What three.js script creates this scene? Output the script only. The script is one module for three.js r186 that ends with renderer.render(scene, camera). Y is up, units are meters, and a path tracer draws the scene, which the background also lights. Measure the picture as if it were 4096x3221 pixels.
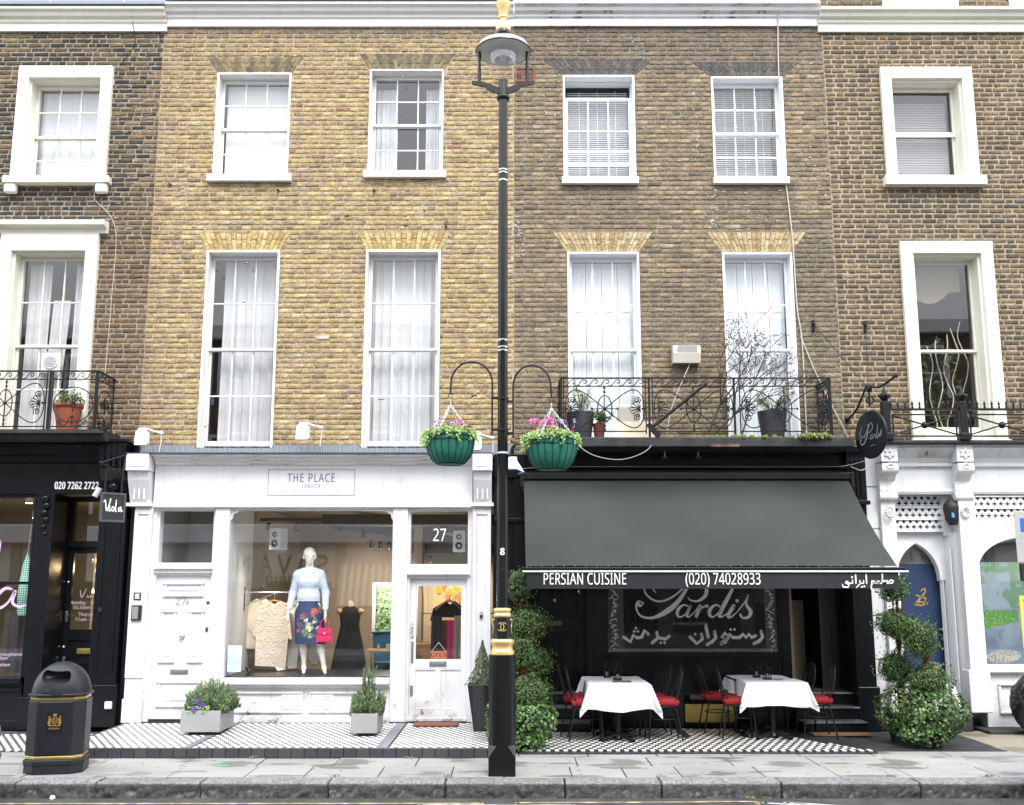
import * as THREE from 'three';
import { mergeGeometries, mergeVertices, toCreasedNormals } from 'three/addons/utils/BufferGeometryUtils.js';
import { RoundedBoxGeometry } from 'three/addons/geometries/RoundedBoxGeometry.js';
import { FontLoader } from 'three/addons/loaders/FontLoader.js';
import { ConvexGeometry } from 'three/addons/geometries/ConvexGeometry.js';
import { TextGeometry } from 'three/addons/geometries/TextGeometry.js';
import { MarchingCubes } from 'three/addons/objects/MarchingCubes.js';
import { Brush, Evaluator, SUBTRACTION } from 'three-bvh-csg';

// ---------------------------------------------------------------- camera, sky, sun, exposure
const scene = new THREE.Scene();
const camera = new THREE.PerspectiveCamera(42.43, 1024 / 805, 0.1, 400);
camera.position.set(0, 1.974, 15);
camera.lookAt(0, 1.974 + 10 * Math.tan(THREE.MathUtils.degToRad(10)), 5);
const renderer = new THREE.WebGLRenderer({ antialias: true });
renderer.toneMapping = THREE.LinearToneMapping;
renderer.toneMappingExposure = 2.52;
renderer.shadowMap.enabled = true;

let _s = 7;
const rnd = () => { _s = (_s + 0x6d2b79f5) | 0; let t = Math.imul(_s ^ (_s >>> 15), 1 | _s); t = (t + Math.imul(t ^ (t >>> 7), 61 | t)) ^ t; return ((t ^ (t >>> 14)) >>> 0) / 4294967296; };
const rr = (a, b) => a + (b - a) * rnd();
const pick = (a) => a[Math.floor(rnd() * a.length)];
const clamp = (x, a = 0, b = 1) => Math.min(b, Math.max(a, x));
const sstep = (a, b, x) => { const t = clamp((x - a) / (b - a)); return t * t * (3 - 2 * t); };
// value noise, periodic when a period is given
const hash = (x, y, z = 0) => { let h = Math.imul(x, 374761393) ^ Math.imul(y, 668265263) ^ Math.imul(z, 1442695041); h = Math.imul(h ^ (h >>> 13), 1274126177); return ((h ^ (h >>> 16)) >>> 0) / 4294967296; };
function noise(x, y, z = 0, per = 0) {
  const xi = Math.floor(x), yi = Math.floor(y), zi = Math.floor(z), fx = x - xi, fy = y - yi, fz = z - zi;
  const w = (i) => (per ? ((i % per) + per) % per : i), s = (t) => t * t * (3 - 2 * t), u = s(fx), v = s(fy), q = s(fz);
  const L = (k) => { const a = hash(w(xi), w(yi), k), b = hash(w(xi + 1), w(yi), k), c = hash(w(xi), w(yi + 1), k), d = hash(w(xi + 1), w(yi + 1), k); return a + (b - a) * u + (c - a) * v + (a - b - c + d) * u * v; };
  return fz ? L(zi) * (1 - q) + L(zi + 1) * q : L(zi);
}
function fbm(x, y, z = 0, o = 4, per = 0) { let s = 0, a = 0.5, n = 0; for (let i = 0; i < o; i++) { s += a * noise(x, y, z + i * 17, per); n += a; a *= 0.5; x *= 2; y *= 2; per *= 2; } return s / n; }

{ // overcast sky, brighter overhead, with soft cloud structure
  const W = 256, H = 128, d = new Float32Array(W * H * 4);
  for (let y = 0; y < H; y++) for (let x = 0; x < W; x++) {
    const el = ((y + 0.5) / H - 0.5) * Math.PI, s = Math.max(0, Math.sin(el));
    const n = fbm((x / W) * 8, (y / H) * 9, 3, 4, 8), b = (0.75 + 1.3 * s) * (0.78 + 0.44 * n), i = (y * W + x) * 4;
    const g = el < -0.02 ? 0.25 : 1;
    d[i] = b * 0.965 * g; d[i + 1] = b * 0.99 * g; d[i + 2] = b * 1.04 * g; d[i + 3] = 1;
  }
  const t = new THREE.DataTexture(d, W, H, THREE.RGBAFormat, THREE.FloatType);
  t.mapping = THREE.EquirectangularReflectionMapping; t.magFilter = THREE.LinearFilter; t.needsUpdate = true;
  scene.background = t; scene.environment = t;
}
const sun = new THREE.DirectionalLight(new THREE.Color(1, 0.965, 0.91), 1.3);
sun.position.set(5, 22, 15); sun.target.position.set(0, 2, 0); sun.castShadow = true; sun.shadow.radius = 45;
Object.assign(sun.shadow.camera, { left: -14, right: 14, top: 16, bottom: -8, near: 1, far: 60 });
scene.add(sun, sun.target);

// ---------------------------------------------------------------- helpers
const taken = new Map();
const numbered = (n) => { const k = taken.get(n) ?? 0; taken.set(n, k + 1); return k ? `${n}_${String(k).padStart(3, '0')}` : n; };
function tag(o, label, category, group) { if (label) o.userData.label = label; if (category) o.userData.category = category; if (group) o.userData.group = group; return o; }
function thing(name, label, category, pos = [0, 0, 0], ry = 0, group) {
  const o = new THREE.Group(); o.name = numbered(name); o.position.set(...pos); o.rotation.y = ry; scene.add(o); return tag(o, label, category, group);
}
function sub(name, parent, label) { const o = new THREE.Group(); o.name = name; parent.add(o); if (label) o.userData.label = label; return o; }
function dup(o, pos, ry, label, group) { const c = o.clone(); c.name = numbered(o.name.replace(/_\d{3}$/, '')); c.position.set(...pos); c.rotation.y = ry; c.userData = { ...o.userData }; if (label) c.userData.label = label; if (group) c.userData.group = group; scene.add(c); return c; }
const C = (r, g, b) => new THREE.Color().setRGB(r, g, b);
const V3 = (x, y, z) => new THREE.Vector3(x, y, z);
const V2 = (x, y) => new THREE.Vector2(x, y);
function at(g, x = 0, y = 0, z = 0, rx = 0, ry = 0, rz = 0) { if (rx) g.rotateX(rx); if (ry) g.rotateY(ry); if (rz) g.rotateZ(rz); return g.translate(x, y, z); }
const bx = (w, h, d, x = 0, y = 0, z = 0) => new THREE.BoxGeometry(w, h, d).translate(x, y, z);
// box given by its bounds; c > 0 rounds the edges
function bb(x0, x1, y0, y1, z0, z1, c = 0) {
  const w = x1 - x0, h = y1 - y0, d = z1 - z0, g = c ? new RoundedBoxGeometry(w, h, d, 1, Math.min(c, w * 0.45, h * 0.45, d * 0.45)) : new THREE.BoxGeometry(w, h, d);
  return g.translate((x0 + x1) / 2, (y0 + y1) / 2, (z0 + z1) / 2);
}
const cy = (r0, r1, h, x, y, z, s = 16) => new THREE.CylinderGeometry(r1, r0, h, s).translate(x, y + h / 2, z);
const lathe = (pts, s = 24, x = 0, y = 0, z = 0) => new THREE.LatheGeometry(pts.map((p) => V2(...p)), s).translate(x, y, z);
const sph = (r, x, y, z, s = 12) => new THREE.SphereGeometry(r, s, Math.max(6, s * 0.7 | 0)).translate(x, y, z);
const curve = (pts, closed = false) => new THREE.CatmullRomCurve3(pts.map((p) => V3(p[0], p[1], p[2] ?? 0)), closed, 'catmullrom', 0.5);
const tube = (pts, r, n = 0, rs = 5, closed = false) => new THREE.TubeGeometry(curve(pts, closed), n || pts.length * 3, r, rs, closed);
function rod(a, b, r, rs = 6, r2 = r) { const A = V3(...a), B = V3(...b), L = A.distanceTo(B), g = new THREE.CylinderGeometry(r2, r, L, rs); g.translate(0, L / 2, 0); g.applyQuaternion(new THREE.Quaternion().setFromUnitVectors(V3(0, 1, 0), B.clone().sub(A).normalize())); return g.translate(...a); }
// profile (in z,y) swept along x
function sweepX(profile, x0, x1) { const s = new THREE.Shape(profile.map(([z, y]) => V2(-z, y))); const g = new THREE.ExtrudeGeometry(s, { depth: x1 - x0, bevelEnabled: false }); return g.rotateY(Math.PI / 2).translate(x0, 0, 0); }
function flat(pts, z, depth, holes = []) { const s = new THREE.Shape(pts.map((p) => V2(...p))); for (const h of holes) s.holes.push(new THREE.Path(h.map((p) => V2(...p)))); return new THREE.ExtrudeGeometry(s, { depth, bevelEnabled: false, curveSegments: 8 }).translate(0, 0, z); }
const rectPts = (x0, x1, y0, y1) => [[x0, y0], [x1, y0], [x1, y1], [x0, y1]];
function clean(g) { g = g.index ? g.toNonIndexed() : g; for (const k of Object.keys(g.attributes)) if (!['position', 'normal', 'uv', 'color'].includes(k)) g.deleteAttribute(k); if (!g.attributes.normal) g.computeVertexNormals(); return g; }
function metric(g) { // uv in metres by the facing of each triangle
  const p = g.attributes.position, n = p.count, uv = new Float32Array(n * 2), a = V3(), b = V3(), c = V3();
  for (let i = 0; i < n; i += 3) {
    a.fromBufferAttribute(p, i); b.fromBufferAttribute(p, i + 1); c.fromBufferAttribute(p, i + 2);
    const N = b.clone().sub(a).cross(c.clone().sub(a)), x = Math.abs(N.x), y = Math.abs(N.y), z = Math.abs(N.z);
    [a, b, c].forEach((q, k) => { const j = (i + k) * 2; if (z >= x && z >= y) { uv[j] = q.x; uv[j + 1] = q.y; } else if (x >= y) { uv[j] = q.z; uv[j + 1] = q.y; } else { uv[j] = q.x; uv[j + 1] = q.z; } });
  }
  g.setAttribute('uv', new THREE.BufferAttribute(uv, 2)); return g;
}
function fuse(list, keepUv = false) {
  list = (Array.isArray(list) ? list : [list]).map(clean);
  const col = list.some((g) => g.attributes.color);
  for (const g of list) { if (!col) g.deleteAttribute('color'); if (!g.attributes.uv) g.setAttribute('uv', new THREE.BufferAttribute(new Float32Array(g.attributes.position.count * 2), 2)); }
  const g = list.length > 1 ? mergeGeometries(list) : list[0];
  return keepUv ? g : metric(g);
}
const wpos = (o) => { const p = V3(); for (let q = o; q; q = q.parent) p.add(q.position); return p; };
// a named mesh under a parent; world = geometry given in world coordinates
function mk(name, geos, mat, parent = scene, o = {}) {
  const m = new THREE.Mesh(fuse(geos, o.uv), mat); m.castShadow = m.receiveShadow = true; m.name = parent === scene ? numbered(name) : name;
  if (o.label) m.userData.label = o.label;
  if (o.kind) m.userData.kind = o.kind;
  parent.add(m);
  if (o.world !== false && parent !== scene) { const p = wpos(parent); if (p.lengthSq()) m.position.set(-p.x, -p.y, -p.z); }
  return m;
}
const L = { world: false };
function single(name, geos, mat, label, category, group, o = {}) { return tag(mk(name, geos, mat, scene, o), label, category, group); }
function structure(name, geos, mat, parent = scene) { const m = mk(name, geos, mat, parent); m.userData.kind = 'structure'; return m; }
// ribbon lettering: points are [x, y, width], smooth curve, flat sheet facing +z
function ribbon(pts, n = 0, smooth = true) {
  const N = n || (smooth ? pts.length * 7 : pts.length - 1), c3 = smooth ? curve(pts.map((p) => [p[0], p[1], p[2]])) : null, P = [];
  for (let i = 0; i <= N; i++) { if (smooth) { const q = c3.getPoint(i / N); P.push([q.x, q.y, Math.max(0.0008, q.z)]); } else P.push(pts[i]); }
  const pos = [], quad = (a, b, c, d) => pos.push(...a, 0, ...b, 0, ...c, 0, ...a, 0, ...c, 0, ...d, 0), E = P.map((p, i) => { const a = P[Math.max(0, i - 1)], b = P[Math.min(N, i + 1)], dx = b[0] - a[0], dy = b[1] - a[1], l = Math.hypot(dx, dy) || 1; return [[p[0] - (dy / l) * p[2] / 2, p[1] + (dx / l) * p[2] / 2], [p[0] + (dy / l) * p[2] / 2, p[1] - (dx / l) * p[2] / 2]]; });
  for (let i = 0; i < N; i++) quad(E[i][1], E[i + 1][1], E[i + 1][0], E[i][0]);
  const g = new THREE.BufferGeometry().setAttribute('position', new THREE.Float32BufferAttribute(pos, 3)); g.computeVertexNormals();
  const caps = [P[0], P[N]].map((p) => new THREE.CircleGeometry(p[2] / 2, 8).translate(p[0], p[1], 0));
  return fuse([g, ...caps]);
}
const blob = (x, y, r) => new THREE.CircleGeometry(r, 12).translate(x, y, 0);
const [FB, FR, FS] = await Promise.all(['sans_bold', 'sans_regular', 'serif_regular'].map((f) => new FontLoader().loadAsync(`fonts/droid/droid_${f}.typeface.json`)));
function text(str, h, font = FR, o = {}) { // h: capital height; spacing spreads letters
  const size = h / 0.72, parts = []; let x = 0;
  for (const ch of str) {
    const gl = font.data.glyphs[ch] ?? font.data.glyphs['?'], adv = (gl.ha * size) / font.data.resolution;
    if (ch !== ' ') parts.push(new TextGeometry(ch, { font, size, depth: o.depth ?? 0.004, curveSegments: 4, bevelEnabled: false }).translate(x, 0, 0));
    x += adv + (o.space ?? 0) * size;
  }
  const g = fuse(parts); const w = x - (o.space ?? 0) * size;
  if (o.fit) { o.sx = o.fit / w; }
  const W = w * (o.sx ?? 1); g.scale(o.sx ?? 1, 1, 1); if (o.center !== false) g.translate(-W / 2, 0, 0);
  if (o.mirror) { g.scale(-1, 1, 1); }
  g.userData.w = W; return g;
}
// computed textures
function tex(size, f, o = {}) {
  const W = size, H = o.h ?? size, d = new Uint8Array(W * H * 4);
  for (let y = 0; y < H; y++) for (let x = 0; x < W; x++) { const v = f(x / W, y / H), i = (y * W + x) * 4; const c = typeof v === 'number' ? [v, v, v] : v; d[i] = clamp(c[0]) * 255; d[i + 1] = clamp(c[1]) * 255; d[i + 2] = clamp(c[2]) * 255; d[i + 3] = 255; }
  const t = new THREE.DataTexture(d, W, H); t.wrapS = t.wrapT = THREE.RepeatWrapping; t.magFilter = THREE.LinearFilter; if (!o.data) t.colorSpace = THREE.SRGBColorSpace;
  t.repeat.set(1 / (o.m ?? 1), 1 / (o.mh ?? o.m ?? 1)); t.needsUpdate = true; return t;
}
function canvasTex(w, h, draw) { const c = document.createElement('canvas'); c.width = w; c.height = h; const x = c.getContext('2d'); draw(x, w, h); const t = new THREE.CanvasTexture(c); t.colorSpace = THREE.SRGBColorSpace; t.wrapS = t.wrapT = THREE.ClampToEdgeWrapping; return t; }
const M = (r, g, b, rough = 0.6, o = {}) => new THREE.MeshPhysicalMaterial({ color: C(r, g, b), roughness: rough, side: THREE.DoubleSide, ...o });

const T = {
  grime: tex(256, (u, v) => { const n = fbm(u * 6, v * 6, 1, 5, 6), s = fbm(u * 24, v * 5, 9, 3, 12 * 2); return 0.955 + 0.06 * n - 0.03 * sstep(0.58, 0.8, s) - 0.03 * sstep(0.6, 0.8, n); }, { m: 1.7 }),
  fineB: tex(256, (u, v) => fbm(u * 32, v * 32, 4, 3, 32), { m: 0.5, data: true }),
  paint: tex(512, (u, v) => { const y = v * 8, n = fbm(u * 8, v * 26, 3, 4, 8), f = fbm(u * 40, v * 130, 5, 3, 40), base = sstep(0.75, 0.1, y) * sstep(0.35, 0.7, n), drip = sstep(0.62, 0.78, fbm(u * 44, v * 10, 9, 3, 44)) * (0.5 + 0.5 * n), chip = base * sstep(0.66, 0.7, f); const k = 0.985 - 0.05 * (n - 0.5) - 0.05 * drip - 0.12 * base; return [k - 0.35 * chip, k - 0.36 * chip - 0.006 * drip - 0.01 * base, k - 0.38 * chip - 0.014 * drip - 0.025 * base]; }, { m: 2.4, mh: 8, h: 1024 }),
  rough: tex(256, (u, v) => 0.75 + 0.5 * (fbm(u * 8, v * 8, 2, 4, 8) - 0.5), { m: 0.8, data: true }),
  brick: tex(256, (u, v) => { const n = fbm(u * 12, v * 20, 5, 4, 4), f = fbm(u * 64, v * 64, 6, 2, 64), p = noise(u * 40, v * 40, 8, 40); return [0.80 + 0.36 * (n - 0.5) + 0.22 * (f - 0.5) - (p > 0.86 ? 0.22 : 0), 0.80 + 0.38 * (n - 0.5) + 0.22 * (f - 0.5) - (p > 0.86 ? 0.23 : 0), 0.8 + 0.42 * (n - 0.5) + 0.22 * (f - 0.5) - (p > 0.86 ? 0.24 : 0)]; }, { m: 0.6 }),
  brickB: tex(256, (u, v) => fbm(u * 24, v * 32, 7, 4, 8), { m: 0.6, data: true }),
  asphalt: tex(512, (u, v) => { const s = hash(u * 512 | 0, v * 512 | 0, 3), n = fbm(u * 8, v * 8, 2, 3, 8); return 0.52 + 0.34 * (s - 0.5) + 0.3 * (n - 0.5); }, { m: 1.3 }),
  granite: tex(512, (u, v) => { const s = hash(u * 256 | 0, v * 256 | 0, 5), n = fbm(u * 10, v * 10, 4, 5, 10); return 0.66 + 0.28 * (s - 0.5) + 0.6 * (n - 0.5); }, { m: 1.1 }),
  kerb: tex(512, (u, v) => { const s = hash(u * 512 | 0, v * 512 | 0, 5), n = fbm(u * 56, v * 56, 4, 3, 56); return 0.72 + 0.34 * (s - 0.5) + 0.5 * (n - 0.5); }, { m: 1.3 }),
  slab: tex(512, (u, v) => { const n = fbm(u * 4, v * 4, 2, 5, 4), s = hash(u * 512 | 0, v * 512 | 0, 8), w = 0.6 * sstep(0.61, 0.68, fbm(u * 5, v * 9, 21, 4, 5)), k = 0.88 + 0.2 * (n - 0.5) + 0.06 * (s - 0.5); return [k * (1 - 0.33 * w), k * (1 - 0.345 * w), k * (1 - 0.37 * w)]; }, { m: 3.1, mh: 2.3 }),
  slabR: tex(256, (u, v) => 0.82 - 0.3 * sstep(0.6, 0.66, fbm(u * 5, v * 9, 21, 4, 5)), { m: 3.1, mh: 2.3, data: true }),
  weave: tex(128, (u, v) => 0.92 + 0.05 * Math.sin(u * 128 * Math.PI) * Math.sin(v * 128 * Math.PI) + 0.08 * (fbm(u * 6, v * 6, 3, 3, 6) - 0.5), { m: 0.16 }),
  canvas: tex(512, (u, v) => { const n = fbm(u * 3, v * 3, 31, 4, 3), g = sstep(0.5, 0.75, fbm(u * 2, v * 2, 51, 3, 2)), w = 0.03 * Math.sin(u * 512 * 1.57) * Math.sin(v * 512 * 1.57), k = 0.86 + 0.3 * (n - 0.5) + w; return [k * (1 - 0.02 * g), k, k * (1 - 0.13 * g)]; }, { m: 2.6 }),
  wood: tex(256, (u, v) => { const n = fbm(u * 3, v * 40, 4, 3, 4 * 2); return [0.62 + 0.2 * n, 0.44 + 0.18 * n, 0.26 + 0.14 * n]; }, { m: 0.9 }),
};
const grit = { bumpMap: T.fineB, bumpScale: 0.002 };
const K = {
  white: M(0.70, 0.70, 0.725, 0.42, { map: T.paint }), white2: M(0.74, 0.74, 0.73, 0.5, { map: T.grime }), cream: M(0.78, 0.77, 0.68, 0.5, { map: T.grime }), bright: M(0.84, 0.86, 0.89, 0.4),
  stucco: M(0.70, 0.715, 0.73, 0.6, { map: T.paint, ...grit }),
  black: M(0.007, 0.008, 0.010, 0.3, { specularIntensity: 0.55,  bumpMap: T.fineB, bumpScale: 0.0006, roughnessMap: T.rough }), blackMatt: M(0.012, 0.012, 0.014, 0.6), iron: M(0.008, 0.009, 0.011, 0.4, { specularIntensity: 0.6 }), lampBlack: M(0.006, 0.007, 0.008, 0.24, { specularIntensity: 0.8 }),
  gold: M(0.72, 0.52, 0.22, 0.32, { metalness: 0.55 }), brass: M(0.55, 0.42, 0.16, 0.3, { metalness: 0.8 }), chrome: M(0.62, 0.63, 0.65, 0.2, { metalness: 0.9 }), steel: M(0.35, 0.36, 0.38, 0.35, { metalness: 0.8 }),
  lead: M(0.22, 0.24, 0.29, 0.55, { map: T.grime, metalness: 0.2 }), slate: M(0.27, 0.29, 0.34, 0.6, { map: T.grime }), darkStone: M(0.055, 0.056, 0.062, 0.75, { map: T.granite, ...grit }),
  glass: M(1, 1, 1, 0.0, { transmission: 1, thickness: 0, ior: 1.8 }), shopGlass: M(1, 1, 1, 0.0, { transmission: 1, thickness: 0, ior: 1.85 }),
  shutter: M(0.74, 0.79, 0.82, 0.5), grey: M(0.3, 0.31, 0.32, 0.5), letter: M(0.82, 0.83, 0.85, 0.5), dim: M(0.36, 0.36, 0.35, 0.85, { map: T.grime }), dark: M(0.03, 0.03, 0.032, 0.8),
  cloth: M(0.70, 0.705, 0.74, 0.75), net: M(0.60, 0.62, 0.66, 0.9), terracotta: M(0.36, 0.10, 0.045, 0.75, { map: T.grime, ...grit }), wood: M(0.9, 0.9, 0.9, 0.5, { map: T.wood }),
  rust: M(0.30, 0.07, 0.05, 0.8), rubber: M(0.012, 0.012, 0.013, 0.55), red: M(0.26, 0.007, 0.012, 0.8), cable: M(0.46, 0.44, 0.40, 0.6), cableDim: M(0.30, 0.29, 0.26, 0.6), soil: M(0.03, 0.02, 0.013, 0.95),
};

// ---------------------------------------------------------------- ground
const ROAD = -0.15;
{
  const road = structure('road', [bb(-60, 60, ROAD - 0.3, ROAD, 3.96, 15.6)], M(0.15, 0.15, 0.152, 0.85, { map: T.asphalt, bumpMap: T.fineB, bumpScale: 0.004 }));
  structure('ground', [bb(-150, 150, -1.2, -0.46, -120, 120)], M(0.12, 0.12, 0.12, 0.9));
  const yl = M(0.72, 0.60, 0.25, 0.7, { map: T.granite }), wl = M(0.68, 0.68, 0.66, 0.7, { map: T.granite });
  const line = (n, pts, w, m) => { const g = ribbon(pts.map(([x, z]) => [x, -z, w]), 20).rotateX(-Math.PI / 2).translate(0, ROAD + 0.004, 0); mk(n, [g], m, road).userData.kind = 'structure'; };
  line('yellow_line', [[-9, 4.25], [-5, 4.24], [-1, 4.23], [-0.3, 4.225]], 0.055, yl);
  line('yellow_line', [[0.05, 4.2], [1.5, 4.17], [2.35, 4.14], [2.42, 4.26]], 0.055, yl);
  line('white_line', [[2.5, 4.2], [3.4, 4.5], [5, 5]], 0.07, wl); line('white_line', [[2.72, 4.19], [3.7, 4.5], [5.4, 5]], 0.07, wl);
  line('white_line', [[-0.9, 4.3], [0.6, 4.31]], 0.05, wl);
  // pavement of stone slabs
  const pave = new THREE.Group(); pave.name = 'pavement'; pave.userData.kind = 'structure'; scene.add(pave);
  mk('bedding', [bb(-30, 30, -0.44, -0.014, -0.4, 3.66)], M(0.13, 0.12, 0.10, 0.9, { map: T.granite }), pave);
  const tones = [[0.35, 0.348, 0.342], [0.372, 0.368, 0.36], [0.328, 0.326, 0.32], [0.36, 0.353, 0.338], [0.342, 0.342, 0.337]].map((c) => M(...c, 0.7, { map: T.slab, roughnessMap: T.slabR, bumpMap: T.fineB, bumpScale: 0.0015 }));
  const rows = [[1.55, 2.32, 0.84], [2.33, 2.98, 0.86], [2.99, 3.655, 0.62]];
  rows.forEach(([z0, z1, w], k) => { for (let x = -9.3 + k * 0.31, i = 0; x < 9.4; i++) { const ww = w * (k === 2 ? rr(0.8, 1.5) : rr(0.94, 1.12)); const y = rr(-0.004, 0.003); mk('paving_slab', [bb(x + 0.006, x + ww - 0.006, -0.06, y, z0 + 0.005, z1 - 0.005, 0.006)], tones[(i * 3 + k) % 5], pave); x += ww; } });
  mk('gum_spots', [...Array(70)].map(() => { const r = rr(0.008, 0.02); return new THREE.CircleGeometry(r, 8).rotateX(-Math.PI / 2).translate(rr(-5, 5.4), 0.0065, rr(2.5, 3.62)); }), M(0.19, 0.185, 0.18, 0.8), pave, { kind: 'stuff' });
  structure('concrete_apron', [bb(5.98, 12, -0.1, 0.006, 0.2, 1.95, 0.01)], M(0.30, 0.275, 0.205, 0.85, { map: T.slab, bumpMap: T.fineB, bumpScale: 0.002 }));
  structure('dark_paving', [bb(4.35, 5.97, -0.1, 0.007, 0.3, 1.98, 0.01)], M(0.055, 0.056, 0.06, 0.8, { map: T.granite, ...grit }));
  structure('back_pavement', [bb(-30, 30, -0.4, 0, 15.6, 18.6)], M(0.4, 0.4, 0.39, 0.8, { map: T.slab }));
  // kerb of rough granite blocks
  const kerb = new THREE.Group(); kerb.name = 'kerb'; kerb.userData.kind = 'structure'; scene.add(kerb);
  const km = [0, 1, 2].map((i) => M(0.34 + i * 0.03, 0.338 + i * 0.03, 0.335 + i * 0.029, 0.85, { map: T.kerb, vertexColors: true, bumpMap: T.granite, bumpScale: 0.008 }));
  const joints = [-10.2, -9, -7.8, -6.9, -6.2, -5.05, -4.23, -3.17, -1.87, -0.68, 0.54, 1.52, 2.74, 4.15, 5.35, 6.5, 7.7, 8.9, 10.1];
  for (let i = 0; i + 1 < joints.length; i++) {
    const w = joints[i + 1] - joints[i] - 0.014, g = new THREE.BoxGeometry(w, 0.34, 0.29, Math.round(w / 0.022), 16, 10), p = g.attributes.position;
    for (let k = 0; k < p.count; k++) {
      let x = p.getX(k), y = p.getY(k), z = p.getZ(k); const X = x + joints[i] + w / 2;
      if (z > 0.144) { const t = sstep(0.17, 0.06, y); z += -0.008 + t * (0.05 * (fbm(X * 9, y * 12, 3, 4) - 0.5) + 0.018 * (noise(X * 34, y * 34) - 0.5)); if (y > 0.165) { z -= 0.014; y -= 0.01; } }
      if (Math.abs(x) > w / 2 - 0.001 && (y > 0.16 || z > 0.12)) x *= 1 - 0.008 / w * rr(0.5, 2);
      if (y > 0.169) y += 0.006 * (fbm(X * 5, z * 8, 6, 3) - 0.5) + (i % 3 - 1) * 0.003;
      p.setXYZ(k, x, y, z);
    }
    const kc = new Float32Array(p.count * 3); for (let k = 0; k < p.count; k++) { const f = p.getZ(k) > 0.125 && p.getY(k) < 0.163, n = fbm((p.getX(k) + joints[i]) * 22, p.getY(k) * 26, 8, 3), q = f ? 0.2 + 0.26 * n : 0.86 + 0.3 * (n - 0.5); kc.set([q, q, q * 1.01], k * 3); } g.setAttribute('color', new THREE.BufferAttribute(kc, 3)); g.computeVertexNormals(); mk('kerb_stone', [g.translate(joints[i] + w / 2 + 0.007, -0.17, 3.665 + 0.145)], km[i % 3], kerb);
  }
  // tiled forecourts: the tiles nearest the street are pieces, the rest one field
  const whiteT = [M(0.74, 0.73, 0.70, 0.35), M(0.66, 0.65, 0.62, 0.4)], blackT = M(0.035, 0.036, 0.04, 0.3), greyT = M(0.10, 0.10, 0.11, 0.35);
  function tiles(parent, x0, x1, z0, z1, y, s, diamond, dark, skip, sz = s) {
    const list = [], h = 0.008; const d = diamond ? s * Math.SQRT2 : s;
    if (diamond) for (let j = 0; z0 + j * d / 2 < z1; j++) for (let x = x0 + (j % 2 ? d / 2 : 0), i = 0; x < x1; x += d, i++) list.push([x, z0 + j * d / 2, j % 2 ? 0 : 1]);
    else for (let j = 0; z0 + (j + 0.5) * sz < z1; j++) for (let i = 0; x0 + (i + 0.5) * s < x1; i++) list.push([x0 + (i + 0.5) * s, z0 + (j + 0.5) * sz, (i + j) % 2]);
    const g = new THREE.BoxGeometry(s * 0.94, h, sz * 0.96); if (diamond) g.rotateY(Math.PI / 4);
    const use = list.filter(([x, z]) => !skip || !skip(x, z)).filter(([x, z]) => !diamond || (x > x0 + d * 0.4 && x < x1 - d * 0.4 && z < z1 - d * 0.4)).sort((a, b) => b[1] - a[1] || a[0] - b[0]);
    const fields = [[], [], []];
    use.forEach(([x, z, w], k) => {
      const v = w ? (hash(x * 97 | 0, z * 89 | 0) > 0.6 ? 1 : 0) : 2;
      if (k < 300) { const m = new THREE.Mesh(g, w ? whiteT[v] : dark); m.name = 'tile'; m.position.set(x, y - h / 2 + rr(0, 0.0012), z); m.receiveShadow = true; parent.add(m); } else { const q = g.clone(); q.translate(x, y - h / 2 + rr(0, 0.001), z); fields[v].push(q); }
    });
    fields.forEach((f, v) => f.length && mk('tile_field', f, v === 2 ? dark : whiteT[v], parent, { kind: 'stuff' }));
  }
  const step = new THREE.Group(); step.name = 'tiled_step'; step.userData.kind = 'structure'; scene.add(step);
  mk('step_base', [bb(-5.3, 0.02, -0.05, 0.1, 0.05, 2.42)], K.dark, step);
  tiles(step, -5.28, -0.02, 0.22, 2.40, 0.11, 0.05, false, greyT, (x, z) => Math.abs(x + 1.52) < 0.07 || (Math.abs(x + 3.8) < 0.05), 0.095);
  mk('border_strip', [bb(-1.585, -1.455, 0.09, 0.111, 0.2, 2.4), bb(-3.845, -3.755, 0.09, 0.111, 0.2, 2.4)], M(0.16, 0.16, 0.19, 0.45, { map: T.grime }), step);
  const riser = [M(0.045, 0.045, 0.05, 0.35, { map: T.grime }), M(0.055, 0.053, 0.055, 0.4, { map: T.grime }), M(0.04, 0.04, 0.048, 0.3)];
  for (let x = -5.3; x < 0; x += 0.152) mk('riser_tile', [bb(x + 0.002, Math.min(0.02, x + 0.15), 0.0, 0.112, 2.40, 2.45, 0.008)], pick(riser), step);
  for (let z = 0.2; z < 2.35; z += 0.152) mk('riser_tile', [bb(-5.33, -5.3, 0.0, 0.112, z + 0.002, z + 0.15, 0.006)], pick(riser), step);
  const court = new THREE.Group(); court.name = 'restaurant_forecourt'; court.userData.kind = 'structure'; scene.add(court);
  mk('floor_base', [bb(0.1, 4.34, -0.06, 0.022, 0.05, 2.16)], blackT, court);
  tiles(court, 0.2, 4.34, 0.18, 2.12, 0.032, 0.052, false, blackT, (x, z) => x > 3.0 + z * 0.62 + 0.02 || (Math.abs(z - 1.02) < 0.02 && x > 1.9) || (Math.abs(x - 2.3) < 0.05 && z < 1) || (Math.abs(x - 3.05) < 0.05 && z < 1), 0.12);
  const courtV = new THREE.Group(); courtV.name = 'tiled_forecourt'; courtV.userData.kind = 'structure'; scene.add(courtV);
  mk('floor_base', [bb(-9, -5.34, -0.06, -0.002, 0.3, 2.0)], K.dark, courtV);
  tiles(courtV, -8.2, -5.5, 0.5, 1.9, 0.006, 0.052, false, blackT, null, 0.09);
}

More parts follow.
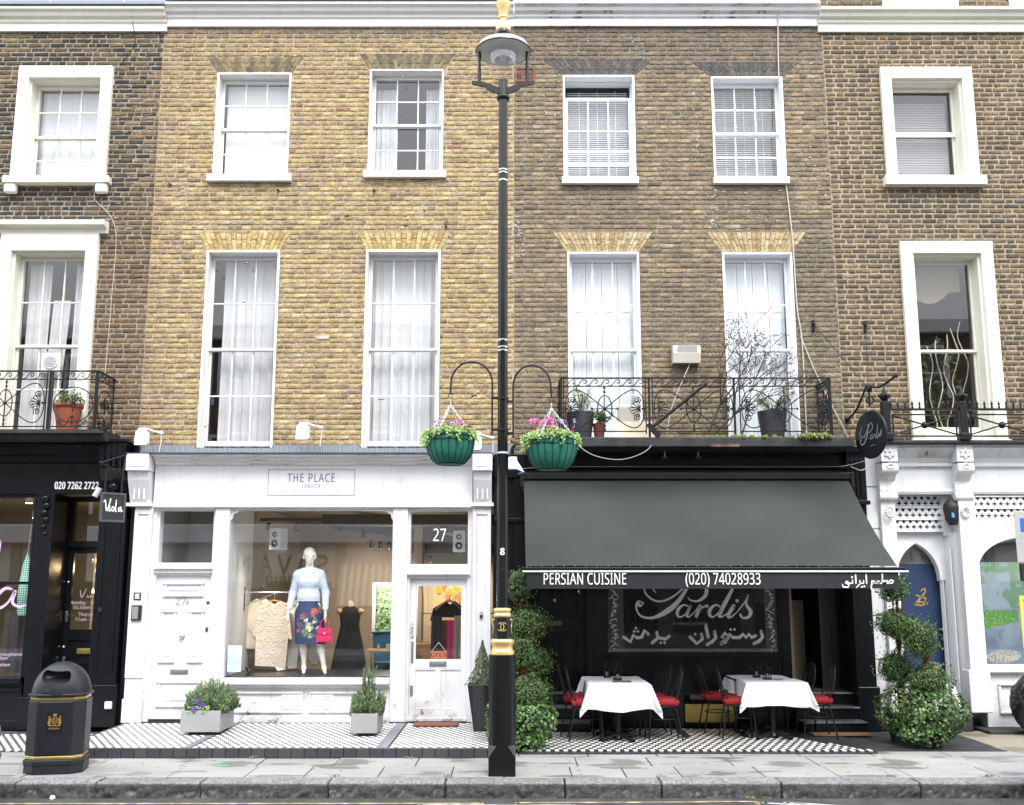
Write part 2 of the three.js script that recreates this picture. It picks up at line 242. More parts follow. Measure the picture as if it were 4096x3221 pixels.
// ---------------------------------------------------------------- houses: brick walls
function brickGeo(w, h, seed) {
  const P = [], nx = 5, push = (x, y) => { const n = hash(seed, P.length, 5), m = hash(seed, P.length, 9); P.push([x * (w / 2 - 0.004 * n), y * (h / 2 - 0.005 * m)]); };
  for (let i = 0; i < nx; i++) push(-1 + (2 * i) / nx, -1);
  push(1, -0.96); push(1, 0.1);
  for (let i = 0; i < nx; i++) push(1 - (2 * i) / nx, 1);
  push(-1, 0.9); push(-1, -0.1);
  const n = P.length, pos = [], idx = [], ins = 0.009;
  P.forEach(([x, y]) => pos.push(x, y, -0.022)); P.forEach(([x, y]) => pos.push(x, y, -0.006));
  P.forEach(([x, y], i) => pos.push(x - Math.sign(x) * Math.min(ins, Math.abs(x)), y - Math.sign(y) * Math.min(ins, Math.abs(y)), 0.003 * (hash(seed, i, 21) - 0.5)));
  pos.push(-w * 0.2, 0, 0.004 * (hash(seed, 3, 31) - 0.5), w * 0.2, 0, 0.004 * (hash(seed, 4, 31) - 0.5));
  for (let i = 0; i < n; i++) { const j = (i + 1) % n; for (const o of [0, n]) idx.push(o + i, o + j, o + n + j, o + i, o + n + j, o + n + i); const c = P[i][0] + P[j][0] < 0 ? 3 * n : 3 * n + 1; idx.push(2 * n + i, 2 * n + j, c); const a = P[j][0] + P[(j + 1) % n][0] < 0 ? 3 * n : 3 * n + 1; if (a !== c) idx.push(2 * n + j, a, c); }
  const g = new THREE.BufferGeometry().setAttribute('position', new THREE.Float32BufferAttribute(pos, 3)); g.setIndex(idx); g.computeVertexNormals();
  const q = pos.length / 3, uv = new Float32Array(q * 2), ox = hash(seed, 1, 77) * 3, oy = hash(seed, 2, 77) * 3; for (let i = 0; i < q; i++) { uv[2 * i] = pos[3 * i] + ox; uv[2 * i + 1] = pos[3 * i + 1] + oy; }
  g.setAttribute('uv', new THREE.BufferAttribute(uv, 2)); return g;
}
const CAM = V3(0, 1.974, 15);
function brickWall(house, o) {
  const { x0, x1, y0, y1, holes, arches = [], tone, mortar, course = 0.0765, joint = 0.012, st = 0.215, hd = 0.103, relief = 0.009, bond = 0 } = o;
  const cut = holes.map((h) => rectPts(...h)).concat(arches.map((a) => [[a.x0, a.y0 - 0.002], [a.x1, a.y0 - 0.002], [a.x1 + a.dx, a.y1], [a.x0 - a.dx, a.y1]]));
  const wallHoles = holes.filter((h) => h[2] > y0 && h[3] < y1).map((h) => rectPts(...h));
  const open = holes.filter((h) => !(h[2] > y0 && h[3] < y1));
  let outline = rectPts(x0, x1, y0, y1);
  if (open.length) { outline = [[x0, y0]]; for (const h of open.filter((q) => q[2] <= y0).sort((a, b) => a[0] - b[0])) outline.push([h[0], y0], [h[0], h[3]], [h[1], h[3]], [h[1], y0]); outline.push([x1, y0], [x1, y1]); for (const h of open.filter((q) => q[3] >= y1).sort((a, b) => b[0] - a[0])) outline.push([h[1], y1], [h[1], h[2]], [h[0], h[2]], [h[0], y1]); outline.push([x0, y1]); }
  const wall = mk('wall', [flat(outline, -0.3 - relief, 0.3, wallHoles)], mortar, house);
  const bricks = []; let row = 0;
  for (let y = y0 + course / 2; y < y1 - 0.02; y += course, row++) {
    const wob = (x) => 0.006 * (noise(x * 0.8, row * 0.31, 4) - 0.5);
    let iv = [[x0, x1]];
    for (const h of holes) if (y + course * 0.4 > h[2] && y - course * 0.4 < h[3]) iv = iv.flatMap(([a, b]) => [[a, Math.min(b, h[0])], [Math.max(a, h[1]), b]]).filter(([a, b]) => b - a > 0.02);
    for (const a of arches) if (y > a.y0 - 0.01 && y < a.y1 + 0.01) { const t = a.dx * ((y - a.y0) / (a.y1 - a.y0)), A = a.x0 - t, B = a.x1 + t; iv = iv.flatMap(([p, q]) => [[p, Math.min(q, A)], [Math.max(p, B), q]]).filter(([p, q]) => q - p > 0.02); }
    let x = x0 - 0.4 + (row % 2 ? (st + hd + 2 * joint) / 2 : 0), k = bond ? row : 0;
    while (x < x1) {
      const w = (bond ? (hash(row, k, 3) > 0.35 ? st : hd) : (k % 2 ? hd : st)) * (0.93 + 0.14 * hash(row, k, bond + 1));
      for (const [a, b] of iv) { const l = Math.max(x, a + joint / 2), r = Math.min(x + w, b - joint / 2); if (r - l > 0.03) bricks.push([(l + r) / 2, y + wob(x), r - l, course - joint * (0.8 + 0.5 * hash(k, row, 5))]); }
      x += w + joint * (0.7 + 0.7 * hash(row, k, 6)); k++;
    }
  }
  bricks.sort((a, b) => CAM.distanceToSquared(V3(a[0], a[1], 0)) - CAM.distanceToSquared(V3(b[0], b[1], 0)));
  const variants = { s: [], h: [] }; for (let i = 0; i < 10; i++) { variants.s.push(brickGeo(st, course - joint, i + 1)); variants.h.push(brickGeo(hd, course - joint, i + 31)); }
  const pal = []; for (let i = 0; i < 26; i++) { const c = tone(x0 + (x1 - x0) * rnd(), y0 + 0.15 * (y1 - y0) * rnd()); pal.push([c, M(...c, 0.9, { map: T.brick, bumpMap: T.brickB, bumpScale: 0.006 })]); }
  const fieldMat = M(1, 1, 1, 0.9, { map: T.brick, bumpMap: T.brickB, bumpScale: 0.006, vertexColors: true }), field = [];
  bricks.forEach(([x, y, w, h], i) => {
    const vs = w > (st + hd) / 2 ? variants.s : variants.h, bw = vs === variants.s ? st : hd, g = vs[(hash(i, 7, 1) * 10) | 0], c = tone(x, y), dz = 0.008 * (hash(i, 3, 2) - 0.5);
    if (i < 300) {
      let best = pal[0], bd = 9; for (const p of pal) { const d = Math.abs(p[0][0] - c[0]) + Math.abs(p[0][1] - c[1]) + Math.abs(p[0][2] - c[2]); if (d < bd) { bd = d; best = p; } }
      const m = new THREE.Mesh(g, best[1]); m.name = 'brick'; m.castShadow = m.receiveShadow = true; const p = wpos(wall); m.position.set(x - p.x, y - p.y, dz - p.z); m.scale.set(w / bw, h / (course - joint), 1); wall.add(m);
    } else {
      const q = g.clone(); q.scale(w / bw, h / (course - joint), 1); q.translate(x, y, dz); const n = q.attributes.position.count, a = new Float32Array(n * 3); for (let k = 0; k < n; k++) a.set(c, k * 3); q.setAttribute('color', new THREE.BufferAttribute(a, 3)); field.push(q.toNonIndexed());
    }
  });
  if (field.length) mk('brick_field', [mergeGeometries(field)], fieldMat, wall, { kind: 'stuff', uv: true });
  for (const a of arches) { // flat arch of splayed bricks, each its own piece
    const g0 = sub('window_arch', house, a.label); g0.position.copy(wpos(house)).negate();
    const n = a.n, H = a.y1 - a.y0, mats = a.tones.map((c) => M(...c, 0.9, { map: T.brick, bumpMap: T.brickB, bumpScale: 0.005 }));
    mk('joint_bed', [flat([[a.x0, a.y0], [a.x1, a.y0], [a.x1 + a.dx, a.y1], [a.x0 - a.dx, a.y1]], -0.06, 0.055)], a.mortar, g0);
    const X = (t, s) => (a.x0 + (a.x1 - a.x0) * t) * (1 - s) + (a.x0 - a.dx + (a.x1 - a.x0 + 2 * a.dx) * t) * s;
    for (let i = 0; i < n; i++) {
      const cutAt = i % 2 ? 0.36 : 0.64, t0 = (i + 0.06) / n, t1 = (i + 0.94) / n;
      for (const [s0, s1] of [[0.0, cutAt - 0.015], [cutAt + 0.015, 1]]) mk('arch_brick', [new THREE.ExtrudeGeometry(new THREE.Shape([V2(X(t0, s0), a.y0 + H * s0), V2(X(t1, s0), a.y0 + H * s0), V2(X(t1, s1), a.y0 + H * s1), V2(X(t0, s1), a.y0 + H * s1)]), { depth: 0.025, bevelEnabled: true, bevelThickness: 0.003, bevelSize: 0.002, bevelSegments: 1, bevelOffset: -0.002 }).translate(0, 0, -0.028 + rr(-0.002, 0.002))], pick(mats), g0);
    }
  }
  return wall;
}
const mixc = (a, b, t) => a.map((v, i) => v + (b[i] - v) * t);
const jit = (c, s = 0.12, gain = 1) => { const k = gain * (1 + rr(-s, s)); return c.map((v) => v * k * (1 + rr(-0.03, 0.03))); };
const toneA = (x, y) => {
  const r = rnd(); let c = r < 0.40 ? [0.46, 0.345, 0.135] : r < 0.58 ? [0.38, 0.275, 0.11] : r < 0.73 ? [0.54, 0.425, 0.20] : r < 0.82 ? [0.40, 0.275, 0.165] : r < 0.93 ? [0.25, 0.18, 0.085] : r < 0.992 ? [0.37, 0.315, 0.21] : [0.30, 0.10, 0.065];
  const top = sstep(8.9, 10.3, y + 1.0 * (fbm(x, y, 3) - 0.5)); c = mixc(c, [0.25, 0.18, 0.095], 0.5 * top);
  if (y > 10.4) c = mixc(c, [0.12, 0.11, 0.10], rnd());
  c = mixc(c, [0.26, 0.15, 0.08], 0.55 * sstep(-4.9, -5.35, x + 0.5 * (rnd() - 0.5))); c = mixc(c, [0.39, 0.315, 0.205], 0.28); return jit(c, 0.10, 1.2);
};
const toneB = (x, y) => {
  const r = rnd(); let c = r < 0.34 ? [0.235, 0.175, 0.092] : r < 0.56 ? [0.30, 0.23, 0.125] : r < 0.74 ? [0.17, 0.125, 0.075] : r < 0.86 ? [0.115, 0.092, 0.065] : r < 0.95 ? [0.35, 0.27, 0.15] : [0.25, 0.155, 0.11];
  const top = sstep(9.85, 10.15, y); c = mixc(c, r < 0.5 ? [0.15, 0.09, 0.062] : [0.09, 0.083, 0.078], 0.8 * top);
  if (y > 9.75 && y < 10.1 && rnd() < 0.6) c = mixc(c, [0.09, 0.085, 0.08], 0.6 * rnd()); for (const [a, b] of [[0.7, 2.0], [3.0, 4.35]]) { const s = sstep(a - 0.1, a + 0.1, x) * sstep(b + 0.1, b - 0.1, x) * sstep(7.3, 7.8, y) * sstep(8.1, 7.98, y); c = mixc(c, [0.085, 0.082, 0.075], 0.6 * s); }
  c = mixc(c, [0.07, 0.068, 0.065], 0.55 * sstep(0.55, 0.75, fbm(x * 0.9, y * 0.7, 12))); c = mixc(c, [0.205, 0.165, 0.115], 0.42); return jit(c, 0.13, 1.42);
};
const toneV = (x, y) => {
  const r = rnd(); let c = r < 0.3 ? [0.062, 0.050, 0.036] : r < 0.55 ? [0.10, 0.076, 0.046] : r < 0.72 ? [0.15, 0.105, 0.052] : r < 0.9 ? [0.040, 0.038, 0.038] : [0.19, 0.14, 0.07];
  const low = sstep(7.4, 6.3, y); c = mixc(c, [0.20, 0.118, 0.062], 0.6 * low); if (y > 7.4 && y < 7.95 && x < -6.1) c = mixc(c, [0.035, 0.035, 0.034], 0.55); if (y < 9.9 && rnd() < 0.8 * sstep(-5.85, -5.46, x)) c = mixc(c, [0.28, 0.19, 0.09], rnd()); return jit(c, 0.2, 1.15);
};
const toneR = (x, y) => {
  const r = rnd(); let c = r < 0.4 ? [0.135, 0.10, 0.064] : r < 0.66 ? [0.18, 0.128, 0.075] : r < 0.86 ? [0.095, 0.077, 0.06] : r < 0.96 ? [0.22, 0.165, 0.09] : [0.055, 0.053, 0.055];
  const s = sstep(5.7, 5.9, x) * sstep(7.3, 7.0, x) * sstep(7.1, 7.6, y) * sstep(8, 7.9, y); c = mixc(c, [0.05, 0.05, 0.048], 0.6 * s); c = mixc(c, [0.135, 0.108, 0.078], 0.3); return jit(c, 0.13, 1.28);
};
const mort = (r, g, b) => M(r, g, b, 0.95, { map: T.brick, bumpMap: T.fineB, bumpScale: 0.004 });
const mA = mort(0.56, 0.44, 0.31), mB = mort(0.31, 0.26, 0.195), mV = mort(0.38, 0.325, 0.255), mR = mort(0.50, 0.40, 0.27), mSoot = mort(0.14, 0.13, 0.115), mRed = mort(0.35, 0.17, 0.09);

const houseV = thing('terraced_house', 'sooty dark brick house with cream window surrounds and black shopfront, at the left edge', 'house', [-7.4, 0, 0]);
const houseA = thing('terraced_house', 'yellow brick house with a white shopfront numbered 27', 'house', [-2.7, 0, 0]);
const houseB = thing('terraced_house', 'brown brick house above the black restaurant front with a planted balcony', 'house', [2.45, 0, 0]);
const houseR = thing('terraced_house', 'dark brown brick house with white carved gothic shopfront, at the right edge', 'house', [7, 0, 0]);

const WA = [[-4.58, -3.43, 8.09, 9.83], [-2.21, -1.06, 8.15, 9.89], [-4.6, -3.495, 3.95, 6.95], [-2.2, -1.075, 3.95, 6.96]];
const WB = [[0.79, 1.9, 8.05, 9.79], [3.09, 4.2, 8.05, 9.765], [0.833, 1.912, 4.0, 6.92], [3.165, 4.22, 4.0, 6.915]];
const yA1 = [[0.30, 0.245, 0.135], [0.23, 0.185, 0.105], [0.34, 0.27, 0.14], [0.18, 0.15, 0.095]], yA2 = [[0.66, 0.50, 0.22], [0.58, 0.43, 0.17], [0.70, 0.55, 0.27], [0.54, 0.38, 0.14]], soot = [[0.145, 0.135, 0.122], [0.12, 0.115, 0.11], [0.17, 0.15, 0.125]], pale = [[0.60, 0.48, 0.27], [0.55, 0.42, 0.22], [0.64, 0.53, 0.33], [0.48, 0.36, 0.19]];
const arch = (w, h, dx, n, tones, mortar, label) => ({ x0: w[0] - 0.005, x1: w[1] + 0.005, y0: w[3], y1: w[3] + h, dx, n, tones, mortar, label });
brickWall(houseA, { x0: -5.45, x1: 0.03, y0: 3.98, y1: 10.62, holes: WA, tone: toneA, mortar: mA, arches: [arch(WA[0], 0.26, 0.17, 18, yA1, mort(0.3, 0.24, 0.16), 'weathered grey-brown brick arch'), arch(WA[1], 0.26, 0.17, 18, yA1, mort(0.3, 0.24, 0.16), 'weathered grey-brown brick arch'), arch(WA[2], 0.27, 0.14, 17, yA2, mort(0.30, 0.2, 0.11)), arch(WA[3], 0.27, 0.14, 17, yA2, mort(0.30, 0.2, 0.11))] });
brickWall(houseB, { x0: 0.03, x1: 4.86, y0: 3.84, y1: 10.64, holes: WB, tone: toneB, mortar: mB, arches: [arch(WB[0], 0.25, 0.28, 19, soot, mSoot, 'soot-blackened brick arch'), arch(WB[1], 0.25, 0.28, 19, soot, mSoot, 'soot-blackened brick arch'), arch(WB[2], 0.32, 0.22, 21, pale, mRed, 'pale yellow brick arch with red joints'), arch(WB[3], 0.32, 0.22, 20, pale, mRed, 'pale yellow brick arch with red joints')] });
const WV = [[-7.5, -6.32, 8.0, 9.75], [-7.52, -6.38, 4.1, 6.95]], WR = [[5.84, 6.98, 8.05, 9.72], [6.0, 7.05, 4.05, 6.9]];
brickWall(houseV, { x0: -9.6, x1: -5.45, y0: 3.98, y1: 10.55, holes: WV, tone: toneV, mortar: mV, joint: 0.015, bond: 1 });
brickWall(houseR, { x0: 4.86, x1: 9.8, y0: 3.9, y1: 10.55, holes: WR, tone: toneR, mortar: mR, joint: 0.0175, course: 0.079, st: 0.212 });
brickWall(houseR, { x0: 4.86, x1: 9.8, y0: 10.9, y1: 11.8, holes: [[5.95, 6.9, 10.7, 11.9], [7.95, 8.9, 10.7, 11.9]], tone: toneR, mortar: mR, joint: 0.0175, course: 0.079, st: 0.212 });

// ---------------------------------------------------------------- sash windows
function pane(parent, x0, x1, y0, y1, z, mat = K.glass) {
  const m = new THREE.Mesh(new THREE.PlaneGeometry(x1 - x0, y1 - y0), mat); m.name = 'pane'; const p = wpos(parent); m.position.set((x0 + x1) / 2 - p.x, (y0 + y1) / 2 - p.y, z - p.z);
  m.rotation.set(rr(-0.004, 0.004), rr(-0.004, 0.004), 0); parent.add(m); return m;
}
function sash(w, x0, x1, y0, y1, zf, cols, rows, mat, bot = 0.045, top = 0.04, st = 0.033) {
  const z0 = zf - 0.04, g = [bb(x0, x0 + st, y0, y1, z0, zf, 0.004), bb(x1 - st, x1, y0, y1, z0, zf, 0.004), bb(x0 + st, x1 - st, y0, y0 + bot, z0, zf, 0.004), bb(x0 + st, x1 - st, y1 - top, y1, z0, zf, 0.004)];
  mk('sash', g, mat, w);
  const ax = x0 + st, bx_ = x1 - st, ay = y0 + bot, by = y1 - top, bw = 0.02, cw = (bx_ - ax) / cols, rh = (by - ay) / rows;
  for (let i = 1; i < cols; i++) mk('glazing_bar', [bb(ax + i * cw - bw / 2, ax + i * cw + bw / 2, ay, by, z0 + 0.004, zf - 0.003, 0.003)], mat, w);
  for (let j = 1; j < rows; j++) mk('glazing_bar', [bb(ax, bx_, ay + j * rh - bw / 2, ay + j * rh + bw / 2, z0 + 0.006, zf - 0.005, 0.003)], mat, w);
  for (let i = 0; i < cols; i++) for (let j = 0; j < rows; j++) pane(w, ax + i * cw, ax + (i + 1) * cw, ay + j * rh, ay + (j + 1) * rh, zf - 0.02);
}
function sashWindow(house, o) {
  const [x0, x1, y0, y1] = o.b, m = o.mat, t = o.lining ?? 0.03, w = sub('window', house, o.label); w.position.copy(wpos(house)).negate();
  const d = o.deep ?? -0.33, zf = o.z ?? -0.17;
  mk('frame', [bb(x0, x0 + t, y0, y1, d, 0.007, 0.004), bb(x1 - t, x1, y0, y1, d, 0.007, 0.004), bb(x0 + t, x1 - t, y1 - t, y1, d, 0.008, 0.004), bb(x0 + t, x0 + t + 0.014, y0, y1 - t, d, zf, 0.003), bb(x1 - t - 0.014, x1 - t, y0, y1 - t, d, zf, 0.003), bb(x0 + t + 0.014, x1 - t - 0.014, y1 - t - 0.02, y1 - t, d, zf, 0.003)], m, w);
  const a = x0 + t + 0.016, b = x1 - t - 0.016, top = y1 - t - 0.022 - (o.drop ?? 0), bot = y0 + (o.sillIn ?? 0.05) + (o.lift ?? 0);
  sash(w, a, b, o.mr - (o.drop ?? 0) * 0.96, top, zf - 0.006, o.cols, o.rowsU ?? 2, m, 0.04);
  sash(w, a, b, bot, o.mr + 0.035 + (o.lift ?? 0), zf - 0.052, o.cols, o.rowsL ?? 2, m, 0.075, 0.04);
  if (o.sill) mk('sill', [bb(x0 - o.sill, x1 + o.sill, y0 - (o.sillH ?? 0.06), y0 + 0.05, d, 0.075, 0.008)], m, w);
  return w;
}
const wavy = (x0, x1, y0, y1, z, n, amp, o = {}) => { // hanging cloth with folds
  const N = Math.max(12, Math.round(n * 8)), R = o.rows ?? 10, g = new THREE.PlaneGeometry(x1 - x0, y1 - y0, N, R), p = g.attributes.position;
  for (let i = 0; i < p.count; i++) { const u = p.getX(i) / (x1 - x0) + 0.5, v = p.getY(i) / (y1 - y0) + 0.5; let x = p.getX(i); if (o.gather) x *= 1 - o.gather * (1 - v); if (o.lean) x += o.lean * (1 - v); p.setXYZ(i, x, p.getY(i) + (o.swag ? o.swag * Math.sin(u * Math.PI) * (v < 0.05 ? -1 : 0) : 0), amp * (Math.sin(u * n * 6.283 + 0.8 * Math.sin(u * 11 + (o.ph ?? 0))) + 0.5 * Math.sin(u * n * 15 + 2)) * (0.55 + 0.45 * (1 - v)) + amp * 0.6 * (noise(u * 6, v * 3, 4) - 0.5)); }
  g.computeVertexNormals(); return g.translate((x0 + x1) / 2, (y0 + y1) / 2, z);
};
const slats = (x0, x1, y0, y1, z, pitch, tilt) => { const g = []; for (let y = y0; y < y1; y += pitch) g.push(at(new THREE.BoxGeometry(x1 - x0, 0.0015, pitch * 1.05), 0, 0, 0, tilt).translate((x0 + x1) / 2, y, z)); return g; };

sashWindow(houseA, { b: WA[0], mr: 8.95, cols: 3, mat: K.white2, sill: 0.07 });
sashWindow(houseA, { b: WA[1], mr: 9.02, cols: 3, mat: K.white2, sill: 0.055 });
sashWindow(houseA, { b: WA[2], mr: 5.44, cols: 3, mat: K.white2, lining: 0.035 });
sashWindow(houseA, { b: WA[3], mr: 5.44, cols: 3, mat: K.white2, lining: 0.035 });
sashWindow(houseB, { b: WB[0], mr: 8.62, cols: 3, mat: K.bright, sill: 0.03, drop: 0.24, label: 'sash window with its top sash pulled down' });
sashWindow(houseB, { b: WB[1], mr: 8.88, cols: 3, mat: K.bright, sill: 0.02 });
sashWindow(houseB, { b: WB[2], mr: 5.43, cols: 3, mat: K.bright });
sashWindow(houseB, { b: WB[3], mr: 5.43, cols: 3, mat: K.bright });
const upV = sashWindow(houseV, { b: WV[0], mr: 8.82, cols: 3, mat: K.cream, z: -0.17, lining: 0.05 });
const lowV = sashWindow(houseV, { b: WV[1], mr: 5.49, cols: 3, mat: K.cream, z: -0.17, lining: 0.05 });
const upR = sashWindow(houseR, { b: WR[0], mr: 8.86, cols: 1, rowsU: 1, rowsL: 1, mat: K.cream, z: -0.19, lining: 0.05, lift: 0.06 });
const lowR = sashWindow(houseR, { b: WR[1], mr: 5.42, cols: 1, rowsU: 1, rowsL: 1, mat: K.cream, z: -0.19, lining: 0.05, sillIn: 0.16 });
for (const [a, b] of [[5.95, 6.9], [7.95, 8.9]]) { const w = sub('window', houseR); w.position.copy(wpos(houseR)).negate(); mk('frame', [bb(a - 0.12, a + 0.09, 10.9, 11.9, -0.15, 0.05, 0.01), bb(b - 0.09, b + 0.12, 10.9, 11.9, -0.15, 0.05, 0.01), bb(a + 0.09, b - 0.09, 10.9, 11.0, -0.15, 0.03, 0.01)], K.cream, w); pane(w, a + 0.09, b - 0.09, 11, 11.9, -0.1); mk('blind', slats(a + 0.1, b - 0.1, 10.95, 11.9, -0.15, 0.03, 0.9), K.net, w); }
// moulded surrounds
function surround(house, w, x0, x1, y0, y1, t, head, mat, low) {
  const steps = [[0, 0.045], [0.05, 0.06], [0.11, 0.07]], g = [];
  const ring = (i, z) => { const e = i * 0.12, a = x0 + i, b = x1 - i, T = y1 - i; g.push(flat([[a, y0], [a, T], [b, T], [b, y0], [x1 - t + e, y0], [x1 - t + e, y1 - head + e], [x0 + t - e, y1 - head + e], [x0 + t - e, y0]], -0.02 - i * 0.01, z + 0.02)); };
  ring(0, 0.075); ring(0.035, 0.055 + 0.03); ring(0.09, 0.06 - 0.035 + 0.04); mk('surround', g, mat, w);
}
surround(houseV, upV, -7.64, -6.19, 8.0, 9.91, 0.17, 0.2, K.cream);
surround(houseV, lowV, -7.69, -6.22, 4.1, 7.2, 0.18, 0.28, K.cream);
surround(houseR, upR, 5.71, 7.12, 8.05, 9.89, 0.16, 0.19, K.cream);
surround(houseR, lowR, 5.835, 7.215, 4.05, 7.07, 0.18, 0.19, K.cream);
mk('sill', [bb(-7.72, -6.11, 7.98, 8.09, -0.1, 0.14, 0.012), bb(-7.7, -7.52, 7.83, 7.98, 0, 0.12, 0.03), bb(-6.32, -6.14, 7.83, 7.98, 0, 0.12, 0.03)], K.cream, upV);
mk('hood', [sweepX([[0, 7.2], [0.06, 7.2], [0.08, 7.26], [0.2, 7.29], [0.22, 7.36], [0.02, 7.385], [0, 7.385]], -7.82, -6.1)], K.cream, lowV);
mk('sill', [bb(5.66, 7.2, 7.95, 8.1, -0.1, 0.13, 0.015)], K.cream, upR);
mk('sill', [bb(5.8, 7.26, 3.96, 4.06, -0.1, 0.1, 0.012), bb(6.0, 7.05, 4.06, 4.2, -0.2, -0.08, 0.01)], K.cream, lowR);
{ const v = mk('extractor_vent', [lathe([[0.001, 0.012], [0.10, 0.012], [0.115, 0.0], [0.115, -0.02]], 24).rotateX(Math.PI / 2).translate(-6.93, 5.28, -0.225), bb(-7.07, -6.8, 5.12, 5.44, -0.24, -0.236)], M(0.66, 0.67, 0.68, 0.4), lowV);
  mk('grille', [...Array(7)].map((_, i) => { const y = 5.21 + i * 0.024, w = Math.sqrt(Math.max(0.001, 0.0081 - (y - 5.28) ** 2)); return bb(-6.93 - w, -6.93 + w, y - 0.005, y + 0.005, -0.216, -0.208); }), K.steel, lowV); }

// rooms behind the upper windows: floors, party walls and back wall
for (const [h, x0, x1] of [[houseV, -9.5, -5.5], [houseA, -5.4, -0.02], [houseB, 0.08, 4.82], [houseR, 4.9, 9.7]]) mk('interior', [bb(x0, x1, 3.84, 3.98, -3.6, -0.45), bb(x0, x1, 7.45, 7.6, -3.6, -0.45), bb(x0, x1, 10.3, 10.4, -3.6, -0.45), bb(x0, x1, 3.84, 10.4, -3.75, -3.6), bb(x0 - 0.02, x0 + 0.02, 3.84, 10.4, -3.6, -0.45), bb(x1 - 0.02, x1 + 0.02, 3.84, 10.4, -3.6, -0.45)], K.dim, h);
// ---------------------------------------------------------------- curtains, blinds, shutters
const cur = (g, label, mat = K.net, name = 'net_curtain', cat = 'curtain') => single(name, g, mat, label, cat);
const grp = 'curtains behind the upper windows';
cur([wavy(-7.62, -6.2, 8.0, 10.0, -0.40, 7, 0.02)], 'pale net curtain behind the cream framed upper window at far left');
cur([wavy(-7.43, -7.1, 4.15, 6.85, -0.44, 3, 0.025, { ph: 1 }), wavy(-7.06, -6.8, 4.15, 6.3, -0.48, 3, 0.02, { lean: -0.1 }), wavy(-6.72, -6.46, 4.15, 6.85, -0.44, 3, 0.025, { ph: 3 })], 'grey net curtain behind the cream framed window above the terracotta pot', M(0.60, 0.61, 0.63, 0.9));
cur([wavy(-4.5, -3.5, 8.15, 9.78, -0.36, 1.6, 0.006, { rows: 14 })], 'plain white sheet hung behind the upper left window of the yellow house', M(0.68, 0.695, 0.71, 0.9), 'curtain_sheet');
cur([wavy(-2.14, -1.84, 8.2, 9.75, -0.42, 4, 0.022, { gather: -0.06 }), wavy(-1.36, -1.12, 8.2, 9.75, -0.42, 4, 0.022)], 'white curtains drawn apart in the yellow house upper right window', K.net, 'curtain_pair');
cur([wavy(-4.42, -3.56, 4.02, 6.9, -0.44, 5, 0.035, { ph: 2 })], 'long grey net curtain in the tall left window of the yellow house', M(0.58, 0.59, 0.61, 0.9));
cur([wavy(-2.14, -1.14, 4.02, 6.9, -0.44, 7, 0.03, { ph: 5 })], 'long net curtain in the tall right window above the left hanging basket', M(0.66, 0.675, 0.69, 0.9));
for (const [a, b, l, g] of [[0.87, 1.82, 'white venetian blind behind the sash window with its top pulled down', K.bright], [3.16, 4.14, 'grey venetian blind in the restaurant house upper right window', M(0.62, 0.64, 0.64, 0.6)]]) { const t = thing('venetian_blind', l, 'blind', [(a + b) / 2, 8.1, -0.24]); mk('slat_stack', slats(a, b, 8.12, 9.66, -0.34, 0.034, 0.75), g, t, { kind: 'stuff' }); mk('cord', [0.2, 0.5, 0.8].map((k) => bb(a + (b - a) * k - 0.003, a + (b - a) * k + 0.003, 8.12, 9.68, -0.322, -0.319)), g, t); mk('bottom_rail', [bb(a, b, 8.1, 8.12, -0.355, -0.325)], g, t); }
{ const t = thing('venetian_blind', 'mauve-grey venetian blind in the cream framed upper window at right', 'blind', [6.4, 8.12, -0.27]); const g = M(0.42, 0.41, 0.43, 0.7); mk('slat_stack', slats(5.95, 6.86, 8.2, 9.5, -0.38, 0.028, 0.95), g, t, { kind: 'stuff' }); mk('bottom_rail', [bb(5.95, 6.86, 8.18, 8.2, -0.39, -0.37)], g, t); }
for (const [a, b] of [[0.89, 1.86], [3.22, 4.17]]) { // folding shutters closed behind the glass
  const w = houseB.children.filter((c) => c.name === 'window')[a < 2 ? 2 : 3], cw = (b - a) / 4;
  for (let i = 0; i < 4; i++) { const l = a + i * cw; mk('shutter', [bb(l + 0.003, l + cw - 0.003, 4.05, 6.86, -0.41, -0.38, 0.006), ...[[4.15, 4.95], [5.05, 6.1], [6.2, 6.78]].flatMap(([p, q]) => [bb(l + 0.05, l + cw - 0.05, q - 0.014, q, -0.38, -0.368, 0.003), bb(l + 0.05, l + cw - 0.05, p, p + 0.014, -0.38, -0.368, 0.003), bb(l + 0.05, l + 0.062, p, q, -0.38, -0.368, 0.003), bb(l + cw - 0.062, l + cw - 0.05, p, q, -0.38, -0.368, 0.003)])], K.shutter, w); }
}
{ // window at right: swagged blind, twisted willow, foliage
  single('roman_blind', [wavy(6.08, 6.9, 6.42, 6.82, -0.44, 1.2, 0.012, { rows: 20 }), (() => { const s = new THREE.Shape([V2(6.08, 6.45)]); s.quadraticCurveTo(6.42, 6.02, 6.75, 6.45); return new THREE.ShapeGeometry(s, 12).translate(0, 0, -0.435); })()], M(0.23, 0.20, 0.155, 0.95), 'swagged cloth blind hanging at the top of the dark window at right', 'blind');
}

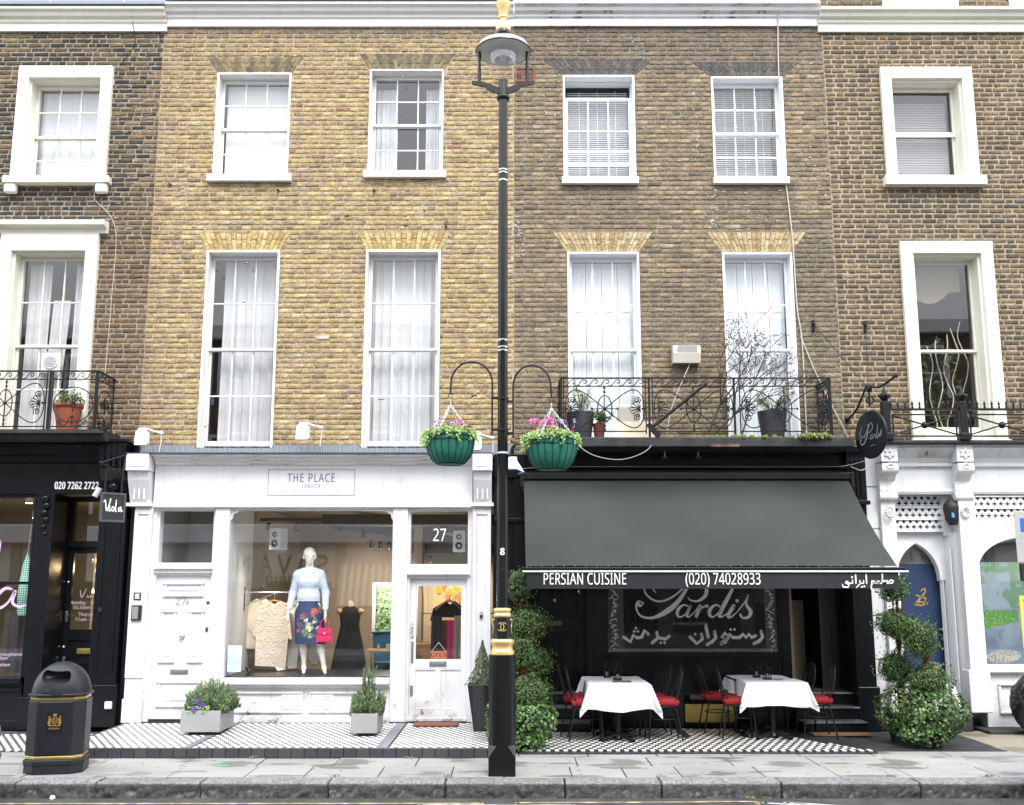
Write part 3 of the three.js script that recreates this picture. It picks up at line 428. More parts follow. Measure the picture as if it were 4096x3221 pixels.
// ---------------------------------------------------------------- cornices and roofs
const cor = (y, k = 1) => [[-0.02, y - 0.02], [0.045, y - 0.02], [0.045, y + 0.1], [0.075, y + 0.12], [0.075, y + 0.165], [0.14 * k, y + 0.185], [0.16 * k, y + 0.235], [0.22 * k, y + 0.26], [0.22 * k, y + 0.30], [0.02, y + 0.32], [-0.02, y + 0.32]];
for (const [h, y, x0, x1, m] of [[houseV, 10.53, -9.6, -5.4, K.cream], [houseA, 10.61, -5.4, 0.03, K.white2], [houseB, 10.62, 0.03, 4.79, K.white], [houseR, 10.52, 4.79, 9.8, K.cream]]) mk('cornice', [sweepX(cor(y), x0 + 0.002, x1 - 0.002)], m, h);
mk('lead_cap', [sweepX([[-0.05, 10.855], [0.25, 10.85], [0.25, 10.89], [-0.05, 10.93]], -9.6, -5.402)], K.lead, houseV);
for (let x = -9.6; x < -5.5; x += 1.16) mk('roof_sheet', [at(bb(0.004, 1.15, 0, 1.6, 0, 0.02, 0.006), x, 10.9, -0.02, 0, 0, 0)], K.slate, houseV);
mk('lead_cap', [sweepX([[-0.05, 10.935], [0.26, 10.935], [0.26, 10.985], [-0.05, 11.03]], -5.398, 0.028)], M(0.42, 0.46, 0.53, 0.45, { map: T.grime }), houseA);
mk('parapet', [bb(-5.39, 0.02, 10.95, 12, -0.3, -0.02)], K.white2, houseA); mk('parapet', [bb(0.04, 4.78, 10.92, 12, -0.3, 0.02), bb(0.04, 4.78, 10.935, 10.99, 0.02, 0.16, 0.01)], K.white, houseB);
for (const [h, x0, x1] of [[houseV, -9.6, -5.4], [houseA, -5.4, 0.03], [houseB, 0.03, 4.8], [houseR, 4.8, 9.8]]) mk('roof', [bb(x0, x1, 10.8, 11, -6, -0.3), bb(x0, x1, -0.3, 11, -6.2, -6)], K.slate, h);
mk('party_wall', [bb(-9.8, -9.6, -0.3, 11, -6, 0)], K.dim, houseV); mk('party_wall', [bb(9.8, 10, -0.3, 11.8, -6, 0)], K.dim, houseR);
// lime smears, efflorescence and stubs on the brickwork
function smears(house, list, mat) { const g = []; for (const [x0, x1, y0, y1, n, sx, sy] of list) for (let i = 0; i < n; i++) { const w = rr(0.4, 1.3) * sx, h = rr(0.4, 1.3) * sy, k = 7, s = new THREE.Shape(), x = rr(x0, x1), y = rr(y0, y1); for (let q = 0; q < k; q++) { const a = q / k * 6.283, r = rr(0.4, 1); q ? s.lineTo(Math.cos(a) * w * r, Math.sin(a) * h * r) : s.moveTo(Math.cos(a) * w * r, Math.sin(a) * h * r); } g.push(new THREE.ExtrudeGeometry(s, { depth: 0.004, bevelEnabled: false }).translate(x, y, 0.0005)); } mk('lime_smears', g, mat, house, { kind: 'stuff' }); }
const lime = M(0.62, 0.60, 0.57, 0.9, { map: T.brick });
smears(houseB, [[0.1, 0.7, 8.2, 9.6, 22, 0.012, 0.028], [2.0, 3.05, 7.3, 9.8, 26, 0.02, 0.014], [2.8, 3.05, 8.2, 9.6, 12, 0.012, 0.03], [4.25, 4.8, 7.6, 10, 22, 0.025, 0.014], [0.2, 4.7, 10.1, 10.6, 26, 0.028, 0.012], [3.05, 4.2, 7.25, 8.0, 10, 0.04, 0.012], [3.0, 3.15, 7.3, 7.95, 14, 0.03, 0.02], [0.05, 0.2, 6.8, 7.5, 18, 0.03, 0.03], [0.2, 4.6, 5, 7, 12, 0.02, 0.02]], lime);
for (const x of [3.52, 3.72]) for (let k = 0; k < 4; k++) smears(houseB, [[x, x + 0.22, 7.42 + k * 0.0765, 7.425 + k * 0.0765, 5, 0.05, 0.007]], lime);
smears(houseR, [[6.3, 6.75, 7.2, 7.9, 16, 0.05, 0.008], [5.0, 9, 9.9, 10.5, 10, 0.03, 0.012], [4.95, 5.7, 7, 10, 7, 0.02, 0.012]], lime); smears(houseV, [[-6.2, -5.7, 7.1, 7.8, 16, 0.09, 0.012], [-6.15, -5.5, 8.0, 10.4, 46, 0.05, 0.009], [-7.7, -6.2, 10, 10.4, 14, 0.02, 0.012]], M(0.42, 0.39, 0.33, 0.9, { map: T.brick })); smears(houseA, [[-5.3, -0.1, 4.2, 10.4, 26, 0.03, 0.014], [-5.2, -5.0, 7.85, 8.0, 7, 0.06, 0.02], [-0.7, -0.2, 4.4, 5.6, 14, 0.03, 0.014]], M(0.6, 0.55, 0.47, 0.9, { map: T.brick })); mk('patched_brick', [bb(-2.92, -2.72, 5.57, 5.63, -0.02, 0.008, 0.004)], M(0.66, 0.6, 0.5, 0.9, { map: T.brick }), houseA);
for (const [x, y] of [[-3.56, 7.9], [-2.1, 7.9], [-5.21, 7.99], [-1.0, 7.33]]) mk('pipe_stub', [rod([x, y, -0.02], [x, y - 0.01, 0.06], 0.018, 8)], K.blackMatt, houseA); for (const [x, y] of [[0.08, 7.6], [5.3, 6.35], [5.3, 6.2]]) mk('wall_hole', [at(cy(0.02, 0.02, 0.01, 0, 0, 0, 10), x, y, -0.002, Math.PI / 2)], K.dark, x < 1 ? houseB : houseR);
{ const g = []; for (let i = 0; i < 26; i++) { const x = rr(-5.2, -0.3), y = rr(4.1, 10.3); g.push(bb(x, x + rr(0.03, 0.09), y, y + 0.012, -0.004, 0.0055)); } mk('open_joints', g, K.dark, houseA, { kind: 'stuff' }); }
// terracotta air brick beside the lamp
{ const g = [bb(0.05, 0.35, 9.68, 9.71, -0.06, 0.012), bb(0.05, 0.35, 9.89, 9.92, -0.06, 0.012), bb(0.05, 0.08, 9.71, 9.89, -0.06, 0.012), bb(0.32, 0.35, 9.71, 9.89, -0.06, 0.012), bb(0.08, 0.32, 9.795, 9.805, -0.06, 0.006)]; for (let i = 1; i < 7; i++) g.push(bb(0.08 + i * 0.0343 - 0.006, 0.08 + i * 0.0343 + 0.006, 9.71, 9.89, -0.06, 0.008)); mk('air_brick', g, M(0.33, 0.11, 0.07, 0.85, { map: T.brick }), houseB); mk('air_brick_back', [bb(0.051, 0.349, 9.681, 9.919, -0.012, -0.002)], K.dark, houseB); }

// ---------------------------------------------------------------- white shopfront of number 27
const hA = (n, g, m = K.white, p = houseA, o) => mk(n, g, m, p, o);
hA('flashing', [bb(-5.44, -4.62, 3.83, 3.985, -0.05, 0.035), bb(-3.47, -2.22, 3.83, 3.985, -0.05, 0.035), bb(-1.05, 0.0, 3.83, 3.985, -0.05, 0.035), bb(-4.62, -3.47, 3.83, 3.94, -0.1, 0.05), bb(-2.22, -1.05, 3.83, 3.94, -0.1, 0.05)], K.lead);
hA('lead_ledge', [sweepX([[0.03, 3.83], [0.4, 3.815], [0.4, 3.83], [0.03, 3.86]], -5.46, -0.27)], M(0.09, 0.09, 0.10, 0.6, { map: T.granite }));
hA('shop_cornice', [sweepX([[0, 3.68], [0.17, 3.68], [0.19, 3.70], [0.2, 3.735], [0.25, 3.75], [0.27, 3.79], [0.36, 3.80], [0.36, 3.815], [0, 3.83]], -5.13, -0.565)], K.white);
hA('fascia', [bb(-5.13, -0.565, 3.10, 3.68, -0.2, 0.15, 0.004), bb(-5.13, -0.565, 3.07, 3.10, -0.2, 0.17, 0.006)]);
const corbel = (x0, x1) => [bb(x0, x1, 3.575, 3.812, 0, 0.40, 0.006), bb(x0 + 0.06, x1 - 0.06, 3.63, 3.76, 0.40, 0.408, 0.004), flat([[-0.34, 3.57], [-0.06, 3.57], [-0.06, 3.13], [-0.16, 3.13], [-0.24, 3.3], [-0.31, 3.45]], 0, x1 - x0 - 0.02).rotateY(Math.PI / 2).translate(x0 + 0.01, 0, 0), bb(x0 - 0.02, x1 + 0.02, 3.08, 3.13, 0, 0.25, 0.008), ...[-0.07, 0, 0.07].map((k) => bb((x0 + x1) / 2 + k - 0.012, (x0 + x1) / 2 + k + 0.012, 3.18, 3.5, 0.17, 0.255, 0.004))];
hA('console', corbel(-5.465, -5.145)); hA('console', corbel(-0.56, -0.28));
const pil = (x0, x1, y0) => [bb(x0, x1, y0 + 0.32, 3.08, -0.2, 0.17, 0.006), bb(x0 - 0.012, x1 + 0.012, y0, y0 + 0.32, -0.2, 0.2, 0.008), bb(x0, x0 + 0.05, y0 + 0.6, 3.04, 0.17, 0.19, 0.004), bb(x1 - 0.05, x1, y0 + 0.6, 3.04, 0.17, 0.19, 0.004), bb(x0 + 0.05, x1 - 0.05, 2.97, 3.04, 0.17, 0.19, 0.004), bb(x0 + 0.05, x1 - 0.05, y0 + 0.6, y0 + 0.68, 0.17, 0.19, 0.004)];
hA('pilaster', pil(-5.37, -5.12, 0.11)); hA('pilaster', pil(-0.555, -0.30, 0.11));
// posts, transoms and cill
hA('shop_frame', [bb(-5.12, -5.08, 0.11, 3.07, -0.2, 0.1), bb(-4.24, -4.03, 0.11, 3.07, -0.2, 0.13, 0.008), bb(-1.70, -1.485, 0.11, 3.07, -0.2, 0.13, 0.008), bb(-0.595, -0.555, 0.11, 3.07, -0.2, 0.1), bb(-5.08, -4.24, 2.145, 2.29, -0.2, 0.11, 0.006), bb(-5.08, -4.24, 2.20, 2.23, 0.11, 0.15, 0.01), bb(-1.485, -0.595, 2.10, 2.27, -0.2, 0.11, 0.006), bb(-1.485, -0.595, 2.12, 2.15, 0.11, 0.15, 0.01),
  bb(-5.08, -5.045, 2.29, 3.07, -0.1, 0.07), bb(-4.275, -4.24, 2.29, 3.07, -0.1, 0.07), bb(-5.045, -4.275, 3.03, 3.07, -0.1, 0.07), bb(-1.485, -1.45, 2.27, 3.07, -0.1, 0.07), bb(-0.63, -0.595, 2.27, 3.07, -0.1, 0.07), bb(-1.45, -0.63, 3.03, 3.07, -0.1, 0.07), bb(-4.03, -1.70, 3.035, 3.07, -0.1, 0.1)]);
hA('window_cill', [bb(-4.03, -1.70, 0.62, 0.70, -0.2, 0.22, 0.012), bb(-4.03, -1.70, 0.58, 0.62, -0.2, 0.16, 0.01)]);
hA('stall_riser', [bb(-4.03, -1.70, 0.1, 0.58, -0.2, 0.10), bb(-4.03, -1.70, 0.1, 0.2, 0.1, 0.14, 0.01), ...[[-3.95, -2.9], [-2.82, -1.78]].flatMap(([a, b]) => [bb(a, b, 0.49, 0.525, 0.1, 0.135, 0.01), bb(a, b, 0.235, 0.27, 0.1, 0.135, 0.01), bb(a, a + 0.035, 0.27, 0.49, 0.1, 0.13, 0.01), bb(b - 0.035, b, 0.27, 0.49, 0.1, 0.13, 0.01)])]);
for (const a of [-3.2, -2.78]) hA('vent', [bb(a, a + 0.3, 0.275, 0.485, 0.1, 0.112), ...[...Array(6)].flatMap((_, i) => [0.02, 0.16].map((k) => at(bx(0.12, 0.006, 0.022), a + k + 0.06, 0.3 + i * 0.033, 0.118, 0.5)))], K.bright);
hA('corner_bracket', [[-4.03, 1], [-1.70, -1]].map(([x, s]) => { const p = new THREE.Shape([V2(0, 0), V2(0.13 * s, 0)]); p.quadraticCurveTo(0.09 * s, -0.04, 0.07 * s, -0.045); p.quadraticCurveTo(0.03 * s, -0.05, 0.025 * s, -0.12); p.lineTo(0, -0.14); return new THREE.ExtrudeGeometry(p, { depth: 0.03, bevelEnabled: false }).translate(x, 3.035, 0.06); }));
// glass
const gl = (x0, x1, y0, y1, z, p, m = K.shopGlass) => { const q = new THREE.Mesh(new THREE.PlaneGeometry(x1 - x0, y1 - y0), m); q.name = 'pane'; const w = wpos(p); q.position.set((x0 + x1) / 2 - w.x, (y0 + y1) / 2 - w.y, z - w.z); p.add(q); return q; };
{ const w = sub('shop_window', houseA, 'large display window with rounded top corners'); w.position.set(2.7, 0, 0); gl(-4.03, -1.70, 0.70, 3.035, 0.05, w); mk('handbill', [bb(-3.995, -3.80, 0.78, 1.14, 0.03, 0.034)], new THREE.MeshStandardMaterial({ map: canvasTex(96, 176, (x) => { x.fillStyle = '#dfeaf6'; x.fillRect(0, 0, 96, 176); x.strokeStyle = '#a9cdee'; x.lineWidth = 9; for (let i = -8; i < 14; i++) { x.beginPath(); x.moveTo(i * 22, 180); x.lineTo(i * 22 + 110, 70); x.stroke(); } x.fillStyle = '#8aa5c4'; for (let i = 0; i < 5; i++) x.fillRect(8, 10 + i * 12, 60 + (i * 13) % 25, 3); x.font = '11px sans-serif'; }), roughness: 0.6, side: THREE.DoubleSide }), w, { uv: true });
  const f1 = sub('fanlight', houseA); f1.position.set(2.7, 0, 0); gl(-5.045, -4.275, 2.29, 3.03, 0.0, f1); const f2 = sub('fanlight', houseA, 'fanlight above the shop door with white number 27'); f2.position.set(2.7, 0, 0); gl(-1.45, -0.63, 2.27, 3.03, 0.0, f2);
  mk('number', [text('27', 0.128, FR, { depth: 0.003, fit: 0.2 }).translate(-1.04, 2.60, 0.006)], K.letter, f2); }
// sign panel
{ const s = sub('shop_sign', houseA, 'white fascia sign lettered THE PLACE LONDON'); s.position.set(2.7, 0, 0); const ink = M(0.13, 0.125, 0.17, 0.6), thin = M(0.22, 0.22, 0.26, 0.6);
  mk('sign_border', [bb(-3.503, -2.253, 3.608, 3.617, 0.15, 0.156), bb(-3.503, -2.253, 3.243, 3.252, 0.15, 0.156), bb(-3.503, -3.494, 3.252, 3.608, 0.15, 0.156), bb(-2.262, -2.253, 3.252, 3.608, 0.15, 0.156)], M(0.3, 0.3, 0.33), s);
  mk('lettering', [text('THE PLACE', 0.088, FR, { space: 0.09, depth: 0.004, fit: 0.69 }).translate(-2.88, 3.435, 0.15)], ink, s); mk('lettering', [text('LONDON', 0.042, FR, { space: 0.32, depth: 0.004, fit: 0.27 }).translate(-2.88, 3.345, 0.15)], thin, s); }
// door 27A, six panels
const raised = (x0, x1, y0, y1, z) => [bb(x0 - 0.02, x1 + 0.02, y1 - 0.035, y1 + 0.015, z, z + 0.03, 0.01), bb(x0 - 0.02, x1 + 0.02, y0 - 0.015, y0 + 0.035, z, z + 0.035, 0.01), bb(x0, x0 + 0.03, y0 + 0.035, y1 - 0.035, z, z + 0.022, 0.008), bb(x1 - 0.03, x1, y0 + 0.035, y1 - 0.035, z, z + 0.022, 0.008), bb(x0 + 0.06, x1 - 0.06, y0 + 0.07, y1 - 0.07, z, z + 0.014, 0.006)];
{ const d = sub('door', houseA, 'white six-panelled door numbered 27A'); d.position.set(2.7, 0, 0); const z = 0.03;
  mk('leaf', [bb(-5.05, -4.27, 0.135, 2.12, -0.02, z)], K.white, d); mk('door_frame', [bb(-5.08, -5.05, 0.11, 2.145, -0.1, 0.08), bb(-4.27, -4.24, 0.11, 2.145, -0.1, 0.08), bb(-5.05, -4.27, 2.12, 2.145, -0.1, 0.08)], K.white, d);
  for (const q of [[-4.93, -4.39, 1.83, 2.02], [-4.95, -4.75, 0.92, 1.63], [-4.55, -4.36, 0.92, 1.63], [-4.95, -4.36, 0.32, 0.66]]) mk('panel', raised(...q, z), K.white, d);
  mk('weather_bar', [bb(-5.05, -4.27, 0.14, 0.2, z, 0.08, 0.015)], K.white, d); mk('threshold', [bb(-5.08, -4.24, 0.105, 0.13, -0.1, 0.07)], K.dark, d);
  mk('letterbox', [bb(-4.79, -4.54, 0.745, 0.815, z, z + 0.012, 0.004), bb(-4.76, -4.57, 0.765, 0.797, z + 0.012, z + 0.02, 0.003)], K.steel, d); mk('number', [text('27', 0.075, FR, { depth: 0.006 }).translate(-4.695, 1.70, z), text('A', 0.05, FR, { depth: 0.006 }).translate(-4.60, 1.70, z)], M(0.42, 0.42, 0.45, 0.4, { metalness: 0.5 }), d);
  mk('knob', [sph(0.035, -4.65, 1.27, z + 0.045), cy(0.04, 0.04, 0.01, 0, 0, 0, 16).rotateX(Math.PI / 2).translate(-4.65, 1.27, z)], K.chrome, d); mk('lock', [bb(-4.325, -4.29, 1.33, 1.39, z, z + 0.012, 0.004), cy(0.028, 0.018, 0.01, 0, 0, 0, 6).rotateX(Math.PI / 2).translate(-4.31, 1.73, z)], M(0.1, 0.1, 0.12, 0.3, { metalness: 0.7 }), d); }
// glazed shop door
{ const d = sub('door', houseA, 'white half-glazed shop door'); d.position.set(2.7, 0, 0); const z = 0.03;
  mk('leaf', [bb(-1.445, -1.355, 0.125, 2.07, -0.02, z, 0.004), bb(-0.72, -0.635, 0.125, 2.07, -0.02, z, 0.004), bb(-1.355, -0.72, 1.965, 2.07, -0.02, z, 0.004), bb(-1.355, -0.72, 0.82, 0.95, -0.02, z, 0.004), bb(-1.355, -0.72, 0.125, 0.26, -0.02, z, 0.004), bb(-1.075, -1.0, 0.26, 0.82, -0.02, z, 0.004)], K.white, d);
  for (const [a, b] of [[-1.355, -1.075], [-1.0, -0.72]]) mk('panel', [bb(a, b, 0.26, 0.82, -0.02, z - 0.018), bb(a, b, 0.80, 0.82, z - 0.018, z - 0.004, 0.004), bb(a, b, 0.26, 0.29, z - 0.018, z - 0.002, 0.006)], K.white, d);
  mk('door_frame', [bb(-1.485, -1.445, 0.11, 2.1, -0.1, 0.08), bb(-0.635, -0.595, 0.11, 2.1, -0.1, 0.08), bb(-1.445, -0.635, 2.07, 2.1, -0.1, 0.08), bb(-1.455, -0.625, 0.11, 0.17, 0.03, 0.09, 0.015)], K.white, d); gl(-1.355, -0.72, 0.95, 1.965, 0.0, d);
  mk('letterbox', [bb(-1.16, -0.92, 0.855, 0.925, z, z + 0.012, 0.004), bb(-1.135, -0.945, 0.875, 0.905, z + 0.012, z + 0.02, 0.003)], K.steel, d); mk('handle', [tube([[-1.405, 1.33, z], [-1.405, 1.36, z + 0.05], [-1.40, 1.41, z + 0.06], [-1.405, 1.46, z]], 0.012), bb(-1.42, -1.385, 0.9, 1.2, z, z + 0.01, 0.003), sph(0.022, -1.405, 1.27, z)], K.chrome, d); mk('lock', [bb(-1.425, -1.385, 0.46, 0.6, z, z + 0.02, 0.01), bb(-1.42, -1.39, 1.24, 1.3, z, z + 0.015, 0.006)], K.steel, d); }
// entry panel, plaque and bell
mk('entry_phone', [bb(-5.33, -5.19, 1.49, 1.70, 0.17, 0.205, 0.006)], K.blackMatt, houseA); mk('keypad', [bb(-5.315, -5.23, 1.51, 1.68, 0.205, 0.212, 0.003)], M(0.4, 0.4, 0.38, 0.35, { metalness: 0.6 }), houseA);
mk('plaque', [bb(-5.315, -5.215, 1.77, 1.875, 0.17, 0.178)], K.blackMatt, houseA); mk('plaque_lettering', [...Array(4)].map((_, i) => bb(-5.30 + (i % 2) * 0.004, -5.232 - (i % 3) * 0.004, 1.79 + i * 0.019, 1.801 + i * 0.019, 0.178, 0.18)), K.letter, houseA);
mk('doorbell', [bb(-0.45, -0.41, 1.52, 1.6, 0.17, 0.2, 0.006)], K.blackMatt, houseA); mk('bell_push', [cy(0.012, 0.012, 0.01, 0, 0, 0, 10).rotateX(Math.PI / 2).translate(-0.43, 1.58, 0.2)], K.letter, houseA);
{ const g = []; for (let x = -5.3; x < -0.4; x += 0.035) if (fbm(x * 0.9, 3, 7) > 0.42) g.push(rod([x, 3.83, 0.33], [x + rr(-0.03, 0.03), 3.92 + rr(0, 0.03), 0.33 + rr(-0.05, 0.05)], 0.0016, 3)); mk('bird_spikes', g, M(0.6, 0.6, 0.55, 0.4), houseA, { kind: 'stuff' }); }
// rooms of the shop
{ const wall = M(0.33, 0.27, 0.20, 0.9), floor = M(0.08, 0.075, 0.07, 0.5), ceil = M(0.26, 0.225, 0.18, 0.9), o = [];
  mk('shop_wall', [bb(-4.06, -0.1, 0.0, 3.3, -5.3, -5.2), bb(-0.25, -0.12, 0.0, 3.3, -5.2, -0.2), bb(-4.2, -4.06, 0, 3.3, -5.2, -1.3), bb(-1.78, -1.62, 0.1, 3.3, -4.4, -3.9)], wall, houseA); mk('side_partition', [bb(-4.2, -4.04, 0, 3.3, -1.3, -0.05)], M(0.68, 0.69, 0.68, 0.8), houseA);
  mk('shop_floor', [bb(-4.06, -0.25, 0, 0.1, -5.2, -0.2)], floor, houseA); mk('shop_ceiling', [bb(-4.06, -0.25, 3.2, 3.3, -5.2, -0.2)], ceil, houseA); mk('display_plinth', [bb(-4.04, -1.72, 0.1, 0.715, -1.25, -0.02, 0.005)], M(0.022, 0.022, 0.025, 0.35), houseA);
  mk('hall', [bb(-5.1, -4.2, 2.15, 3.2, -1.6, -1.5), bb(-5.3, -5.12, 2.0, 3.2, -1.6, -0.2), bb(-5.1, -4.2, 2.0, 2.14, -1.6, -0.2)], M(0.30, 0.325, 0.30, 0.8), houseA);
  const bk = M(0.02, 0.02, 0.022, 0.5); mk('ceiling_beam', [bb(-3.0, -0.25, 2.90, 3.08, -1.7, -1.45), bb(-4.0, -2.9, 2.98, 3.03, -1.62, -1.55), at(bx(0.14, 0.17, 3.0), -2.3, 2.92, -3.1, 0, -0.32), bb(-2.0, -0.25, 2.56, 2.72, -4.6, -4.45), at(bx(0.12, 0.12, 2.6), -0.95, 2.86, -2.9, 0, -0.1)], bk, houseA); }
// ---------------------------------------------------------------- restaurant front
const hB = (n, g, m = K.black, o) => mk(n, g, m, houseB, o);
hB('entablature', [sweepX([[0, 3.44], [0.26, 3.44], [0.26, 3.50], [0.20, 3.52], [0.20, 3.60], [0.25, 3.62], [0.25, 3.66], [0.12, 3.68], [0.12, 3.83], [0, 3.83]], 0.2, 4.78), bb(-0.26, 0.2, 3.5, 3.84, -0.1, 0.14, 0.01), bb(-0.26, 4.78, 2.9, 3.44, -0.2, 0.08)]);
hB('pilaster', [bb(-0.26, 0.03, 0.0, 3.5, -0.2, 0.06, 0.006), bb(0.03, 0.2, 0.0, 3.5, -0.2, 0.12, 0.006), bb(-0.22, -0.18, 0.5, 2.9, 0.06, 0.08, 0.005), bb(-0.03, 0.0, 0.5, 2.9, 0.06, 0.08, 0.005), bb(-0.26, 0.22, 2.86, 2.92, 0, 0.17, 0.01), bb(-0.26, 0.03, 0, 0.35, 0.06, 0.1, 0.008)]);
hB('pilaster', [bb(4.78, 5.05, 0.02, 3.1, -0.4, 0.2, 0.008), bb(4.76, 5.07, 0.0, 0.6, 0.2, 0.27, 0.02), bb(4.78, 5.05, 3.16, 3.86, -0.1, 0.26, 0.01), bb(4.76, 5.08, 3.10, 3.16, -0.1, 0.30, 0.01), ...[0, 1, 2].map((i) => bb(4.83 + i * 0.065, 4.865 + i * 0.065, 3.22, 3.75, 0.26, 0.28, 0.005)), bb(4.74, 5.1, 3.84, 3.95, -0.05, 0.32, 0.03)]);
hB('shop_frame', [bb(1.06, 1.31, 0.02, 2.9, -0.4, 0.08, 0.006), bb(3.79, 3.92, 0.02, 2.9, -0.4, 0.08, 0.006), bb(1.31, 3.79, 0.98, 1.05, -0.2, 0.12, 0.01), bb(1.31, 1.35, 1.05, 2.9, 0, 0.07), bb(3.75, 3.79, 1.05, 2.9, 0, 0.07), bb(1.1, 1.14, 0.5, 2.9, 0.08, 0.1, 0.004)]);
hB('stall_riser', [bb(1.31, 2.28, 0.02, 0.98, -0.2, 0.05), bb(3.22, 3.79, 0.02, 0.98, -0.2, 0.05), bb(2.28, 3.22, 0.52, 0.98, -0.2, 0.05), bb(1.45, 2.2, 0.86, 0.89, 0.05, 0.075, 0.006), bb(1.45, 2.2, 0.14, 0.17, 0.05, 0.075, 0.006), bb(2.28, 2.38, 0.02, 0.52, -0.2, 0.1), bb(3.12, 3.22, 0.02, 0.52, -0.2, 0.1), bb(2.28, 3.22, 0.48, 0.52, 0.05, 0.11)]);
hB('brass_plate', [bb(2.42, 3.12, 0.10, 0.34, -0.02, 0.0)], M(0.5, 0.38, 0.12, 0.33, { metalness: 0.85, map: T.grime })); hB('cellar_opening', [bb(2.38, 3.12, 0.02, 0.5, -0.6, -0.55), bb(2.5, 2.85, 0.40, 0.46, -0.1, -0.05)], K.grey);
{ const d = sub('door', houseB, 'black panelled door with brass knob at the top of the left steps'); d.position.set(-2.45, 0, 0); const z = -0.3; mk('leaf', [bb(0.24, 1.04, 0.49, 2.6, z - 0.05, z)], K.black, d); for (const q of [[0.34, 0.6, 1.55, 2.5], [0.68, 0.94, 1.55, 2.5], [0.34, 0.6, 0.62, 1.3], [0.68, 0.94, 0.62, 1.3]]) mk('panel', raised(...q, z), K.black, d); mk('knob', [sph(0.03, 0.62, 1.76, z + 0.05)], K.brass, d); mk('letterbox', [bb(0.5, 0.72, 1.4, 1.47, z, z + 0.012, 0.004)], M(0.12, 0.10, 0.06, 0.5, { metalness: 0.6 }), d); mk('door_frame', [bb(0.2, 0.24, 0.02, 2.9, -0.4, -0.2), bb(1.04, 1.06, 0.02, 2.9, -0.4, -0.2), bb(0.24, 1.04, 2.6, 2.9, -0.4, -0.25)], K.black, d); mk('lamp_glass', [sph(0.03, 0.97, 1.88, z + 0.1), cy(0.006, 0.006, 0.2, 0.97, 1.9, z + 0.1, 5)], K.steel, d); }
const stoneStep = M(0.16, 0.155, 0.15, 0.6, { map: T.granite }), nose = M(0.36, 0.36, 0.36, 0.5, { map: T.granite });
for (const [x0, x1] of [[0.2, 1.06], [3.92, 4.78]]) for (let i = 0; i < 3; i++) { hB('step', [bb(x0, x1, 0.0, 0.14 + i * 0.165, -0.3, 0.52 - i * 0.27)], K.black); hB('step_edge', [bb(x0, x1, 0.14 + i * 0.165, 0.165 + i * 0.165, -0.3, 0.54 - i * 0.27, 0.006)], i < 3 ? stoneStep : nose); hB('nosing', [bb(x0 + 0.01, x1 - 0.01, 0.147 + i * 0.165, 0.167 + i * 0.165, 0.535 - i * 0.27, 0.545 - i * 0.27, 0.003)], nose); }
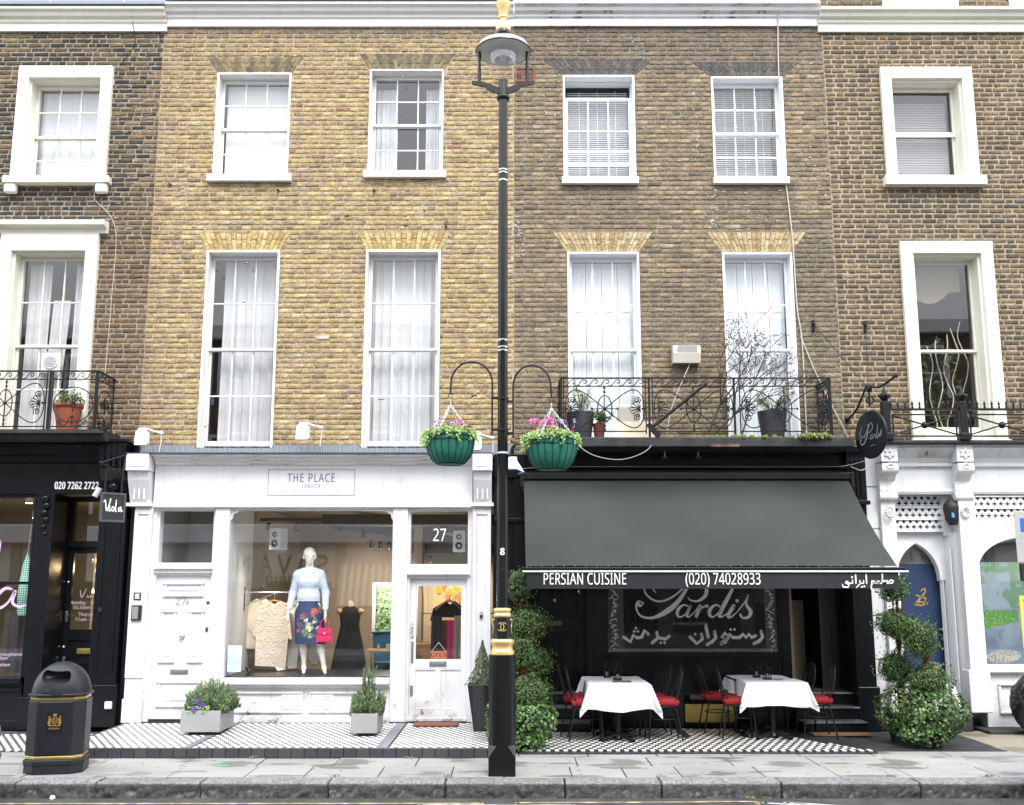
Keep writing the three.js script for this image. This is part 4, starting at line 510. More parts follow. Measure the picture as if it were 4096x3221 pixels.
{ // dining room seen through the glass and the open doorway
  const w = M(0.05, 0.04, 0.03, 0.9), bg = M(0.30, 0.25, 0.18, 0.85); mk('room', [bb(0.1, 4.8, 0.45, 0.5, -4.2, -0.4), bb(0.1, 4.8, 2.9, 3.0, -4.2, -0.2), bb(0.1, 4.8, 0.4, 3, -4.3, -4.2), bb(0.06, 0.1, 0.4, 3, -4.2, -0.4), bb(4.8, 4.84, 0.4, 3, -4.2, -0.4), bb(1.15, 1.2, 0.5, 2.9, -4.2, -0.4)], w, houseB);
  mk('room_panel', [bb(4.02, 4.2, 0.5, 2.0, -0.9, -0.86), bb(4.25, 4.45, 0.5, 1.75, -1.2, -1.15), bb(3.97, 4.01, 0.5, 2.9, -0.6, -0.5), bb(3.95, 4.5, 1.7, 2.9, -2.2, -2.15)], bg, houseB); mk('room_stair', [...Array(5)].map((_, i) => bb(4.05, 4.75, 2.75 - i * 0.17, 2.9 - i * 0.17, -1.9 + i * 0.22, -1.6 + i * 0.22)), M(0.05, 0.04, 0.03, 0.8), houseB); mk('door_curtain', [wavy(4.5, 4.76, 0.5, 2.8, -0.5, 3, 0.02)], M(0.03, 0.028, 0.028, 0.9), houseB);
  mk('wall_picture', [bb(3.2, 3.6, 1.5, 1.72, -3.0, -2.95), bb(2.5, 2.9, 1.9, 2.5, -3.6, -3.5)], M(0.35, 0.13, 0.05, 0.7), houseB); mk('back_bar', [bb(1.6, 3.6, 0.5, 1.35, -3.2, -2.7)], M(0.06, 0.035, 0.02, 0.5), houseB); mk('bottle_row', [...Array(14)].flatMap((_, i) => { const x = 1.7 + i * 0.13; return [cy(0.03, 0.03, 0.16, x, 1.35, -2.9, 8), cy(0.03, 0.01, 0.05, x, 1.51, -2.9, 8), cy(0.01, 0.01, 0.06, x, 1.56, -2.9, 6)]; }), M(0.12, 0.16, 0.12, 0.2), houseB);
  const sw = sub('shop_window', houseB, 'dark restaurant window with silver script and ornament'); sw.position.set(-2.45, 0, 0); gl(1.35, 3.75, 1.05, 2.9, 0.03, sw); const silver = M(0.55, 0.57, 0.56, 0.5), dull = M(0.045, 0.043, 0.038, 0.6);
  // side bands of floral scrollwork
  const fl = []; for (const [x0, s] of [[1.36, 1], [3.74, -1]]) for (let i = 0; i < 46; i++) { const y = 1.08 + i * 0.021, w = 0.02 + 0.05 * Math.abs(Math.sin(i * 1.7)), a = rr(-0.9, 0.9), cx = x0 + s * rr(0.01, 0.09); fl.push(ribbon([[cx, y, 0.002], [cx + s * w * 0.4, y + 0.02 + a * 0.01, 0.012], [cx + s * w, y + a * 0.05, 0.002]], 5).translate(0, 0, 0.036)); }
  mk('ornament', fl, silver, sw); mk('frosted_band', [bb(1.36, 1.58, 1.06, 2.88, 0.02, 0.024), bb(3.58, 3.745, 1.06, 2.88, 0.02, 0.024)], dull, sw);
  // lettering: script name, small line, Persian line
  const S = (arr) => ribbon(arr.map(([x, y, w]) => [x, y, w])), px = (u, v) => [1.314 + (u - 1283) * 0.00668, 1.954 - (v - 1245) * 0.00652], R = (list, k = 1) => S(list.map(([u, v, w]) => [...px(u, v), w * 0.0066 * k]));
  const name = [R([[1465, 1238, 5], [1440, 1275, 9], [1415, 1297, 11], [1385, 1311, 6], [1360, 1308, 4], [1350, 1292, 4], [1353, 1278, 5], [1362, 1280, 8]]), blob(...px(1358, 1283), 0.035),
    R([[1365, 1240, 2], [1372, 1262, 4], [1395, 1276, 4], [1425, 1268, 4], [1460, 1240, 3]]), R([[1384, 1240, 2], [1386, 1250, 3], [1392, 1258, 2]]), R([[1500, 1240, 7], [1498, 1262, 8], [1482, 1275, 5], [1466, 1274, 3], [1460, 1268, 2]]),
    R([[1462, 1288, 3], [1450, 1284, 4], [1438, 1294, 7], [1437, 1306, 6], [1445, 1309, 3], [1458, 1298, 3], [1466, 1284, 5], [1456, 1304, 7], [1461, 1309, 3], [1472, 1300, 2]]), R([[1472, 1300, 2], [1486, 1286, 6], [1476, 1308, 7]]), R([[1478, 1300, 2], [1492, 1288, 3], [1500, 1286, 7]]),
    R([[1530, 1289, 3], [1518, 1284, 4], [1506, 1294, 7], [1505, 1306, 6], [1513, 1309, 3], [1528, 1296, 3]]), R([[1560, 1240, 4], [1545, 1268, 8], [1526, 1303, 8], [1530, 1309, 4], [1542, 1302, 2]]), R([[1556, 1286, 8], [1544, 1306, 8], [1549, 1310, 4], [1562, 1300, 2]]), blob(...px(1564, 1275), 0.024),
    R([[1562, 1300, 2], [1580, 1278, 3], [1588, 1262, 3], [1583, 1282, 5], [1592, 1298, 8], [1586, 1310, 6], [1574, 1311, 4], [1570, 1305, 6]])];
  mk('lettering', name.map((g) => g.translate(0, 0, 0.038)), silver, sw, { label: 'silver script reading Pardis' });
  mk('lettering', [text('A taste of paradise', 0.03, FS, { depth: 0.001 }).translate(2.52, 1.425, 0.038)], M(0.22, 0.22, 0.21), sw);
  const P = (list) => ribbon(list.map(([u, v]) => [...px(u, v), 0.045]), 0, false), dots = (...l) => l.map(([u, v]) => at(new THREE.PlaneGeometry(0.032, 0.032), ...px(u, v), 0, 0, 0, 0.78));
  mk('lettering', [P([[1612, 1340], [1615, 1352], [1608, 1360], [1596, 1366]]), P([[1600, 1349], [1592, 1353], [1586, 1346], [1580, 1353], [1574, 1346], [1566, 1353], [1552, 1353], [1546, 1346], [1540, 1356], [1534, 1364], [1524, 1368], [1544, 1352], [1536, 1343], [1530, 1352]]), P([[1514, 1341], [1516, 1354], [1508, 1362], [1497, 1368]]), P([[1496, 1328], [1500, 1352]]), P([[1486, 1346], [1488, 1356], [1476, 1366], [1462, 1352]]), ...dots([1556, 1336], [1548, 1336], [1473, 1346]),
    P([[1418, 1350], [1410, 1356], [1398, 1354]]), P([[1392, 1342], [1394, 1354], [1382, 1364]]), P([[1374, 1346], [1366, 1338], [1360, 1352], [1350, 1354], [1342, 1348], [1336, 1362], [1322, 1352]]), ...dots([1408, 1364], [1400, 1364], [1352, 1340], [1344, 1340], [1348, 1333])].map((g) => g.translate(0, 0, 0.04)), silver, sw, { label: 'silver Persian lettering' }); }
// ---------------------------------------------------------------- black shopfront at left
const hV = (n, g, m = K.black, o) => mk(n, g, m, houseV, o);
hV('entablature', [sweepX([[0, 3.27], [0.12, 3.27], [0.12, 3.70], [0.17, 3.72], [0.2, 3.8], [0.26, 3.82], [0.3, 3.92], [0.34, 3.93], [0.34, 3.96], [0, 3.98]], -9.6, -5.9)]);
hV('lettering', [text('020 7262 2722', 0.076, FB, { depth: 0.006, space: 0.0, sx: 0.66 }).translate(-6.255, 3.335, 0.12)], K.letter, { label: 'white telephone number on the black fascia' });
hV('pilaster', [bb(-5.885, -5.5, 0.05, 3.27, -0.6, 0.16, 0.008), bb(-5.91, -5.46, 0.05, 0.62, -0.6, 0.22, 0.015), bb(-5.82, -5.78, 0.8, 3.1, 0.16, 0.175, 0.004), bb(-5.6, -5.56, 0.8, 3.1, 0.16, 0.175, 0.004), bb(-5.89, -5.46, 3.98, 4.03, 0, 0.42, 0.01), bb(-5.46, -5.4, 0, 3.98, -0.2, 0.1, 0.01)]);
hV('console', [flat([[-0.38, 3.98], [-0.02, 3.98], [-0.02, 3.3], [-0.14, 3.3], [-0.2, 3.45], [-0.32, 3.62], [-0.38, 3.8]], 0, 0.36).rotateY(Math.PI / 2).translate(-5.87, 0, 0), ...[0, 1, 2, 3].map((i) => bb(-5.83 + i * 0.085, -5.79 + i * 0.085, 3.62, 3.95, 0.36, 0.40, 0.01)), sph(0.07, -5.69, 3.36, 0.2), sph(0.05, -5.69, 3.26, 0.2)]);
hV('pilaster', [bb(-6.79, -6.56, 0.45, 3.27, -0.55, 0.12, 0.008), ...[0, 1, 2, 3, 4, 5].map((i) => sph(0.065 - i * 0.007, -6.67 + (i % 2 ? 0.015 : -0.01), 3.2 - i * 0.1, 0.13, 8)), bb(-6.84, -6.53, 0.0, 0.45, -0.55, 0.16, 0.01)]);
hV('shop_frame', [bb(-9.6, -6.84, 0.62, 0.71, -0.2, 0.14, 0.012), bb(-9.6, -6.84, 0.0, 0.62, -0.2, 0.06), bb(-9.6, -6.84, 0.52, 0.56, 0.06, 0.09, 0.01), bb(-9.6, -6.84, 0.0, 0.14, 0.06, 0.1, 0.01), bb(-9.6, -6.79, 1.985, 2.03, 0.0, 0.06, 0.008), bb(-6.86, -6.79, 0.71, 3.27, -0.1, 0.08), bb(-9.6, -6.86, 3.22, 3.27, -0.1, 0.08)]);
{ const w = sub('shop_window', houseV, 'boutique window with pink script letter'); w.position.set(7.4, 0, 0); gl(-9.6, -6.86, 0.71, 1.985, 0.03, w); gl(-9.6, -6.86, 2.03, 3.22, 0.03, w); const pink = M(0.62, 0.42, 0.62, 0.5);
  mk('lettering', [ribbon([[-7.1, 1.92, 0.03], [-7.2, 1.93, 0.045], [-7.31, 1.82, 0.05], [-7.32, 1.71, 0.045], [-7.25, 1.66, 0.04], [-7.14, 1.74, 0.03], [-7.05, 1.9, 0.035], [-7.08, 1.74, 0.04], [-6.99, 1.68, 0.035], [-6.88, 1.70, 0.02]]), ribbon([[-7.38, 2.25, 0.02], [-7.33, 2.6, 0.04], [-7.36, 2.1, 0.04]]), text('connaughtstreet', 0.028, FR, { depth: 0.001, center: false }).translate(-7.26, 1.0, 0), text('boutique', 0.028, FR, { depth: 0.001, center: false }).translate(-7.3, 0.95, 0), text('@violaboutique', 0.028, FR, { depth: 0.001, center: false }).translate(-7.42, 0.86, 0)].map((g) => g.translate(0, 0, 0.036)), pink, w);
  const f = sub('fanlight', houseV); f.position.set(7.4, 0, 0); mk('frame', [bb(-6.56, -5.885, 2.52, 2.62, -0.6, -0.44, 0.01), bb(-6.56, -6.5, 2.62, 3.27, -0.56, -0.46), bb(-5.95, -5.885, 2.62, 3.27, -0.56, -0.46), bb(-6.5, -5.95, 3.2, 3.27, -0.56, -0.46)], K.black, f); gl(-6.5, -5.95, 2.62, 3.2, -0.5, f);
  const d = sub('door', houseV, 'black boutique door with brass letterbox and opening hours'); d.position.set(7.4, 0, 0); mk('leaf', [bb(-6.56, -6.48, 0.25, 2.52, -0.56, -0.5, 0.005), bb(-5.97, -5.89, 0.25, 2.52, -0.56, -0.5, 0.005), bb(-6.48, -5.97, 2.44, 2.52, -0.56, -0.5, 0.005), bb(-6.48, -5.97, 1.18, 1.34, -0.56, -0.5, 0.005), bb(-6.48, -5.97, 0.25, 1.18, -0.56, -0.52), bb(-6.48, -5.97, 0.84, 0.90, -0.52, -0.5, 0.005)], K.black, d); gl(-6.48, -5.97, 1.34, 2.44, -0.53, d);
  mk('letterbox', [bb(-6.34, -6.12, 0.99, 1.07, -0.52, -0.5, 0.005), bb(-6.31, -6.15, 1.01, 1.05, -0.5, -0.492, 0.004)], K.brass, d); mk('handle', [bb(-6.54, -6.50, 1.45, 1.6, -0.5, -0.485, 0.006), rod([-6.52, 1.55, -0.48], [-6.45, 1.54, -0.44], 0.008), bb(-6.54, -6.5, 0.8, 0.95, -0.5, -0.485, 0.006), sph(0.025, -6.53, 1.09, -0.49), sph(0.02, -6.53, 2.02, -0.49)], K.chrome, d);
  const ink = M(0.6, 0.5, 0.55, 0.5), tt = (s, y, h) => text(s, h, FR, { depth: 0.001 }).translate(-6.22, y, -0.524); mk('lettering', [tt('Monday - Saturday', 1.70, 0.036), tt('10.30am - 6pm', 1.63, 0.036), tt('Thursday', 1.53, 0.036), tt('11am - 7pm', 1.46, 0.036), ...[[[-6.36, 1.9, 0.012], [-6.33, 1.8, 0.012], [-6.27, 1.93, 0.008]], [[-6.25, 1.83, 0.01], [-6.24, 1.8, 0.01], [-6.21, 1.82, 0.008], [-6.19, 1.83, 0.01], [-6.2, 1.8, 0.01], [-6.17, 1.81, 0.01], [-6.14, 1.83, 0.008], [-6.13, 1.92, 0.01], [-6.15, 1.83, 0.01], [-6.13, 1.8, 0.008], [-6.09, 1.83, 0.01], [-6.11, 1.8, 0.01], [-6.06, 1.81, 0.008]]].map((p) => ribbon(p).translate(0, 0, -0.523))], ink, d);
  hV('entry_step', [bb(-6.56, -5.88, 0, 0.12, -0.6, 0.25, 0.02), bb(-6.56, -5.88, 0.12, 0.24, -0.6, -0.1, 0.02)]); hV('socket_box', [bb(-5.6, -5.5, 0.3, 0.4, 0.22, 0.26, 0.01)], M(0.6, 0.58, 0.54, 0.5)); hV('door_bell', [cy(0.03, 0.03, 0.02, 0, 0, 0, 12).rotateX(Math.PI / 2).translate(-5.78, 1.64, 0.16)], K.blackMatt);
  const w2 = M(0.22, 0.19, 0.115, 0.9); mk('room', [bb(-9.6, -5.6, 0, 0.1, -4.2, -0.6), bb(-9.6, -5.6, 3.28, 3.4, -4.2, -0.2), bb(-9.6, -5.6, 0, 3.4, -4.3, -4.2), bb(-5.7, -5.6, 0, 3.4, -4.2, -0.6)], w2, houseV); mk('window_bed', [bb(-9.6, -6.84, 0.1, 0.66, -0.9, -0.2)], M(0.05, 0.045, 0.04, 0.8), houseV); }
// ---------------------------------------------------------------- white gothic shopfront at right
const hR = (n, g, m = K.stucco, o) => mk(n, g, m, houseR, o);
for (const [y0, y1] of [[0.0, 0.3], [0.31, 0.95], [0.96, 1.55], [1.56, 2.15], [2.16, 2.76], [2.77, 3.36], [3.37, 3.88]]) hR('stone_block', [bb(5.07, 5.25, y0, y1, -0.1, 0.12, 0.012)], y0 ? K.stucco : K.darkStone);
hR('frieze', [sweepX([[0, 3.26], [0.14, 3.26], [0.16, 3.30], [0.14, 3.33], [0.14, 3.64], [0.2, 3.66], [0.2, 3.70], [0.15, 3.72], [0.16, 3.78], [0.26, 3.86], [0.34, 3.90], [0.34, 3.95], [0, 3.97]], 5.25, 9.8)]);
const gcon = (x) => { const g = [bb(x, x + 0.24, 3.70, 3.95, 0, 0.38, 0.01), flat([[-0.38, 3.68], [-0.05, 3.68], [-0.05, 3.22], [-0.22, 3.22], [-0.24, 3.32], [-0.22, 3.44], [-0.3, 3.52], [-0.38, 3.58]], 0, 0.22).rotateY(Math.PI / 2).translate(x + 0.01, 0, 0), at(cy(0.06, 0.06, 0.25, 0, -0.125, 0, 14), x + 0.12, 3.22, 0.22, 0, 0, Math.PI / 2), at(cy(0.065, 0.065, 0.23, 0, -0.115, 0, 14), x + 0.12, 3.6, 0.33, 0, 0, Math.PI / 2)]; for (let i = 0; i < 12; i++) { const a = i / 12 * 6.283, r = i % 2 ? 0.06 : 0.035; g.push(sph(0.024, x + 0.12 + Math.cos(a) * r, 3.82 + Math.sin(a) * r, 0.385, 6), sph(0.02, x + 0.12 + Math.cos(a) * 0.05, 3.0 + Math.sin(a) * 0.07, 0.27, 6), sph(0.018, x + 0.12 + Math.cos(a) * 0.045, 3.64 + Math.sin(a) * 0.03, 0.39, 6)); } return g; };
hR('console', gcon(5.235)); hR('console', gcon(6.31)); hR('console', gcon(8.3));
hR('pilaster', [bb(5.25, 5.46, 0.0, 3.22, -0.3, 0.2, 0.01), bb(5.22, 5.5, 0.0, 0.7, -0.3, 0.24, 0.015)]); hR('pilaster', [bb(6.34, 6.58, 0.25, 3.22, -0.3, 0.24, 0.01), bb(6.3, 6.6, 0.25, 0.82, -0.3, 0.27, 0.015)]); hR('pilaster', [bb(8.3, 8.55, 0, 3.22, -0.3, 0.24)]);
hR('plinth', [bb(5.92, 6.3, 0, 0.25, -0.3, 0.3, 0.02)], K.darkStone); hR('plinth_step', [bb(6.4, 9.8, -0.02, 0.05, 0, 0.55, 0.02)], K.darkStone);
const latticePanel = (x0, x1, y0, rows, z) => { const c = 0.094, n = Math.floor((x1 - x0) / c), ox = (x1 - x0 - n * c) / 2, rh = 0.17, holes = []; for (let r = 0; r < rows; r++) for (let i = 0; i < n; i++) { const cx = x0 + ox + (i + 0.5) * c, b = y0 + 0.03 + r * rh; const p = 0.034, q = 0.011; holes.push([[cx - p, b + 0.045 - q], [cx - q, b + 0.045 - q], [cx - q, b + 0.045 - p], [cx + q, b + 0.045 - p], [cx + q, b + 0.045 - q], [cx + p, b + 0.045 - q], [cx + p, b + 0.045 + q], [cx + q, b + 0.045 + q], [cx + q, b + 0.045 + p], [cx - q, b + 0.045 + p], [cx - q, b + 0.045 + q], [cx - p, b + 0.045 + q]]); const d = cx + c / 2 < x1 - 0.05 ? c / 2 : -1e3; if (d > 0) holes.push([[cx + d - 0.03, b + 0.13], [cx + d - 0.012, b + 0.095], [cx + d + 0.012, b + 0.095], [cx + d + 0.03, b + 0.13], [cx + d + 0.03, b + 0.145], [cx + d - 0.03, b + 0.145]]); } return [flat(rectPts(x0, x1, y0, y0 + rows * rh + 0.03), z, 0.05, holes), ...[...Array(rows + 1)].map((_, r) => bb(x0, x1, y0 + r * rh, y0 + 0.022 + r * rh, z + 0.05, z + 0.07, 0.005))]; };
hR('lattice_screen', latticePanel(5.46, 6.24, 2.73, 3, -0.1)); hR('lattice_screen', latticePanel(6.58, 8.3, 2.88, 2, 0.05));
hR('screen_back', [bb(5.46, 6.34, 2.73, 3.26, -0.4, -0.35), bb(6.58, 8.3, 2.88, 3.26, -0.2, -0.15)], K.dark);
hR('door_jamb', [at(bx(0.03, 2.7, 0.36), 6.28, 1.37, -0.06, 0, 0.35), at(bx(0.02, 2.0, 0.06), 6.25, 1.5, 0.02, 0, 0.35), at(bx(0.02, 2.0, 0.06), 6.19, 1.5, -0.16, 0, 0.35), bb(6.22, 6.34, 2.68, 3.26, -0.3, 0)]);
{ const A = new THREE.Shape([V2(5.46, 2.73), V2(6.24, 2.73), V2(6.24, 2.05), V2(6.17, 2.05)]); A.quadraticCurveTo(6.16, 2.42, 5.84, 2.58); A.quadraticCurveTo(5.54, 2.42, 5.53, 2.05); A.lineTo(5.46, 2.05); hR('door_arch', [new THREE.ExtrudeGeometry(A, { depth: 0.1, bevelEnabled: true, bevelSize: 0.012, bevelThickness: 0.02, bevelSegments: 2 }).translate(0, 0, -0.24), bb(5.46, 5.53, 0, 2.05, -0.26, -0.12)]);
  const d = sub('door', houseR, 'navy blue arched door with a gold script emblem'); d.position.set(-7, 0, 0); mk('leaf', [bb(5.5, 6.24, 0.06, 2.28, -0.34, -0.3)], M(0.02, 0.042, 0.10, 0.4), d); gl(5.5, 6.24, 2.28, 2.7, -0.32, d); const g = M(0.5, 0.36, 0.1, 0.4, { metalness: 0.4 });
  mk('emblem', [ribbon([[5.93, 1.89, 0.014], [5.99, 1.93, 0.02], [5.99, 1.87, 0.02], [5.91, 1.78, 0.028], [5.85, 1.71, 0.026], [5.92, 1.74, 0.018], [6.0, 1.71, 0.02], [6.03, 1.74, 0.01]]), ribbon([[5.86, 1.84, 0.02], [5.95, 1.80, 0.018], [6.0, 1.79, 0.02], [5.98, 1.74, 0.014]]), ribbon([[5.83, 1.70, 0.018], [5.93, 1.69, 0.02], [6.01, 1.72, 0.012]])].map((q) => q.translate(0, 0, -0.297)), g, d); mk('knob', [sph(0.028, 6.2, 1.35, -0.26)], K.brass, d);
  const W = new THREE.Shape([V2(6.58, 2.88), V2(8.3, 2.88), V2(8.3, 2.3), V2(7.95, 2.3)]); W.quadraticCurveTo(7.75, 2.6, 7.27, 2.66); W.quadraticCurveTo(6.75, 2.6, 6.63, 2.3); W.lineTo(6.58, 2.3); hR('window_arch', [new THREE.ExtrudeGeometry(W, { depth: 0.08, bevelEnabled: true, bevelSize: 0.012, bevelThickness: 0.015, bevelSegments: 2 }).translate(0, 0, 0.02)]);
  const w = sub('shop_window', houseR, 'window filled by a grey and green abstract painting'); w.position.set(-7, 0, 0); mk('frame', [bb(6.58, 6.63, 0.88, 2.3, 0, 0.12, 0.01), bb(7.95, 8.3, 0.88, 2.3, 0, 0.12), bb(6.58, 8.3, 0.78, 0.88, -0.1, 0.2, 0.012)], K.stucco, w); gl(6.6, 8.0, 0.88, 2.65, 0.03, w);
  const art = canvasTex(256, 256, (x) => { for (let j = 0; j < 256; j++) for (let i = 0; i < 256; i++) { const n = fbm(i * 0.03, j * 0.03, 4, 5), m = fbm(i * 0.05, j * 0.025, 14, 4), s = j / 256; let c = mixc([170, 184, 192], [118, 132, 152], clamp((s - 0.45) * 2.2 + (n - 0.5) * 1.6)); if ((m > 0.62 && s < 0.45) || (s < 0.09 + 0.1 * (n - 0.3) && s > 0.04)) c = mixc(c, [120, 168, 105], 0.75); if (i < 105 + 40 * (n - 0.5) && s > 0.47 && s < 0.6 + 0.14 * (0.5 - i / 170)) c = hash(i >> 1, j >> 1, 4) > 0.85 ? [205, 190, 150] : [96, 165, 70]; if (Math.hypot((i - 62) / 40, (j - 236) / 16) < 0.6 + n) c = hash(i >> 1, j >> 1, 6) > 0.5 ? [214, 206, 176] : [150, 152, 150]; c = mixc(c, [80, 92, 110], 0.4 * sstep(0.6, 0.7, m) * s); x.fillStyle = `rgb(${c.map((v) => v | 0).join(',')})`; x.fillRect(i, j, 1, 1); } });
  mk('painting', [new THREE.PlaneGeometry(1.4, 1.42).translate(7.28, 1.59, 0.0)], new THREE.MeshStandardMaterial({ map: art, color: C(0.55, 0.58, 0.62), roughness: 0.8, side: THREE.DoubleSide }), w, { uv: true }); mk('backing', [bb(6.58, 8.3, 0.7, 2.9, -0.14, -0.1)], K.dark, w);
  hR('stall_riser', [bb(6.58, 9.8, 0.05, 0.78, -0.1, 0.12), bb(6.75, 8.1, 0.60, 0.64, 0.12, 0.16, 0.015), bb(6.75, 8.1, 0.22, 0.26, 0.12, 0.16, 0.015), bb(6.75, 6.79, 0.26, 0.60, 0.12, 0.15, 0.012)]); hR('shop_side', [bb(8.55, 9.8, 0.78, 3.26, -0.1, 0.1), bb(5.46, 6.34, 0, 3.2, -0.6, -0.5)], K.stucco); hR('number', [text('31', 0.11, FB, { depth: 0.01 }).translate(5.37, 1.5, 0.2)], K.blackMatt); }

// ---------------------------------------------------------------- balconies (parts of the houses)
const spiral = (cx, cy, r, turns, a0, dir = 1, z = 0) => { const p = []; for (let i = 0; i <= turns * 10; i++) { const t = i / (turns * 10), a = a0 + dir * t * turns * 6.283, q = r * (1 - 0.82 * t); p.push([cx + Math.cos(a) * q, cy + Math.sin(a) * q, z]); } return p; };
function scrollBand(w, y, n) { const g = [], u = w / n; for (let i = 0; i < n; i++) { const x = i * u; g.push(tube([[x, y], [x + u * 0.3, y + 0.004], [x + u * 0.5, y + 0.035], [x + u * 0.68, y + 0.075], [x + u * 0.95, y + 0.085], [x + u * 1.08, y + 0.06], [x + u * 0.98, y + 0.03], [x + u * 0.84, y + 0.04], [x + u * 0.88, y + 0.058]], 0.007, 18, 4)); } return g; }
function palmette(x, y, dir, s = 1) { const g = []; for (let i = -3; i <= 3; i++) { const a = i * 0.36, l = (0.17 - Math.abs(i) * 0.016) * s, ux = Math.cos(a) * dir, uy = Math.sin(a), px = -uy, py = ux, P = (t, o) => [x + ux * l * t + px * o, y + uy * l * t + py * o, 0.004]; g.push(tube([P(0.15, 0), P(0.6, 0.014 * s), P(0.95, 0.017 * s), P(1.02, 0), P(0.95, -0.017 * s), P(0.6, -0.014 * s), P(0.15, 0)], 0.0055, 14, 4)); } for (const k of [1, -1]) g.push(tube(spiral(x + dir * 0.055 * s, y + k * 0.125 * s, 0.05 * s, 1.6, k * dir > 0 ? -2.2 : (dir > 0 ? 2.2 : -0.9), -k * dir), 0.0075, 26, 4)); g.push(sph(0.018, x - dir * 0.02, y, 0, 6), sph(0.014, x - dir * 0.06, y, 0, 6), rod([x - dir * 0.08, y, 0], [x + dir * 0.05, y, 0], 0.007)); return g; }
function railPanel(w, h) { // local: x from 0 to w, y from 0 to h
  const g = [bb(0, 0.016, 0, h, -0.008, 0.008), bb(w - 0.016, w, 0, h, -0.008, 0.008), bb(0, w, 0.03, 0.046, -0.007, 0.007), bb(0, w, h - 0.115, h - 0.1, -0.007, 0.007), ...scrollBand(w - 0.06, h - 0.1, 7)];
  const m = (h - 0.07) / 2 - 0.0, cx = w / 2, pts = []; for (let i = 0; i < 40; i++) { const t = i / 40 * 6.283; pts.push([cx + (w * 0.475) * Math.sin(t), m + (h * 0.37) * Math.sin(2 * t) * (0.75 + 0.25 * Math.abs(Math.sin(t)))]); } g.push(tube(pts, 0.008, 80, 4, true));
  const el = []; for (let i = 0; i < 20; i++) { const t = i / 20 * 6.283; el.push([cx + 0.1 * Math.cos(t), m + 0.19 * Math.sin(t)]); } g.push(tube(el, 0.008, 40, 4, true));
  g.push(bb(cx - 0.006, cx + 0.006, 0.04, h - 0.11, -0.005, 0.005), rod([cx - 0.18, m, 0], [cx + 0.18, m, 0], 0.007), sph(0.026, cx, m, 0, 8)); for (const [x, y] of [[-0.18, 0], [0.18, 0], [0, 0.24], [0, -0.24], [0, 0.3], [0, -0.3]]) g.push(sph(0.018, cx + x, m + y, 0, 6));
  g.push(...palmette(0.07, m, 1), ...palmette(w - 0.07, m, -1)); return g;
}
function narrowPanel(w, h) { const g = [bb(0, 0.014, 0, h, -0.008, 0.008), bb(w - 0.014, w, 0, h, -0.008, 0.008), bb(0, w, 0.03, 0.046, -0.007, 0.007), bb(0, w, h - 0.115, h - 0.1, -0.007, 0.007), ...scrollBand(w - 0.05, h - 0.1, 4)], cx = w / 2, el = []; for (let i = 0; i < 24; i++) { const t = i / 24 * 6.283; el.push([cx + (w / 2 - 0.03) * Math.cos(t), 0.35 + 0.25 * Math.sin(t)]); } g.push(tube(el, 0.008, 40, 4, true)); for (const q of palmette(0, 0, 1)) g.push(q.rotateZ(Math.PI / 2).translate(cx, 0.33, 0)); g.push(tube(spiral(cx - 0.17, 0.1, 0.05, 1.5, 0, 1), 0.007, 20, 4), tube(spiral(cx + 0.17, 0.1, 0.05, 1.5, 3.1, -1), 0.007, 20, 4), tube([[cx - 0.2, 0.12], [cx - 0.1, 0.05], [cx, 0.2], [cx + 0.1, 0.05], [cx + 0.2, 0.12]], 0.008), rod([cx, 0.06, 0], [cx, 0.2, 0], 0.01)); return g; }
const moved = (gs, x, y, z, ry = 0) => gs.map((g) => { if (ry) g.rotateY(ry); return g.translate(x, y, z); });
{ const b = sub('balcony', houseB, 'black iron balcony on a dark stone slab'); b.position.set(-2.45, 0, 0); const z = 0.62, y = 4.06, h = 0.79;
  mk('slab', [bb(0.2, 4.75, 3.86, 4.0, -0.05, 0.76, 0.02), bb(0.3, 4.6, 3.83, 3.86, 0, 0.6)], K.darkStone, b);
  for (const [x, w] of [[0.72, 1.17], [1.97, 1.17], [3.2, 1.27]]) mk('railing_panel', moved(railPanel(w, h), x, y, z), K.iron, b);
  mk('railing_panel', moved(railPanel(0.6, h), 4.49, y, z - 0.02, Math.PI / 2), K.iron, b); mk('railing_panel', moved(railPanel(0.6, h), 0.69, y, z - 0.02, Math.PI / 2), K.iron, b);
  mk('top_rail', [bb(0.68, 4.5, y + h, y + h + 0.018, z - 0.016, z + 0.016), bb(0.674, 0.706, y + h, y + h + 0.018, 0, z - 0.016), bb(4.474, 4.506, y + h, y + h + 0.018, 0, z - 0.016)], K.iron, b); for (const x of [0.695, 1.93, 3.13, 4.485]) mk('post', [bb(x - 0.014, x + 0.014, 4.0, y + h, z - 0.014, z + 0.014)], K.iron, b);
  mk('moss_patch', [...Array(60)].map(() => { const x = rr(2.6, 4.6); return at(new THREE.SphereGeometry(rr(0.015, 0.05), 6, 4), x, 4.0, rr(0.62, 0.76), 0, 0, 0).scale(1, 1, 1); }).map((g) => g), M(0.10, 0.12, 0.035, 0.95), b, { kind: 'stuff' }); mk('worn_edge', [bb(2.75, 3.15, 3.865, 3.905, 0.757, 0.763)], M(0.30, 0.2, 0.16, 0.9, { map: T.granite }), b);
  mk('ceiling_bolt', [2.15, 2.62].flatMap((x) => [cy(0.012, 0.012, 0.1, x, 3.74, 0.5, 6), cy(0.05, 0.03, 0.02, x, 3.735, 0.5, 10)]), K.steel, b); }
